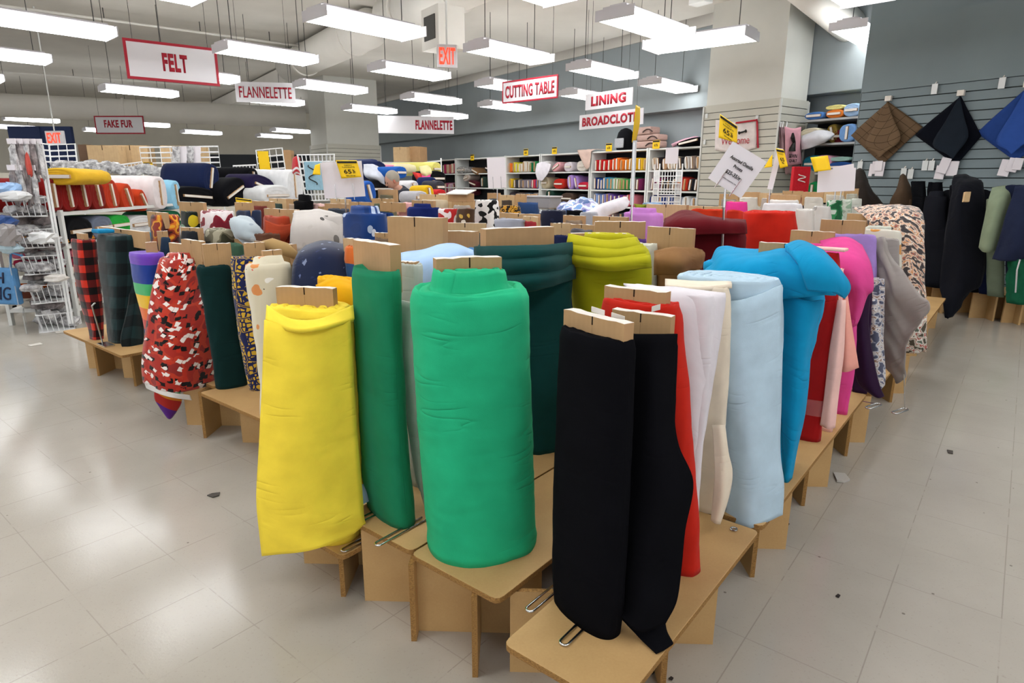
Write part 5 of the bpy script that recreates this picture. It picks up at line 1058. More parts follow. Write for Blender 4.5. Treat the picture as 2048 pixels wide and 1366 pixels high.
shelf_row('top ' + U5, 'bolts on the top shelf behind the white wire tower', 1298, 1398, SHZ[3], [('#d8c0a8', 'beige'), ('#2a2426', 'black'), ('#b08a6a', 'tan'), ('#d8cfc4', 'cream'), ('#c4b8a8', 'stone'), ('#2a2a2e', 'black'), ('#c8c4c0', 'pale grey'), ('#8a7a70', 'taupe'), ('#d0ccc8', 'white')], lean=0.12)
shelf_row('middle ' + U5, 'bolts on the middle shelf behind the white wire tower', 1298, 1398, SHZ[2], [('#6a2050', 'plum'), ('#8a2a5a', 'magenta'), ('#23232a', 'black'), ('#2a2a30', 'charcoal'), ('#b0a8a0', 'stone'), ('#b8281e', 'red'), ('#c0301e', 'scarlet'), ('#26262a', 'black'), ('#3a3236', 'dark brown')], lean=-0.12)
shelf_row('third ' + U5, 'bolts on the third shelf behind the white wire tower', 1298, 1398, SHZ[1], [('#1a2a6a', 'navy'), ('#2a3a80', 'royal blue'), ('#5a6a9a', 'slate blue'), ('#b0b8c8', 'pale blue'), ('#d8d8d8', 'white'), ('#c8ccd4', 'silver')])
def shelf_end(lab, c, x, z, hh, hw, **kw):
    lying_bolt(lab, fab(c, 0.25), nwz(NF + kw.pop('out', 0.0), wcol(x), z + 0.016 + hh), None, None, hh, hw, WN, 0.36, res=1, group=None, **kw)
shelf_end('white bolt with cloth spilling off the top shelf under the CUTTING TABLE sign', '#d8d6d4', 1090, SHZ[3], 0.12, 0.10)
shelf_end('pink bolt tilted on the top shelf under the CUTTING TABLE sign', '#dfa2a8', 1112, SHZ[3] + 0.03, 0.075, 0.16, lean=0.45)
shelf_end('pale mauve bolt on the top shelf under the CUTTING TABLE sign', '#cfc4cc', 1136, SHZ[3], 0.10, 0.14)
shelf_end('off white bolt at the right of the top shelf under the CUTTING TABLE sign', '#d4cdc4', 1163, SHZ[3], 0.11, 0.16)
shelf_end('beige bolt on the middle shelf under the spilling white cloth', '#b3a68c', 1090, SHZ[2], 0.13, 0.14)
shelf_end('round red bolt end on the middle shelf under the CUTTING TABLE sign', '#b3281e', 1118, SHZ[2], 0.11, 0.19)
shelf_end('lilac bolt standing on the middle shelf beside the round red bolt', '#a383c4', 1141, SHZ[2], 0.15, 0.10, lean=0.15)
shelf_end('second lilac bolt leaning on the middle shelf beside the round red bolt', '#9878bc', 1153, SHZ[2], 0.14, 0.07, lean=0.3)
shelf_end('raspberry red bolt lying flat on the middle shelf, right end', '#b8243c', 1167, SHZ[2], 0.075, 0.17)
shelf_end('dark green bolt standing on the third shelf under the lilac bolts', '#1e3a30', 1100, SHZ[1], 0.15, 0.15)
shelf_end('dark brown bolt slumped on the third shelf under the lilac bolts', '#4a3a30', 1135, SHZ[1], 0.12, 0.22)
shelf_end('black bolt at the right of the third shelf under the raspberry bolt', '#2a2428', 1165, SHZ[1], 0.11, 0.13)
t = thing('fabric_piece', 'white cloth hanging down over the shelf edge under the CUTTING TABLE sign', 'fabric', nwz(NF - 0.1, wcol(1090), 1.5))
sheet('cloth', [[nwz(NF - 0.06, wcol(x), z) for x, z in ((1078, 1.76), (1090, 1.80), (1106, 1.74))], [nwz(NF - 0.1, wcol(x), z) for x, z in ((1078, 1.58), (1090, 1.57), (1104, 1.56))], [nwz(NF - 0.09, wcol(x), z) for x, z in ((1082, 1.40), (1090, 1.38), (1094, 1.42))]], WHT, t, ripple=0.02, seed=61)
t = thing('fabric_piece', 'pinkish beige cloth hanging from the top of the back shelves', 'fabric', nwz(NF - 0.05, wcol(1170), 1.9))
sheet('cloth', [[nwz(NF + 0.15, wcol(x), z) for x, z in ((1152, 2.0), (1175, 2.02), (1205, 2.0))], [nwz(NF - 0.03, wcol(x), z) for x, z in ((1156, 2.0), (1172, 2.0), (1186, 1.99))], [nwz(NF - 0.05, wcol(x), z) for x, z in ((1164, 1.86), (1174, 1.84), (1184, 1.84))], [nwz(NF - 0.05, wcol(x), z) for x, z in ((1172, 1.68), (1178, 1.62), (1183, 1.66))]], fab('#cfb3a6'), t, ripple=0.02, seed=62)
for lab, c, x, z, hh, hw, ln in (('black and white print bolt on the top shelf left of the blank white card', None, 922, SHZ[3], 0.09, 0.25, 0), ('brown bolt tilted on the shelf left of the blank white card', '#7a5a3a', 950, SHZ[3] - 0.02, 0.07, 0.2, -0.3),
    ('pale taupe bolt end on the shelf left of the blank white card', '#b3a49a', 932, SHZ[2] + 0.17, 0.08, 0.16, 0.2), ('maroon bolt with white label on the shelf left of the blank white card', '#4a1620', 945, SHZ[2] + 0.02, 0.08, 0.22, -0.2),
    ('second maroon bolt lower on the shelf left of the blank white card', '#521a24', 930, SHZ[1] + 0.1, 0.09, 0.24, 0.0), ('dark green bolt standing beside the blank white card', '#24342c', 965, SHZ[2], 0.14, 0.12, 0), ('black bolt at the top right beside the blank white card', '#1c1c1e', 978, SHZ[3], 0.10, 0.2, -0.2)):
    m = pat_cow('fabric_leopard', '#c8c4c0', '#1a1818', 40, 0.5) if c is None else fab(c, 0.25)
    lying_bolt(lab, m, nwz(NF, wcol(x), z + 0.016 + hh), None, None, hh, hw, WN, 0.36, lean=ln)
shelf_row('top shelf beside the yellow hanging cloth', 'bolts on the shelf beside the yellow hanging cloth', 884, 908, SHZ[3], [('#a82a5a', 'magenta'), ('#d8c0b0', 'beige'), ('#c0306a', 'pink'), ('#e0c8b8', 'cream'), ('#a0304a', 'berry')], hh=0.14)
shelf_row('lower shelf beside the yellow hanging cloth', 'bolts on the lower shelf beside the yellow hanging cloth', 872, 908, SHZ[1] + 0.1, [('#6a2a3a', 'wine'), ('#8a6a4a', 'tan'), ('#a0506a', 'rose'), ('#c0a0b0', 'mauve'), ('#5a1a2a', 'maroon')], hh=0.17)
for lab, x, y in (('small yellow tag on the shelf top left of the blank white card', 946, 329), ('small yellow tag on the shelf top right of the blank white card', 1053, 314), ('small yellow tag on the shelf top under the CUTTING TABLE sign', 1110, 319), ('small yellow tag on the shelf top under the BROADCLOTH sign', 1219, 302), ('small yellow tag on the shelf top behind the white wire tower', 1313, 303)):
    q = nwz(NF - 0.02, wcol(x, y), 2.03 if x > 1000 else 1.98); t = thing('price_tag', lab, 'price tag', q)
    k = MB(); k.box(q, 0.085, 0.003, 0.075, -WW, WN); k.build('tag_card', TAGY, t)
    k = MB(); k.box(q - WN * 0.004 + Z * 0.055, 0.08, 0.001, 0.014, -WW, WN); k.build('black_band', INK, t)
    text_mesh('65%', 'lettering', INK, t, q - WN * 0.005 - Z * 0.01, -WW, Z, 0.05, 0.09, 0.02, 0.001)
# goods on top of the shelves
def at_top(x, z=1.97, n=NF + 0.2): return nwz(n, wcol(x, 300, n), z)
t = thing('backpack', 'black backpack with a white print on top of the back shelves', 'bag', at_top(1252))
q = at_top(1250, 2.18); k = MB(); k.tube([q + Z * d for d in (-0.2, -0.12, 0.0, 0.12, 0.18, 0.21)], [0.17, 0.19, 0.18, 0.15, 0.1, 0.03], 16); k.build('bag_body', fab('#131316'), t, smooth=True)
k = MB(); k.box(q - WN * 0.19 - Z * 0.08 - WW * 0.02, 0.12, 0.01, 0.09, -WW, WN); k.build('printed_pocket', pat_cow('fabric_bag_print', '#c9c9cc', '#5a5a60', 30, 0.5), t, bevel=0.01)
for i, (lab, x, z, sx_, sz_) in enumerate((('pink folded bag at the bottom of the stack on the back shelves', 1300, 2.05, 0.30, 0.06), ('pink folded bag with dark handles in the middle of the stack on the back shelves', 1303, 2.17, 0.27, 0.055), ('pink bag lying on top of the stack on the back shelves', 1293, 2.30, 0.2, 0.07))):
    t = thing('folded_bag', lab, 'bag', at_top(x, z - sz_)); k = MB(); k.box(at_top(x, z), sx_, 0.14, sz_, -WW, WN); k.build('bag_body', fab('#b8998f'), t, bevel=0.03)
    k = MB(); c = at_top(x, z, NF + 0.05); k.tube([c - WW * a * 0.12 + Z * (0.02 - 0.05 * a * a) for a in np.linspace(-1, 1, 7)], 0.012, 6); k.build('handle', fab('#4a3a38'), t)
t = thing('fabric_piece', 'pink cloth lying on the shelf tops left of the near pillar', 'fabric', at_top(1365)); k = MB()
sheet('cloth', [[at_top(x, z, NF + 0.35) for x, z in ((1345, 2.0), (1370, 2.1), (1396, 2.12))], [at_top(x, z, NF) for x, z in ((1343, 2.0), (1368, 2.06), (1394, 2.05))]], fab('#c89aa8'), t, thick=0.05, ripple=0.03, seed=63)
lying_bolt('black bolt lying on the shelf tops against the near pillar', BLK, at_top(1376, 2.04, NF - 0.05), None, None, 0.05, 0.28, WN, 0.35, lean=0.15)
# white wire tower
def wire_tower(label, x, y0, y1, D, wpx, basket_rows, header=None):
    q0, q1 = PD(x, y0, D), PD(x, y1, D); hw = wpx / 2 * D / 1255; base = np.array([q0[0], q0[1], 0.0]); root = thing('wire_rack', label, 'rack', base)
    X = RT; Y = np.array([0, 1.0, 0])
    for sx_ in (-1, 1):
        for sy in (-1, 1):
            k = MB(); c = base + X * hw * sx_ + Y * hw * sy; k.tube([c, c + Z * q1[2]], 0.008, 6); k.build('post', WIRE, root)
    n = basket_rows
    for i in range(n):
        z0 = q0[2] - 0.6 + (q1[2] - q0[2] + 0.55) * i / n; zt = z0 + 0.12; k = MB()
        for s_ in (-1, 1):
            for z in (z0, z0 + 0.06, zt): k.tube([base + X * hw * s_ - Y * hw + Z * z, base + X * hw * s_ + Y * hw + Z * z], 0.004, 4); k.tube([base - X * hw + Y * hw * s_ + Z * z, base + X * hw + Y * hw * s_ + Z * z], 0.004, 4)
            for a in np.linspace(-1, 1, 9): k.tube([base + X * hw * a + Y * hw * s_ + Z * z0, base + X * hw * a + Y * hw * s_ + Z * zt], 0.003, 4); k.tube([base + Y * hw * a + X * hw * s_ + Z * z0, base + Y * hw * a + X * hw * s_ + Z * zt], 0.003, 4)
        k.box(base + Z * z0, hw, hw, 0.004, X, Y); k.build('wire_basket', WIRE, root)
    if header:
        k = MB(); k.box(base + Z * (q1[2] + header / 2) - Y * hw, hw * 0.55, 0.004, header / 2, X, Y); k.build('header_card', CARDW, root)
    return root
wire_tower('white wire basket tower before the back shelves, left of the near pillar', 1332, 410, 328, 7.6, 42, 7, 0.17)

# recess shelves at the end of the right wall
def recess():
    n0 = 9.05; wa, wb = WW @ PPl(1600, 240, WN, n0), WL + 0.03; cw, hw = (wa + wb) / 2, abs(wa - wb) / 2
    root = thing('shelf_unit', 'recessed shelf unit between the near pillar and the right wall', 'shelf unit', nwz(n0 + 0.2, cw))
    zs = [PPl(1655, y, WN, n0)[2] for y in (411, 347, 288, 239)]
    for z in zs:
        k = MB(); k.box(nwz(n0 + 0.25, cw, z), 0.25, hw, 0.014, WN, WW); k.build('shelf', plain('shelf_grey', '#a9abab', 0.5), root)
    k = MB(); k.box(nwz(n0 + 0.5, cw, 1.1), 0.005, hw, 1.15, WN, WW); k.build('back_panel', BLKM, root)
    k = MB(); k.box(nwz(n0 + 0.25, wb - 0.02, 1.13), 0.25, 0.012, 1.13, WN, WW); k.build('side_panel', plain('shelf_grey', '', 0.5), root)
    def it(lab, c, x, sh, hh, hw_, ln=0.0, wrk=0.3, dn=0.0, **kw): 
        q = PPl(x, 300, WN, n0 - dn); lying_bolt(lab, fab(c, wrk), nwz(n0 - dn, WW @ q, zs[sh] + 0.015 + hh + kw.pop('up', 0)), None, None, hh, hw_, WN, 0.42, lean=ln, **kw)
    it('blue folded bolt on top of the recess shelves, leftmost', '#4a78b8', 1620, 3, 0.05, 0.15)
    it('orange bolt on top of the recess shelves', '#d87a34', 1660, 3, 0.055, 0.13); it('pale yellow bolt lying over the orange one in the recess', '#d9cf86', 1659, 3, 0.03, 0.14, up=0.11, board=False)
    it('light blue and white bolt on top of the recess shelves, right end', '#9ab8dc', 1693, 3, 0.085, 0.12)
    it('cream round bolt on the upper recess shelf', '#d6cdb4', 1617, 2, 0.11, 0.18); it('olive gold bolt standing on the upper recess shelf', '#8a7434', 1661, 2, 0.13, 0.08, 0.3, dn=-0.1); it('dark red bolt on the upper recess shelf', '#5e1a22', 1675, 2, 0.09, 0.10, dn=-0.1)
    it('pale blue bolt at the right of the upper recess shelf', '#6f96c8', 1690, 2, 0.12, 0.12)
    it('teal bolt on the second recess shelf', '#1f6a80', 1628, 1, 0.12, 0.16); it('dusty pink bolt on the second recess shelf', '#c08aa0', 1647, 1, 0.09, 0.15, up=0.06); it('dark blue bolt on the second recess shelf', '#264a86', 1682, 1, 0.07, 0.18); it('pale green bolt over the dark blue one in the recess', '#8fb0a8', 1680, 1, 0.03, 0.16, up=0.15, board=False)
    it('green bolt on the lowest visible recess shelf', '#1a7a44', 1634, 0, 0.16, 0.14); it('brown grey bolt on the lowest visible recess shelf', '#8a8478', 1618, 0, 0.14, 0.14, up=0.24, board=False); it('light blue bolt on the lowest recess shelf, right end', '#9ab6d0', 1690, 0, 0.1, 0.16)
    t = thing('fabric_piece', 'white sheet slumped out of the upper recess shelf', 'fabric', nwz(n0 - 0.1, cw, zs[2]))
    sheet('cloth', [[PPl(x, y, WN, n0 - dn) for x, y, dn in ((1604, 272, 0.02), (1630, 262, 0.02), (1655, 262, 0.02), (1668, 268, 0.02))], [PPl(x, y, WN, n0 - dn) for x, y, dn in ((1603, 282, 0.12), (1630, 274, 0.14), (1655, 276, 0.12), (1668, 270, 0.04))], [PPl(x, y, WN, n0 - dn) for x, y, dn in ((1603, 300, 0.1), (1620, 296, 0.12), (1640, 288, 0.1), (1660, 278, 0.05))]], fab('#c4c4c8'), t, thick=0.02, ripple=0.02, seed=64)
recess()

# ---------------------------------------------------------------- goods on the near pillar
def on_col(x, y, off=0.02):                                       # point on the pillar's left face
    return PPl(x, y, WN, WN @ cR - off)
t = thing('wall_hanging', 'white pennant cloth reading Welcome with a black bone, on the near pillar', 'wall hanging', on_col(1475, 270))
sheet('cloth', [[on_col(1432, 240), on_col(1470, 244), on_col(1512, 238)], [on_col(1431, 262), on_col(1470, 268, 0.06), on_col(1513, 262)], [on_col(1430, 300), on_col(1470, 306, 0.05), on_col(1512, 296)]], fab('#d8cdca', 0.2), t, ripple=0.012, seed=65)
for pts in ((on_col(1514, 238, 0.03), on_col(1516, 296, 0.03)), (on_col(1472, 246, 0.06), on_col(1514, 240, 0.05))):
    k = MB(); k.tube(list(pts), 0.014, 6); k.build('red_trim', SIGNR, t)
text_mesh('Welcome', 'lettering', SIGNR, t, on_col(1470, 281, 0.09), -WW, Z, 0.11, 0.5, 0.0, 0.002)
k = MB(); a, b_ = on_col(1478, 266, 0.085), on_col(1492, 262, 0.085); k.tube([a, a * .8 + b_ * .2, a * .2 + b_ * .8, b_], [0.025, 0.012, 0.012, 0.025], 8); k.build('bone_shape', INK, t)
def on_colR(x, y, off=0.02):                                      # point on the pillar's right face
    d = np.array([cR[0], cR[1], 0]); return PPl(x, y, WW, WW @ d - off)
for i, (lab, xs, c, off) in enumerate((('front pink tea towel with a black sewing print, on the near pillar', (1570, 1602), '#d79ca6', 0.16), ('grey pink tea towel hanging behind the front one at its left', (1562, 1574), '#8f7478', 0.09), ('rose tea towel hanging at the back left on the near pillar', (1558, 1568), '#6a5054', 0.04))):
    t = thing('tea_towel', lab, 'tea towel', on_colR(sum(xs) / 2, 300, off)); x0, x1 = xs; xm = (x0 + x1) / 2
    sheet('towel', [[on_colR(x0, 253, off), on_colR(xm, 257, off), on_colR(x1, 254, off)], [on_colR(x0 + 1, 290, off), on_colR(xm, 292, off + 0.03), on_colR(x1 - 1, 290, off)], [on_colR(x0 + 1, 329, off), on_colR(xm, 330, off + 0.02), on_colR(x1 + 3, 327, off)]], fab(c, 0.2), t, ripple=0.008, seed=66 + i)
    if i == 0:
        c0 = on_colR(1586, 312, off + 0.06); text_mesh('SEWN', 'lettering', INK, t, c0, WN, Z, 0.055, 0.2, 0.02, 0.002); text_mesh('QUILT', 'lettering', INK, t, on_colR(1586, 322, off + 0.055), WN, Z, 0.05, 0.2, 0.02, 0.002)
        k = MB(); q = on_colR(1586, 285, off + 0.055); k.tube([q + Z * d + WN * s_ for d, s_ in ((0.13, -0.03), (0.07, -0.02), (0.0, 0.03), (-0.08, 0.0), (-0.12, 0.0))], [0.012, 0.03, 0.022, 0.045, 0.05], 8); k.build('sewing_print', INK, t)
    k = MB(); k.tube([on_colR(x0 + 3, 254, off), on_colR(x0 + 4, 246, off), on_colR(x0 + 4, 244, 0.0)], 0.008, 5); k.build('hook', WIRE, t)
t = thing('tea_towel', 'crinkled dull pink towel end hanging below the front tea towel', 'tea towel', on_colR(1587, 340, 0.1))
sheet('towel', [[on_colR(1571, 326, 0.08), on_colR(1586, 328, 0.12), on_colR(1602, 327, 0.08)], [on_colR(1572, 349, 0.08), on_colR(1586, 347, 0.1), on_colR(1601, 344, 0.08)]], fab('#9a7c7c'), t, ripple=0.05, seed=70, rf=2)
t = thing('gift_bag', 'bright red bag with white script below the pink tea towels', 'bag', PD(1598, 378, 8.6))
k = MB(); q = PD(1600, 359, 8.6); k.box(q, 0.10, 0.04, 0.15, RT, _fwd * np.array([1, 1, 0])); k.build('bag_body', fab('#b5202a', 0.1), t, bevel=0.006)
k = MB(); k.tube([q - _fwd * 0.05 + RT * 0.05 * math.sin(a * 3) * 0.9 + Z * 0.03 * a for a in np.linspace(-1.5, 1.5, 14)], 0.006, 5); k.build('script_print', PAPER, t)
for i, (x, y) in enumerate(((1413, 232), (1409, 284), (1514, 236))):
    q = on_col(x, y, 0.03); t = thing('price_holder', ('clear price holder on the top groove at the left edge of the near pillar', 'clear price holder on the sixth groove at the left edge of the near pillar', 'clear hook above the red trim on the near pillar')[i], 'price holder', q)
    k = MB(); k.box(q, 0.022, 0.004, 0.035, WW, WN); k.build('holder', plain('clear_holder', '#c8cac8', 0.2, 0.6), t)

# ---------------------------------------------------------------- right slatwall: cloth diamonds, holders and bolts
NS = 8.255
def sw(x, y, off=0.01): return PPl(x, y, WN, NS - off)
QUI = NT('quilted_brown', 0.8, 0.2); _v = QUI.uv((3.2, 3.2, 1)); _b = QUI.node('ShaderNodeTexBrick', Scale=1.0); _b.offset = 0.0
_b.inputs['Color1'].default_value = lin4('#5e4a36'); _b.inputs['Color2'].default_value = lin4('#67523c'); _b.inputs['Mortar'].default_value = lin4('#43331f'); _b.inputs['Mortar Size'].default_value = 0.012
QUI.link(_v, _b.inputs['Vector']); QUI.col(_b.outputs['Color']); QUI.bump(_b.outputs['Fac'], -0.5, 0.02)
def diamond(label, T_, L_, R_, B_, m, fold=0.5, fm=None):
    root = thing('fabric_swatch', label, 'fabric', sw(*T_)); tp = sw(*T_, 0.03)
    lt, rt, bt = sw(*L_, 0.02), sw(*R_, 0.02), sw(*B_, 0.05); mid_ = (lt + rt) / 2 - WN * 0.02
    def row(a, b_, n=5): return [a + (b_ - a) * t for t in np.linspace(0, 1, n)]
    sheet('cloth', [row(tp, rt), row(tp * .66 + lt * .34 - WN * .01, rt * .66 + bt * .34), row(tp * .33 + lt * .67 - WN * .02, rt * .33 + bt * .67), row(lt, bt)], m, root, res=4, thick=0.006, ripple=0.012, seed=len(label))
    f0 = tp - WN * 0.03; fr = sw(T_[0] + (R_[0] - T_[0]) * 0.35, (T_[1] + B_[1]) / 2 + 12, 0.12); fl = sw(T_[0] - (T_[0] - L_[0]) * 0.62, (L_[1] + B_[1]) / 2 - 12, 0.10); fb = sw(B_[0] - 6, B_[1] - 14, 0.12)
    sheet('front_fold', [row(f0, f0 - WN * 0.001 + WW * 0.002, 3), row(f0 * .5 + fl * .5, f0 * .5 + fr * .5, 3), row(fl, fr, 3), row(fl * .3 + fb * .7, fr * .3 + fb * .7, 3), row(fb + WW * 0.01, fb, 3)], fm or m, root, res=4, thick=0.006, ripple=0.004, seed=len(label) + 1)
    k = MB(); q = sw(T_[0], T_[1] - 6, 0.03); k.box(q, 0.035, 0.02, 0.03, WW, WN); k.build('clip', PAPER, root, bevel=0.004)
    return root
diamond('brown quilted cloth hung as a diamond on the grey slatwall', (1777, 203), (1702, 271), (1846, 254), (1765, 329), QUI.m)
diamond('black cloth hung as a diamond on the grey slatwall', (1922, 192), (1830, 270), (1963, 272), (1912, 331), fab('#0e1018', 0.3), fm=fab('#181f28', 0.3))
diamond('royal blue cloth hung as a diamond at the right edge of the slatwall', (2056, 174), (1953, 266), (2130, 262), (2030, 322), fab('#25407e', 0.3), fm=fab('#2c4b90', 0.3))
def card_cluster(label, items):
    q = sw(items[0][0], items[0][1], 0.05); root = thing('price_cards', label, 'price cards', q)
    for i, (x, y, w_, h_, t_) in enumerate(items):
        c = sw(x, y, 0.04 + 0.015 * (i % 3)); X = -WW * math.cos(t_) + Z * math.sin(t_); Y = np.cross(X, WN); k = MB(); k.box(c, w_, 0.004, h_, X, WN, Y); k.build('card', CARDW, root, bevel=0.006)
    return root
card_cluster('cluster of white price cards under the brown quilted diamond', ((1752, 335, 0.045, 0.075, 0.05), (1760, 338, 0.05, 0.085, -0.05), (1757, 332, 0.045, 0.06, 0)))
card_cluster('single narrow white price card left of the cluster under the brown diamond', ((1742, 340, 0.022, 0.075, -0.05),))
card_cluster('fan of white price cards under the black diamond', ((1880, 345, 0.05, 0.075, -0.1), (1905, 337, 0.055, 0.08, -0.05), (1888, 331, 0.05, 0.085, -0.25)))
card_cluster('fan of white price cards under the blue diamond at the right edge', ((2010, 336, 0.05, 0.085, -0.15), (2026, 330, 0.05, 0.07, -0.2), (2036, 328, 0.04, 0.06, -0.1)))
for i, (x, y) in enumerate(((1869, 178), (2004, 166), (1850, 331), (1863, 331), (1807, 346), (1821, 348), (1720, 332))):
    q = sw(x, y, 0.03); r = thing('price_holder', ('clear price holder above and left of the black diamond', 'clear price holder high on the slatwall right of the black diamond', 'left of two clear price holders left of the black diamond cards', 'right of two clear price holders left of the black diamond cards', 'left clear price holder above the black lying cloth', 'right clear price holder above the black lying cloth', 'clear price holder over the brown bolt at the left end of the slatwall')[i], 'price holder', q)
    k = MB(); k.box(q, 0.03, 0.004, 0.055, WW, WN); k.build('holder', plain('clear_holder', '', 0.2), r)
    k = MB(); k.tube([q + Z * 0.05, q + Z * 0.075 + WN * 0.03], 0.008, 6); k.build('hook', PAPER, r)

# platforms and tall bolts in front of the slatwall
def wall_table(label, x0, x1, n0=7.52, n1=8.1, z=0.30):
    wa, wb = WW @ PPl(x0, 600, WN, n0), WW @ PPl(x1, 600, WN, n0); w0, w1 = min(wa, wb), max(wa, wb); cw, hw, cn, hn = (w0 + w1) / 2, (w1 - w0) / 2, (n0 + n1) / 2, (n1 - n0) / 2
    root = thing('display_table', label, 'display table', nwz(cn, cw)); k = MB(); k.box(nwz(cn, cw, z - 0.009), hn, hw, 0.009, WN, WW); k.build('table_top', MDF, root, bevel=0.003)
    for t_, sg in ((-0.82, 1), (-0.1, -1), (0.55, 1), (0.85, -1)):
        d = WN * 0.75 + WW * 0.66 * sg; d /= np.linalg.norm(d); k = MB(); k.box(nwz(cn - 0.02, cw + hw * t_, (z - 0.018) / 2), min(hn * 0.95, 0.26), 0.009, (z - 0.018) / 2, d, np.cross(d, Z)); k.build('leg_board', MDF, root)
    return root
wall_table('MDF display table under the black bolts along the slatwall', 1815, 1962); wall_table('MDF display table under the green bolt at the right edge', 1968, 2120)
def wall_bolt(label, c, xl, xr, yt, D, z0=0.30, **kw):
    return bolt(label, fab(c, 0.4, 0.03), [(yt, xl, xr), (480, xl, xr), (620, xl + 2, xr - 2)], D=D, z0=z0, asp=0.5, ang=math.atan2(WW[1], WW[0]), res=2, **kw)
def drape(r, rows, m, **kw): return sheet('loose_end', [S(*q) for q in rows], m, r, **kw)
r, D, sx = wall_bolt('dark brown bolt draped to a point at the left end of the slatwall', '#2e2723', 1690, 1730, 400, 8.5, core=False)
drape(r, [((1712, 342, 8.6), (1720, 338, 8.6), (1728, 346, 8.6)), ((1700, 372, 8.4), (1725, 374, 8.35), (1745, 380, 8.5)), ((1696, 410, 8.4), (1730, 412, 8.3), (1768, 412, 8.5)), ((1696, 470, 8.4), (1735, 470, 8.35), (1775, 470, 8.5))], fab('#2e2723'), ripple=0.02, seed=80)
r, D, sx = wall_bolt('brown bolt rising to a point behind the rose print', '#4a3a2c', 1790, 1830, 400, 8.4, core=False)
drape(r, [((1800, 352, 8.5), (1806, 348, 8.5), (1812, 354, 8.5)), ((1792, 380, 8.35), (1806, 380, 8.3), (1826, 384, 8.4)), ((1778, 412, 8.35), (1800, 412, 8.3), (1836, 412, 8.4)), ((1775, 480, 8.35), (1800, 480, 8.3), (1836, 480, 8.4))], fab('#4a3a2c'), ripple=0.02, seed=81)
wall_bolt('black bolt with rounded top behind the rose print, left of two', '#101114', 1822, 1852, 364, 8.3, core=False, wr=0.012)
wall_bolt('black bolt with rounded top behind the rose print, right of two', '#0d0e12', 1855, 1888, 366, 8.2, core=False, wr=0.012)
wall_bolt('wide charcoal bolt standing just right of the rose print', '#1b1c22', 1848, 1896, 394, 7.9, core=False, wr=0.012, rise=0.05)
r, D, sx = wall_bolt('tall black bolt with an open draped top and a bare board end', '#0f1015', 1898, 1962, 372, 7.8, core=False, wr=0.012)
drape(r, [((1908, 352, 7.9), (1930, 345, 7.9), (1958, 352, 7.9)), ((1898, 392, 7.6), (1922, 380, 7.55), (1968, 380, 7.7)), ((1890, 480, 7.55), (1925, 480, 7.45), (1972, 480, 7.65)), ((1880, 560, 7.5), (1920, 570, 7.4), (1965, 560, 7.6)), ((1885, 600, 7.4), (1905, 612, 7.35), (1935, 590, 7.5)), ((1888, 634, 7.3), (1898, 637, 7.28), (1906, 634, 7.35))], fab('#14151b', 0.4), ripple=0.05, seed=82)
k = MB(); q = PD(1933, 394, 7.35); k.box(q, 0.026, 0.012, 0.045, RT, _fwd); k.build('board_end', CARD3, r)
r, D, sx = wall_bolt('black bolt squeezed between the wide charcoal and the tall black bolts', '#101115', 1884, 1908, 384, 8.05, core=False, wr=0.012)
drape(r, [((1886, 384, 7.95), (1897, 380, 7.93), (1908, 386, 7.95)), ((1884, 470, 7.9), (1896, 470, 7.86), (1908, 470, 7.9)), ((1886, 560, 7.88), (1896, 566, 7.84), (1906, 560, 7.88))], fab('#101115', 0.4), ripple=0.03, seed=86)
r, D, sx = wall_bolt('dark charcoal bolt behind the sage green bolt', '#15161b', 1950, 1986, 384, 8.0, core=False, wr=0.012)
drape(r, [((1950, 384, 7.9), (1968, 379, 7.88), (1986, 386, 7.9)), ((1948, 470, 7.84), (1967, 470, 7.78), (1986, 470, 7.84)), ((1946, 550, 7.8), (1966, 560, 7.74), (1984, 552, 7.8))], fab('#15161b', 0.4), ripple=0.03, seed=87)
r, D, sx = wall_bolt('sage green coated bolt leaning over the navy bolt at the right', '#6f7a66', 1972, 2010, 400, 7.6, core=False)
drape(r, [((1985, 378, 7.55), (2010, 373, 7.55), (2032, 375, 7.6)), ((1976, 410, 7.4), (1998, 400, 7.35), (2024, 396, 7.5)), ((1968, 450, 7.38), (1985, 450, 7.3), (2008, 450, 7.45)), ((1961, 495, 7.37), (1972, 505, 7.3), (1988, 500, 7.42))], fab('#7c876f', 0.3), thick=0.03, ripple=0.012, seed=83)
r, D, sx = wall_bolt('dark navy bolt with a sloping flap at the right edge', '#161c30', 2010, 2060, 372, 7.5, core=False)
drape(r, [((2030, 372, 7.4), (2050, 370, 7.4), (2075, 374, 7.4)), ((2012, 430, 7.3), (2040, 430, 7.25), (2075, 430, 7.3)), ((1994, 490, 7.28), (2030, 492, 7.2), (2070, 480, 7.3)), ((1984, 518, 7.27), (2010, 522, 7.2), (2060, 516, 7.3))], fab('#1c2238', 0.4), ripple=0.03, seed=84)
wall_bolt('midnight blue bolt low between the sage green and navy bolts', '#0d1430', 1955, 2000, 520, 7.7, core=False)
r, D, sx = wall_bolt('dark green bolt in clear wrap at the right edge', '#144f36', 2012, 2056, 520, 7.25, core=False, wr=0.02)
k = MB(); k.tube([PD(2031, 585, 6.95), PD(2034, 540, 6.9), PD(2040, 519, 6.9)], 0.006, 6); k.build('wrap_edge', plain('clear_plastic', '', 0.2), r)
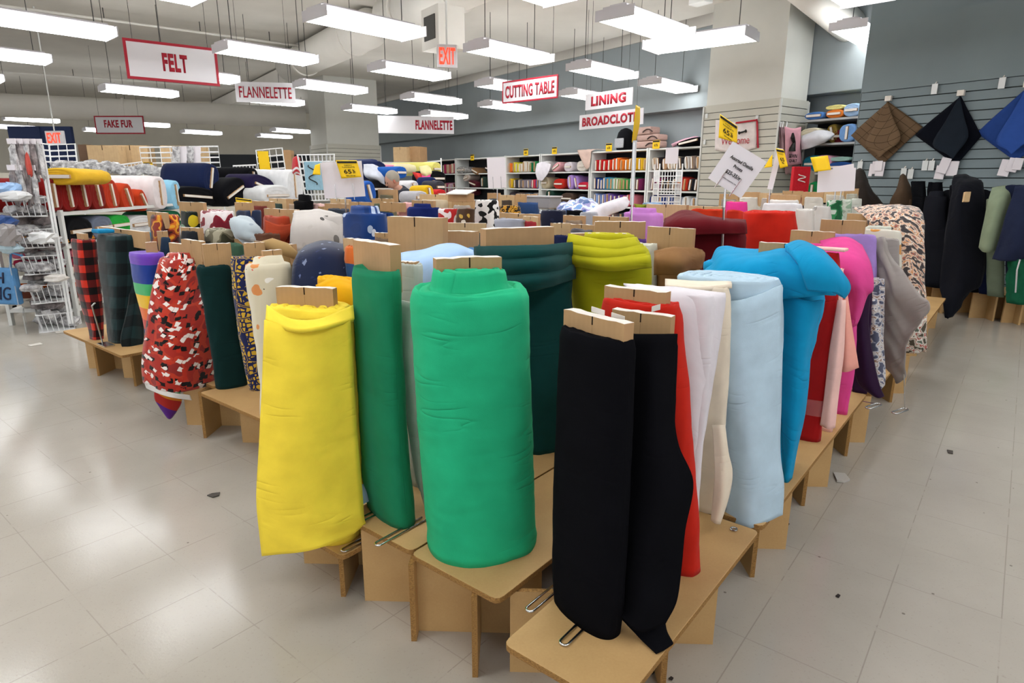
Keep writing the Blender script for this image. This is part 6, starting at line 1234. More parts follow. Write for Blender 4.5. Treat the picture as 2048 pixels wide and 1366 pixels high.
# ---------------------------------------------------------------- left: white shelf with lying bolts
SA, SB = P(122, 425, 1.06), P(372, 405, 1.06); SD = SB - SA; SD[2] = 0; SLEN = np.linalg.norm(SD); SD /= SLEN
SN = np.cross(SD, Z)                                              # towards the front of the shelf (right)
if SN @ np.array([1, -0.3, 0]) < 0: SN = -SN
SLEN += 0.25
t = thing('shelf_unit', 'white metal shelf carrying lying red, white and navy bolts on the left', 'shelf unit', SA * np.array([1, 1, 0]) + SD * SLEN / 2 - SN * 0.3)
SDEP = 0.62
for a in (0.02, SLEN):
    for d in (0.02, SDEP):
        if a > 1 and d < 0.1: continue
        k = MB(); k.box(SA * np.array([1, 1, 0]) + SD * a - SN * d + Z * 0.54, 0.022, 0.016, 0.54, SD, SN); k.build('post', WHITE, t)
for z in (1.045, 0.74, 0.42, 0.14):
    k = MB(); k.box(SA * np.array([1, 1, 0]) + SD * SLEN / 2 - SN * SDEP / 2 + Z * z, SLEN / 2, SDEP / 2, 0.016, SD, SN); k.build('shelf', WHITE, t)
def sp(x, y, off=0.0): return PPl(x, y, SN, SN @ SA - off)         # point on the shelf's front plane
def sl(lab, c, x, y, hh, hw, ln=0.0, length=0.75, off=0.0, **kw):
    m = c if not isinstance(c, str) else fab(c, 0.25)
    return lying_bolt(lab, m, sp(x, y, off), None, None, hh, hw, -SN, length, lean=ln, **kw)
def shz(x, y): return sp(x, y)[2]
for lab, c, x, y, hh, hw, ln in (
    ('dark red bolt lying on the white shelf, leftmost of the red ones', '#7c1512', 106, 391, 0.15, 0.15, 0.0),
    ('dark red bolt on the white shelf with the first white label from the left', '#841814', 137, 391, 0.152, 0.15, 0.10),
    ('dark red bolt on the white shelf, second label from the left', '#841713', 166, 391, 0.152, 0.15, 0.10),
    ('brick red bolt with a brown board on the white shelf', '#7a1a14', 195, 391, 0.152, 0.15, 0.16),
    ('orange red round bolt on the white shelf, taller than its neighbours', '#b03318', 223, 390, 0.165, 0.163, 0.16),
    ('orange red bolt with an open end on the white shelf', '#b83a1a', 255, 395, 0.15, 0.149, 0.4),
    ('low orange bolt leaning against the big white bolt', '#b83c1a', 286, 401, 0.13, 0.10, 0.6)):
    sl(lab, c, x, y, hh, hw, ln, off=0.03)
sl('big white bolt lying across the white shelf with its board showing', '#dcd2d2', 320, 386, 0.205, 0.204, 0.0, 1.0, off=-0.03)
sl('light blue bolt behind the big white bolt on the shelf', '#8cc0da', 352, 390, 0.19, 0.18, 0.1, 0.8, off=0.0)
def bo(lab, c, x, y, D, hh, hw, az, length, ln=0.0, **kw):
    a = math.radians(az); m = fab(c, 0.25) if isinstance(c, str) else c
    return lying_bolt(lab, m, x, y, D, hh, hw, (math.sin(a), math.cos(a), 0), length, lean=ln, **kw)
bo('golden yellow bolt lying flat on top of the dark red bolts', '#dcae2e', 113, 353, 7.25, 0.075, 0.19, 0, 0.5, 0.0)
bo('large navy felt bolt lying behind the light blue bolt', '#172142', 422, 356, 10.14, 0.202, 0.156, -72, 0.75, -0.25)
bo('large black felt bolt lying right of the navy bolt', '#0e0e11', 506, 364, 10.66, 0.215, 0.143, -75, 0.8, -0.1)
bo('black bolt lying under the navy bolt with a white label', '#101013', 395, 393, 9.88, 0.130, 0.338, -70, 0.5, -0.08)
bo('black bolt lying low in the middle with a steep white label', '#0f0f12', 470, 384, 10.14, 0.169, 0.260, -72, 0.6, 0.45)
bo('purple black bolt between the black and white bolts', '#1f1838', 527, 373, 10.40, 0.156, 0.260, -70, 0.5, -0.3)
bo('white felt bolt lying at the right with its board upright', '#d9d9da', 590, 372, 10.66, 0.247, 0.208, -72, 0.6, 0.0)
bo('white bolt lying low beside the upright board', '#d4d4d4', 555, 391, 10.27, 0.150, 0.325, -70, 0.4, 0.0)
bo('white bolt with a slanting board above the low white bolt', '#dadada', 560, 370, 10.92, 0.156, 0.312, -72, 0.4, -0.6)
t = thing('shelf_unit', 'dark shelf under the navy, black and white lying bolts', 'shelf unit', P(500, 430, 0))
k = MB(); q0, q1 = PD(372, 411, 10.2), PD(625, 409, 10.8); d = q1 - q0; L = np.linalg.norm(d); d /= L; n_ = np.cross(Z, d); n_ /= np.linalg.norm(n_)
k.box((q0 + q1) / 2 + n_ * 0.3, L / 2, 0.34, 0.02, d, n_); k.build('shelf', WHITE, t)
for s_ in (-0.48, 0.0, 0.48):
    k = MB(); c = (q0 + q1) / 2 + n_ * 0.3 + d * L * s_; k.box(np.array([c[0], c[1], c[2] / 2]), 0.02, 0.32, c[2] / 2, d, n_); k.build('upright', WHITE, t)
for lab, c, x, y, hh, hw in (('black bolt standing on the second deck of the white shelf', '#111114', 160, 462, 0.13, 0.24), ('grey blue bolt on the second deck of the white shelf', '#6a7284', 205, 455, 0.12, 0.22), ('bright green bolt on the second deck of the white shelf', '#23a03a', 240, 450, 0.11, 0.25), ('white bolt on the second deck of the white shelf', '#cfcfcf', 285, 448, 0.10, 0.36), ('bottle green bolt at the right of the second deck of the white shelf', '#12603e', 345, 440, 0.12, 0.3)):
    sl(lab, c, x, y, hh, hw, off=0.05, length=0.5)
for i, (lab, c, z, a) in enumerate((('orange folded cloth at the left end of the white shelf, upper', '#d98a2a', 0.80, 0.0), ('dark pink folded cloth at the left end of the white shelf', '#b0586c', 0.66, 0.0), ('crimson folded cloth at the left end of the white shelf', '#8a1c38', 0.58, 0.0), ('cream folded cloth at the left end of the white shelf', '#c9c3b4', 0.50, 0.0), ('bright orange folded cloth low at the left end of the white shelf', '#e06a28', 0.37, 0.0), ('brown folded cloth low at the left end of the white shelf', '#6a3a2c', 0.28, 0.0), ('pale folded cloth at the bottom left end of the white shelf', '#bdb4a8', 0.19, 0.0))):
    q = SA * np.array([1, 1, 0]) + SD * 0.42 - SN * 0.3 + Z * z; t = thing('folded_cloth', lab, 'fabric', q - Z * 0.03); k = MB(); k.box(q, 0.36, 0.24, 0.034, SD, SN); k.build('cloth', fab(c), t, bevel=0.02)
    k = MB(); k.box(q + SN * 0.002 - SD * 0.001, 0.362, 0.243, 0.004, SD, SN); k.build('fold_line', fab(c), t)

# ---------------------------------------------------------------- left: white basket rack full of small packets
RX, RYd = np.array([0.985, -0.17, 0]), np.array([0.17, 0.985, 0])
BAG = NT('clear_packet', 0.18, 0.5); BAG.col(BAG.ramp(BAG.noise(BAG.obj(), 16, 3), [(0.3, '#7d7a7b'), (0.5, '#b9b7b8'), (0.7, '#d8d6d4')])); BAG.bump(BAG.noise(BAG.obj(), 40, 3), 0.8, 0.02)
BAGD = NT('dark_packet', 0.3, 0.4); BAGD.col(BAGD.ramp(BAGD.noise(BAGD.obj(), 12, 3), [(0.3, '#4a4444'), (0.6, '#8a8080'), (0.75, '#b8b0ae')])); BAGD.bump(BAGD.noise(BAGD.obj(), 30, 3), 0.6, 0.02)
PLEX = NT('clear_plastic_front', 0.1, 0.5); PLEX.col('#c9ccca'); PLEX.b.inputs['Alpha'].default_value = 0.45
def crumple(b, c, sx_, sy, sz, seed, X=RX, Y=RYd):
    r_ = random.Random(seed); nu, nv = 9, 6; f = vnoise(seed); vs = []
    for i in range(nv + 1):
        ph = math.pi * i / nv - math.pi / 2
        for j in range(nu):
            th = 2 * math.pi * j / nu; k = 1 + 0.22 * f(2 * math.cos(th), 2 * math.sin(th) + 3 * ph)
            cx_, cy_, cz = math.copysign(abs(math.cos(th) * math.cos(ph)) ** 0.6, math.cos(th)), math.copysign(abs(math.sin(th) * math.cos(ph)) ** 0.6, math.sin(th)), math.copysign(abs(math.sin(ph)) ** 0.7, math.sin(ph))
            vs.append(c + X * cx_ * sx_ * k + Y * cy_ * sy * k + Z * cz * sz * k)
    b.add(vs, [(i * nu + j, i * nu + (j + 1) % nu, (i + 1) * nu + (j + 1) % nu, (i + 1) * nu + j) for i in range(nv) for j in range(nu)])
def basket(parent, tl, tr, D, depth, hgt, name='wire_basket', front=True):
    a, b_ = PD(tl[0], tl[1], D), PD(tr[0], tr[1], D); a[2] = b_[2] = (a[2] + b_[2]) / 2; x = b_ - a; L = np.linalg.norm(x); x /= L; y = np.cross(Z, x); k = MB(); inner = a + x * 0.03
    for z in (0, -hgt):
        sh = 0.03 if z else 0
        pts = [a + Z * z + x * sh, b_ + Z * z, b_ + y * depth + Z * z, a + y * depth + Z * z + x * sh]; k.tube(pts, 0.006, 5, closed=True)
    n = max(6, int(L / 0.035))
    for t_ in np.linspace(0, 1, n):
        for yy in (0, depth): k.tube([a + x * L * t_ + y * yy, a + x * (L * t_ + 0.03 * (1 - t_)) + y * yy - Z * hgt], 0.0035, 4)
    for t_ in np.linspace(0, 1, 9):
        for xx in (0, L): k.tube([a + x * xx + y * depth * t_, a + x * (xx + (0.03 if xx == 0 else 0)) + y * depth * t_ - Z * hgt], 0.0035, 4)
    k.box(a + x * L / 2 + y * depth / 2 - Z * hgt, L / 2, depth / 2, 0.003, x, y)
    o = k.build(name, WIRE, parent)
    if front: k = MB(); k.box(a - x * 0.09 + y * depth / 2 - Z * hgt * 0.45, 0.004, depth / 2, hgt * 0.52, x * 0.9 - Z * 0.3, y); k.build('plastic_end', PLEX.m, o)
    return a, x, y, L
rb = P(112, 662, 0.0); t = thing('basket_rack', 'white wire basket rack crammed with clear packets at the left edge', 'rack', rb)
DR = 7.0
for (x0, y0, x1, y1) in ((62, 290, 156, 656), (68, 290, 161, 650), (58, 284, 148, 640)):
    a, b_ = PD(x0, y0, DR + (0.4 if x0 == 58 else 0)), PD(x1, y1, DR + (0.4 if x0 == 58 else 0)); b_[2] = 0.06; a[0], a[1] = (a[0] + b_[0]) / 2, (a[1] + b_[1]) / 2; b_[0], b_[1] = a[0], a[1]
    k = MB(); k.tube([a, b_], 0.01, 6); k.build('post', WIRE, t)
rows = (((8, 398), (88, 393)), ((28, 462), (104, 456)), ((43, 516), (118, 508)), ((56, 575), (131, 566)), ((72, 634), (144, 622)))
NM = ('top', 'second', 'third', 'fourth', 'bottom'); packs = []
for i, (tl, tr) in enumerate(rows):
    a, x, y, L = basket(t, tl, tr, DR, 0.42, 0.16)
    for j in range(9):
        b = MB(); u_, v_ = rnd.uniform(0.08, 0.92), rnd.uniform(0.08, 0.9)
        c = a + x * L * u_ + y * 0.42 * v_ - Z * (0.10 - 0.085 * (j % 3)); crumple(b, c, rnd.uniform(0.05, 0.1), rnd.uniform(0.05, 0.09), rnd.uniform(0.03, 0.055), i * 20 + j)
        o = b.build('notion_packet', (BAG.m, BAG.m, BAGD.m)[j % 3], smooth=False); tag(o, 'small clear packet of trims in the %s basket of the white rack' % NM[i], 'packet', 'packets in the %s basket' % NM[i])
for i in range(9):                                               # packets hanging on the rack's upper side
    x, y = 30 + (i % 5) * 13, 322 + (i // 5) * 52; q = PD(x, y, DR - 0.05); r = thing('hanging_packet', 'long packet of tools hanging on the upper part of the white rack', 'packet', q, 'packets hanging on the upper rack')
    k = MB(); crumple(k, q, 0.032, 0.02, 0.15, 200 + i); k.build('packet', BAGD.m if i % 2 else BAG.m, r); k = MB(); k.box(q + Z * 0.16, 0.04, 0.006, 0.022, RX, RYd); k.build('header_card', CARDW, r)
r = thing('hanging_packet', 'packet of red handled tools hanging on the upper part of the white rack', 'packet', PD(57, 330, 6.9)); k = MB(); crumple(k, PD(57, 328, 6.9), 0.02, 0.02, 0.09, 333); k.build('packet', plain('tool_red', '#b8473c', 0.4), r)
for lab, x, y, D, sx_, sz, c in (('light blue packet lying high at the left edge of the picture', 14, 378, 6.9, 0.1, 0.05, '#8fb0d8'), ('dark blue packet with white stripe in the second basket of the white rack', 6, 442, 6.9, 0.1, 0.05, '#274a86'), ('white folded packet on top of the top basket', 25, 391, 6.85, 0.12, 0.04, '#cfcfd0'), ('pale blue packet at the left edge by the third basket', 20, 497, 6.8, 0.09, 0.04, '#a8c0cc'), ('round grey packet in the second basket of the white rack', 12, 470, 6.75, 0.1, 0.085, '#8f8a8a'), ('white card sticking out of the fourth basket', 112, 556, 6.85, 0.09, 0.03, '#cfcac4'), ('white paper sheet packet in the third basket', 85, 475, 6.8, 0.1, 0.05, '#d8d8d8')):
    b = MB(); crumple(b, PD(x, y, D), sx_, 0.07, sz, int(x * 7 + y)); o = b.build('notion_packet', plain('packet_' + c[1:], c, 0.35, 0.5), smooth=False); tag(o, lab, 'packet')
t = thing('tote_bag', 'blue bag with dark lettering hanging at the left edge, under the baskets', 'bag', PD(8, 572, 7.2))
q = PD(8, 572, 7.2); k = MB(); k.box(q, 0.15, 0.035, 0.165, RX, RYd); k.build('bag_body', fab('#5a8ab8', 0.2), t, bevel=0.02)
text_mesh('H', 'lettering', plain('navy_ink', '#141c3a'), t, q + RX * 0.02 - RYd * 0.04 + Z * 0.08, RX, Z + RX * 0.2, 0.1, 0.08, 0.02); text_mesh('NG', 'lettering', plain('navy_ink', ''), t, q + RX * 0.01 - RYd * 0.04 - Z * 0.06, RX, Z + RX * 0.2, 0.12, 0.18, 0.0)
k = MB(); k.tube([q + RX * 0.1 + Z * 0.15, q + RX * 0.14 + Z * 0.30, PD(45, 512, 7.0)], 0.01, 6); k.build('strap', fab('#5a8ab8', 0.2), t)
t = thing('trolley', 'small white trolley with a black caster under the basket rack', 'trolley', P(38, 625, 0.0)); q = P(38, 620, 0.0); k = MB(); k.box(q + Z * 0.13, 0.12, 0.2, 0.05, RX, RYd); k.build('tray', WHITE, t, bevel=0.01)
for dx in (-0.07, 0.09):
    k = MB(); k.tube([q + RX * (dx - 0.012) + Z * 0.035, q + RX * (dx + 0.012) + Z * 0.035], 0.035, 14); k.build('caster', INK, t); k = MB(); k.tube([q + RX * dx + Z * 0.04, q + RX * dx + Z * 0.1], 0.01, 6); k.build('caster_stem', WHITE, t)

# ---------------------------------------------------------------- far left background
def grid_panel(label, ul, ur, lr, ll, nx, ny, D, extra=0.0):
    a, b_, c, d = [PD(q[0], q[1], D) for q in (ul, ur, lr, ll)]; root = thing('grid_panel', label, 'grid panel', np.array([(c[0] + d[0]) / 2, (c[1] + d[1]) / 2, 0])); k = MB()
    k.tube([a, b_, c, d], 0.014, 5, closed=True); k.build('frame', WIRE, root); k = MB()
    for i in range(1, nx): k.tube([a + (b_ - a) * i / nx, d + (c - d) * i / nx], 0.007, 4)
    for i in range(1, ny): k.tube([a + (d - a) * i / ny, b_ + (c - b_) * i / ny], 0.007, 4); k.tube([a + (d - a) * (i + 0.12) / ny, b_ + (c - b_) * (i + 0.12) / ny], 0.006, 4)
    k.build('grid_wires', WIRE, root)
    for q in (d, c): k = MB(); k.tube([q, np.array([q[0], q[1], 0])], 0.012, 5); k.build('leg', WIRE, root)
    return root
grid_panel('white grid panel at the far left, behind the top of the basket rack', (30, 281), (98, 289), (104, 346), (36, 346), 5, 5, 12.0)
grid_panel('white grid panel behind the golden yellow bolt', (98, 290), (150, 288), (157, 346), (104, 346), 3, 5, 12.0)
grid_panel('long white grid panel with a yellow tag left of the navy bolt', (279, 295), (436, 293), (442, 345), (286, 346), 8, 5, 12.4)
grid_panel('white grid panel with yellow cards behind the white bolts', (512, 301), (564, 296), (572, 348), (518, 352), 4, 4, 12.4)
grid_panel('white grid panel left of the blank white card stand', (595, 310), (668, 309), (670, 400), (612, 402), 9, 7, 9.0)
grid_panel('low white grid panel on top of the black lying bolts', (466, 332), (512, 330), (514, 346), (468, 346), 7, 2, 12.3)
grid_panel('white grid basket front below the far cartons', (240, 330), (284, 324), (286, 346), (242, 346), 6, 3, 12.3)
yellow_tag('yellow tag on the long white grid panel', ((286, 325), (305, 325), (306, 339), (288, 340)), 12.2, (('65%', -0.1, 0.3, 0.5, 0),))
t = thing('card_strip', 'strip of yellow cards hanging on the grid panel behind the white bolts', 'cards', PD(526, 320, 12.25)); k = MB()
for i in range(4):
    k = MB(); k.box(PD(526 + i * 1.6, 308 + i * 11, 12.25), 0.093, 0.004, 0.047, RT, _fwd * np.array([1, 1, 0]) / .97); k.build('yellow_card', TAGY, t)
t = thing('packet_display', 'pale packets hanging on the long white grid panel', 'packets', PD(372, 315, 12.3))
for i in range(12):
    k = MB(); k.box(PD(352 + (i % 4) * 14, 300 + (i // 4) * 14, 12.3), 0.062, 0.006, 0.06, RT, _fwd * np.array([1, 1, 0]) / .97); k.build('packet', (BAG.m, CARDW)[i % 2], t)
def carton(label, x0, x1, y0, y1, D, depth=0.35, m=CARD2, az=8):
    a, b_ = PD(x0, y0, D), PD(x1, y1, D); hw = (x1 - x0) / 2 * D / 1290; c = (a + b_) / 2; zt, zb = a[2], b_[2]; an = math.radians(az); X = np.array([math.cos(an), math.sin(an), 0]); Y = np.array([-X[1], X[0], 0])
    r = thing('cardboard_box', label, 'box', np.array([c[0], c[1], zb])); k = MB(); k.box(np.array([c[0], c[1], (zt + zb) / 2]) + Y * depth / 2, hw, depth / 2, (zt - zb) / 2, X, Y); k.build('box_body', m, r, bevel=0.006)
    k = MB(); k.box(np.array([c[0], c[1], zt + 0.003]) + Y * depth / 2, 0.03, depth / 2, 0.002, X, Y); k.build('tape', plain('parcel_tape', '#b59a6a', 0.3), r); return r
carton('left one of two tall cartons behind the big white bolt', 183, 231, 290, 345, 14.5, m=CARD3); carton('right one of two tall cartons behind the big white bolt', 234, 290, 290, 345, 14.7, m=CARD3)
carton('dark brown carton left of the two tall cartons', 162, 182, 289, 345, 15.0, m=plain('brown_board', '#6a5240', 0.8))
carton('beige carton behind the hanging packets on the grid', 330, 402, 291, 346, 14.3, m=CARD3)
carton('narrow carton right of the grid with yellow cards', 569, 582, 300, 345, 14.2)
t = thing('storage_bench', 'plain pale bench carrying the far cartons', 'bench', PD(260, 400, 14.9) * np.array([1, 1, 0])); k = MB(); c = PD(280, 345, 14.9); k.box(np.array([c[0], c[1] + 0.1, c[2] / 2 - 0.01]), 2.6, 0.4, c[2] / 2 - 0.01); k.build('bench_body', M_CREAM, t)
t = thing('notice_board', 'large navy blue board on the far left wall below the EXIT sign', 'board', PD(85, 300, 17)); k = MB(); c = (PD(38, 264, 17) + PD(136, 340, 17)) / 2; k.box(c, 0.66, 0.04, 0.5); k.build('board', plain('navy_board', '#1d2a4e', 0.7), t)
k = MB(); k.box(c - np.array([0, .05, 0]), 0.02, 0.012, 0.5); k.build('board_strip', plain('navy_board', ''), t)
t = thing('fabric_piece', 'dark olive cloth corner hanging beside the basket rack', 'fabric', PD(80, 330, 7.6)); sheet('cloth', [S((62, 296, 7.6), (68, 296, 7.6), (74, 300, 7.6)), S((72, 330, 7.55), (80, 328, 7.5), (94, 328, 7.6)), S((78, 352, 7.5), (92, 350, 7.5), (108, 346, 7.6))], fab('#3a4436'), t, seed=90)
for i in range(14):
    x, y = 120 + i * 9 + rnd.uniform(-3, 3), 334 + rnd.uniform(-4, 5); b = MB(); crumple(b, PD(x, y, 11.4), 0.1, 0.09, 0.07, 500 + i); o = b.build('notion_packet', BAG.m, smooth=False); tag(o, 'clear packet heaped in the row behind the lying red bolts', 'packet', 'packets heaped behind the lying bolts')
for i in range(7):
    x = 255 + i * 11; b = MB(); crumple(b, PD(x, 346 - (3 - abs(i - 3)) * 3, 11.5), 0.11, 0.09, 0.07, 560 + i); o = b.build('notion_packet', BAG.m, smooth=False); tag(o, 'clear packet heaped behind the big white lying bolt', 'packet', 'packets behind the big white bolt')
t = thing('display_table', 'far counter under the heaped clear packets', 'table', PD(240, 420, 11.5) * np.array([1, 1, 0])); k = MB(); c = PD(225, 352, 11.6); k.box(np.array([c[0], c[1], c[2] - 0.02]), 1.3, 0.35, 0.02); k.build('table_top', WHITE, t)
for dx in (-1.1, 1.1): k = MB(); k.box(np.array([c[0] + dx, c[1], c[2] / 2 - 0.02]), 0.03, 0.3, c[2] / 2 - 0.02); k.build('leg', WHITE, t)
t = thing('tote_bag', 'pale blue bag with dark script behind the left white card', 'bag', PD(626, 355, 8.6)); q = PD(628, 352, 8.6); k = MB(); k.box(q, 0.11, 0.03, 0.175, RT, _fwd * np.array([1, 1, 0])); k.build('bag_body', fab('#8fb3c4', 0.2), t, bevel=0.01)
k = MB(); k.tube([q - _fwd * 0.05 + RT * 0.05 * math.sin(a * 2.2) + Z * 0.05 * a for a in np.linspace(-2.4, 2.4, 26)], 0.007, 5); k.build('script_print', INK, t)
t = thing('cloth_banner', 'red cloth with white stripes beside the grid panel', 'fabric', PD(590, 330, 9.4)); sheet('cloth', [S((586, 316, 9.4), (594, 312, 9.35), (600, 316, 9.4)), S((584, 340, 9.4), (593, 340, 9.3), (602, 344, 9.4)), S((586, 348, 9.4), (595, 350, 9.35), (604, 352, 9.4))], pat_stripes('red_white_stripes', [(0.0, '#b8343a'), (0.03, '#d8d4d4'), (0.06, '#b8343a'), (0.09, '#d8d4d4'), (0.12, '#b02a30')]), t, seed=91)

# bolts on the counter between the left card and the back shelves
for lab, c, x, y, D, hh, hw, az, ln, L in (('navy bolt heap lying right of the left white card', '#151f48', 762, 344, 11.2, 0.17, 0.22, -70, -0.3, 0.6), ('dark blue bolt lying behind the navy heap', '#1c2a5a', 745, 333, 11.4, 0.11, 0.22, -70, 0.2, 0.5), ('royal blue bolt standing low right of the left white card', '#2a58a8', 738, 385, 7.9, 0.13, 0.12, -60, 0.3, 0.3),
    ('blue bolt with a white label right of the person', '#1f58a8', 802, 345, 10.4, 0.09, 0.12, -50, 0, 0.5), ('pale yellow bolt end under the shelf edge right of the person', '#d8cf72', 873, 338, 11.0, 0.11, 0.13, -60, 0, 0.9), ('cream bolt lying across right of the person', '#ddd2a8', 848, 338, 11.2, 0.09, 0.16, -70, 0, 0.9), ('pink bolt lying behind the cream bolt', '#dc8aa4', 800, 336, 11.5, 0.06, 0.3, -70, 0, 0.6),
    ('black bolt under the yellow bolt end', '#111113', 875, 357, 10.8, 0.12, 0.2, -50, 0, 0.4), ('navy bolt with a white label in the centre distance', '#1a2550', 866, 376, 10.0, 0.16, 0.08, -50, -0.1, 0.3), ('charcoal bolt with a label beside the navy one', '#3a3a42', 880, 374, 9.8, 0.09, 0.1, -50, 0, 0.3), ('red bolt end low in the centre distance', '#c0282c', 882, 389, 9.4, 0.07, 0.1, -50, 0, 0.3),
    ('yellow bolt standing low right of the person', '#d9ac1c', 858, 386, 9.0, 0.1, 0.09, -50, 0.2, 0.3), ('pale grey bolt low right of the person', '#b4b2b6', 842, 395, 8.6, 0.08, 0.12, -50, 0, 0.3), ('white round bolt end at the shoulder of the person', '#cfcdd0', 828, 378, 9.9, 0.12, 0.11, -50, 0.3, 0.4), ('black bolt low behind the person', '#18181c', 760, 378, 10.6, 0.14, 0.4, -60, 0, 0.4)):
    bo(lab, c, x, y, D, hh, hw, az, L, ln)
t = thing('fabric_piece', 'white cloth hanging in front of the navy bolt heap', 'fabric', PD(750, 350, 10.8)); sheet('cloth', [S((728, 330, 10.8), (745, 329, 10.7), (758, 334, 10.8)), S((728, 348, 10.6), (748, 352, 10.5), (766, 348, 10.6)), S((740, 358, 10.6), (756, 360, 10.6), (770, 370, 10.6))], fab('#c6c8d2'), t, thick=0.03, ripple=0.04, seed=92)
t = thing('fabric_piece', 'pale yellow cloth hanging over the bolts right of the person', 'fabric', PD(855, 345, 10.8)); sheet('cloth', [S((838, 334, 10.9), (852, 331, 10.8), (862, 334, 10.9)), S((842, 345, 10.7), (852, 344, 10.6), (863, 345, 10.7)), S((846, 352, 10.7), (853, 354, 10.6), (858, 350, 10.7))], fab('#d6cc96'), t, ripple=0.03, seed=93)
t = thing('fabric_piece', 'red cloth hanging below the cream bolt right of the person', 'fabric', PD(832, 355, 10.6)); sheet('cloth', [S((824, 344, 10.7), (834, 345, 10.6), (844, 347, 10.7)), S((832, 358, 10.6), (838, 358, 10.5), (846, 358, 10.6)), S((840, 370, 10.6), (843, 371, 10.5), (848, 368, 10.6))], fab('#cf3a34'), t, ripple=0.02, seed=94)
t = thing('fabric_piece', 'hot pink cloth hanging below the pale yellow cloth', 'fabric', PD(850, 360, 10.5)); sheet('cloth', [S((843, 350, 10.6), (852, 352, 10.5), (862, 348, 10.6)), S((843, 362, 10.5), (850, 364, 10.4), (858, 362, 10.5)), S((840, 374, 10.5), (843, 376, 10.4), (847, 374, 10.5))], fab('#d8488a'), t, ripple=0.02, seed=95)
t = thing('shelf_unit', 'low counter shelf below the cloth heaps right of the person', 'shelf unit', PD(800, 420, 10.9) * np.array([1, 1, 0])); c = PD(812, 398, 10.9); k = MB(); k.box(np.array([c[0], c[1], c[2]]), 1.0, 0.5, 0.02); k.build('shelf', WHITE, t)
for dx in (-0.95, 0.95): k = MB(); k.box(np.array([c[0] + dx, c[1], c[2] / 2]), 0.02, 0.45, c[2] / 2); k.build('side_panel', WHITE, t)
q0, q1 = PD(785, 332, 11.6), PD(882, 322, 11.6); t = thing('wire_rail', 'white wire rail over the bolts below the stacked cartons', 'rail', q0); k = MB(); k.tube([q0, q1], 0.012, 5); k.tube([q0 - Z * 0.09, q1 - Z * 0.09], 0.008, 5)
for a in np.linspace(0, 1, 9): k.tube([q0 + (q1 - q0) * a, q0 + (q1 - q0) * a - Z * 0.1], 0.006, 4)
k.build('rail_wires', WIRE, t)
for q in (q0, q1): k = MB(); k.tube([q + Z * 0.05, np.array([q[0], q[1], 0])], 0.014, 6); k.build('post', WIRE, t)
carton('left one of two stacked cartons against the grey back wall', 785, 815, 294, 324, 15.0, m=CARD3, az=-20); carton('right one of two stacked cartons against the grey back wall', 816, 841, 293, 324, 15.0, m=CARD2, az=-20)
t = thing('shelf_unit', 'plain shelf carrying the two cartons at the grey back wall', 'shelf unit', PD(812, 400, 15.2) * np.array([1, 1, 0])); c = PD(812, 325, 15.2); k = MB(); k.box(np.array([c[0], c[1], c[2] - 0.02]), 0.5, 0.3, 0.02); k.build('shelf', WHITE, t)
for dx in (-0.48, 0.48): k = MB(); k.box(np.array([c[0] + dx, c[1], c[2] / 2 - 0.02]), 0.02, 0.28, c[2] / 2 - 0.02); k.build('side_panel', WHITE, t)

# ---------------------------------------------------------------- the person among the bolts
def skin_obj(name, verts, edges, radii, mat, parent, root=0, sub=2):
    me = bpy.data.meshes.new(name); me.from_pydata([tuple(map(float, v)) for v in verts], edges, []); me.materials.append(mat); o = bpy.data.objects.new(name, me); COL.objects.link(o)
    md = o.modifiers.new('skin', 'SKIN'); md.use_smooth_shade = True
    for i, r_ in enumerate(radii): me.skin_vertices[0].data[i].radius = (r_, r_) if not isinstance(r_, tuple) else r_
    for v in me.skin_vertices[0].data: v.use_root = False
    me.skin_vertices[0].data[root].use_root = True
    s_ = o.modifiers.new('sub', 'SUBSURF'); s_.levels = s_.render_levels = sub
    o.parent = parent; o.matrix_parent_inverse = Matrix.Translation(-parent.location); return o
pc = PD(818, 420, 9.4); pc = np.array([pc[0], pc[1], 0.0]); pr = thing('person', 'person with grey hair and a dark shirt bending to the left among the bolts', 'person', pc)
FX, FY = np.array([-0.88, -0.47, 0]), np.array([0.47, -0.88, 0])            # facing left, a little to the camera
def bp(f, s_, z): return pc + FX * f + FY * s_ + Z * z * 0.962
SKIN = plain('skin', '#b98a76', 0.5); HAIR = fab('#9c9488', 0.5)
V_ = [bp(0, 0, 0.86), bp(0.02, 0, 1.0), bp(0.06, 0, 1.14), bp(0.11, 0, 1.25), bp(0.15, 0, 1.30),               # pelvis .. neck base
      bp(0.19, 0, 1.335), bp(0.225, 0, 1.38), bp(0.235, 0, 1.425)]                                             # neck, jaw, skull
E_ = [(i, i + 1) for i in range(7)]; R_ = [0.13, 0.12, 0.13, 0.10, 0.065, 0.052, 0.07, 0.078]
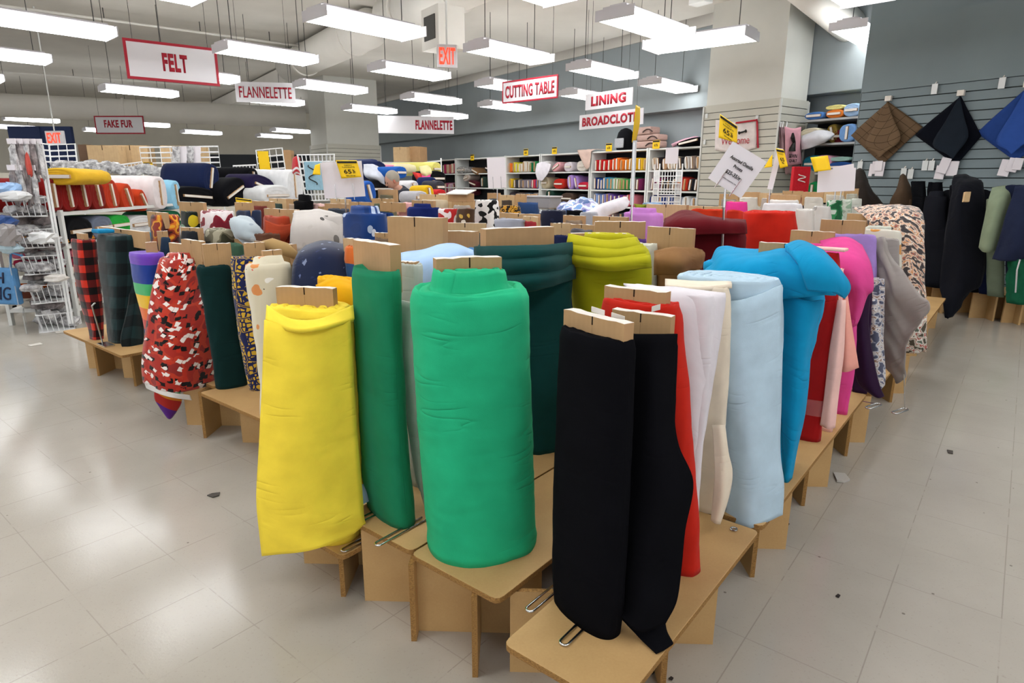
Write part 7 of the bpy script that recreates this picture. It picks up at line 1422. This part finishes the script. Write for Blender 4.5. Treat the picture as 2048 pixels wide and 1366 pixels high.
for s_ in (-1, 1):
    o = len(V_); V_ += [bp(0.0, 0.1 * s_, 0.80), bp(0.03, 0.11 * s_, 0.46), bp(-0.01, 0.11 * s_, 0.10), bp(0.0, 0.11 * s_, 0.045), bp(0.13, 0.12 * s_, 0.035)]; R_ += [0.085, 0.06, 0.04, 0.04, 0.035]; E_ += [(0, o), (o, o + 1), (o + 1, o + 2), (o + 2, o + 3), (o + 3, o + 4)]
    o = len(V_); V_ += [bp(0.10, 0.17 * s_, 1.23), bp(0.14, 0.21 * s_, 0.98), bp(0.34, 0.17 * s_, 0.92), bp(0.40, 0.16 * s_, 0.915)]; R_ += [0.052, 0.04, 0.028, 0.03]; E_ += [(3, o), (o, o + 1), (o + 1, o + 2), (o + 2, o + 3)]
    hand = o + 3
    for fi, (dy, ln) in enumerate(((-0.03, 0.065), (-0.01, 0.08), (0.01, 0.075), (0.03, 0.06))):
        o = len(V_); V_ += [bp(0.44, 0.16 * s_ + dy, 0.912), bp(0.44 + ln * 0.6, 0.16 * s_ + dy, 0.905), bp(0.44 + ln, 0.16 * s_ + dy, 0.885)]; R_ += [0.009, 0.0085, 0.007]; E_ += [(hand, o), (o, o + 1), (o + 1, o + 2)]
    o = len(V_); V_ += [bp(0.41, (0.16 - 0.045) * s_, 0.91), bp(0.45, (0.16 - 0.06) * s_, 0.90)]; R_ += [0.01, 0.008]; E_ += [(hand, o), (o, o + 1)]
skin_obj('body', V_, E_, R_, SKIN, pr)
skin_obj('shirt', [V_[0] + Z * 0.03, V_[1], V_[2], V_[3], V_[4]] + [bp(0.10, 0.17, 1.235), bp(0.135, 0.205, 1.02), bp(0.10, -0.17, 1.235), bp(0.135, -0.205, 1.02)], [(0, 1), (1, 2), (2, 3), (3, 4), (3, 5), (5, 6), (3, 7), (7, 8)], [0.155, 0.145, 0.165, 0.15, 0.095, 0.09, 0.062, 0.09, 0.062], fab('#2b2e38'), pr)
skin_obj('trousers', [bp(0, 0, 0.88), bp(0.0, 0.1, 0.80), bp(0.03, 0.11, 0.46), bp(-0.01, 0.11, 0.1), bp(0.0, -0.1, 0.80), bp(0.03, -0.11, 0.46), bp(-0.01, -0.11, 0.1)], [(0, 1), (1, 2), (2, 3), (0, 4), (4, 5), (5, 6)], [0.145, 0.105, 0.08, 0.06, 0.105, 0.08, 0.06], fab('#23262e'), pr)
hc = bp(0.235, 0, 1.42)
def ell(c, a, b_, h, X, Y, zc, n=20, m=12, cut=None):
    vs, fs = [], []
    for i in range(m + 1):
        ph = math.pi * i / m - math.pi / 2
        for j in range(n):
            th = 2 * math.pi * j / n; vs.append(c + X * a * math.cos(th) * math.cos(ph) + Y * b_ * math.sin(th) * math.cos(ph) + zc * h * math.sin(ph))
    for i in range(m):
        for j in range(n): fs.append((i * n + j, i * n + (j + 1) % n, (i + 1) * n + (j + 1) % n, (i + 1) * n + j))
    b = MB(); b.add(vs, fs); return b
HZ = Z * 0.9 + FX * 0.44; HF = FX * 0.9 - Z * 0.44                          # head bowed forward
b = ell(hc, 0.098, 0.08, 0.118, HF, FY, HZ); b.build('head', SKIN, pr, smooth=True)
b = ell(hc + HZ * 0.028 - HF * 0.022, 0.102, 0.090, 0.108, HF, FY, HZ); b.build('hair', HAIR, pr, smooth=True)
b = ell(hc + HF * 0.10 - HZ * 0.018, 0.02, 0.014, 0.022, HF, FY, HZ, 10, 6); b.build('nose', SKIN, pr, smooth=True)
for s_ in (-1, 1):
    b = ell(hc + FY * 0.084 * s_ - HZ * 0.015, 0.02, 0.01, 0.032, HF, FY, HZ, 10, 6); b.build('ear', plain('ear_skin', '#b5705e', 0.5), pr, smooth=True)
    b = ell(hc + HF * 0.088 + FY * 0.032 * s_ + HZ * 0.002, 0.01, 0.012, 0.006, HF, FY, HZ, 8, 6); b.build('eye', INK, pr, smooth=True)
b = ell(hc + HF * 0.088 - HZ * 0.062, 0.008, 0.024, 0.006, HF, FY, HZ, 8, 6); b.build('mouth', plain('lips', '#9a5a50', 0.5), pr, smooth=True)

# ---------------------------------------------------------------- scraps on the floor, hanging loops
def scrap(label, pts, z=0.006, c='#6a625a', name='paper_scrap', cat='scrap'):
    b = MB(); ps = [P(x, y, z) for x, y in pts]; b.prism([(q[0], q[1]) for q in ps], 0.002, z); o = b.build(name, plain('scrap_' + c[1:], c, 0.7)); return tag(o, label, cat)
scrap('dark grey scrap on the floor left of the yellow bolt', ((414, 990), (424, 986), (440, 984), (438, 990), (425, 994)), c='#4f4a46')
scrap('white folded paper scrap on the floor at the lower right', ((1667, 944), (1690, 946), (1700, 958), (1688, 962), (1674, 960)), c='#b9b4ae', z=0.012)
scrap('dark scrap on the floor in the right aisle', ((1894, 899), (1906, 901), (1906, 907), (1896, 905)), c='#4a4440')
for lab, x, y in (('small black scrap below the light blue bolt, left of two', 1546, 1056), ('small black scrap below the light blue bolt, right of two', 1574, 1047), ('small black scrap just under the front tip of the light blue bolt pair', 1563, 1071), ('small dark scrap beside the front table at the bottom', 1304, 1343), ('tiny dark scrap right of the front table at the bottom', 1342, 1355), ('dark scrap beside the right table leg near the turquoise bolt', 1587, 955), ('dark scrap under the right table near the hot pink bolt', 1692, 868), ('dark fleck on the floor by the green bolt table', 828, 1260), ('small scrap on the floor in the lower right aisle', 1676, 1190)):
    scrap(lab, ((x - 5, y + 1), (x, y - 3), (x + 5, y), (x + 2, y + 4)), c='#2a2523')
for lab, pts in (('white paper strip on the floor by the far left table', ((55, 690), (80, 685), (86, 688), (62, 692))), ('pale paper strip beside the basket rack on the floor', ((110, 662), (135, 660), (136, 664), (112, 666)))): scrap(lab, pts, c='#c9c4bc')
for lab, x, y, top in (('chrome wire loop hanging low at the right aisle, left of two', 1747, 812, False), ('chrome wire loop on a long wire at the right aisle, right of two', 1800, 822, True)):
    q = P(x, y, 0.27); t = thing('wire_hook', lab, 'hook', q); k = MB(); d = U * 0.9 - V * 0.3; d /= np.linalg.norm(d); n_ = np.cross(d, Z); a = 0.045; w_ = 0.014
    pts = [q + d * a * math.copysign(1, math.cos(an)) + d * w_ * math.cos(an) + n_ * w_ * math.sin(an) for an in np.linspace(0, 2 * math.pi, 24, endpoint=False)]; k.tube(pts, 0.004, 6, closed=True); k.build('wire_loop', CHROME, t, smooth=True)
    k = MB(); e_ = q + V * 0.16 + U * 0.05 if not top else P(1808, 750, 0.5); k.tube([q + d * a, e_], 0.0025, 6); k.build('wire_stem', CHROME, t)
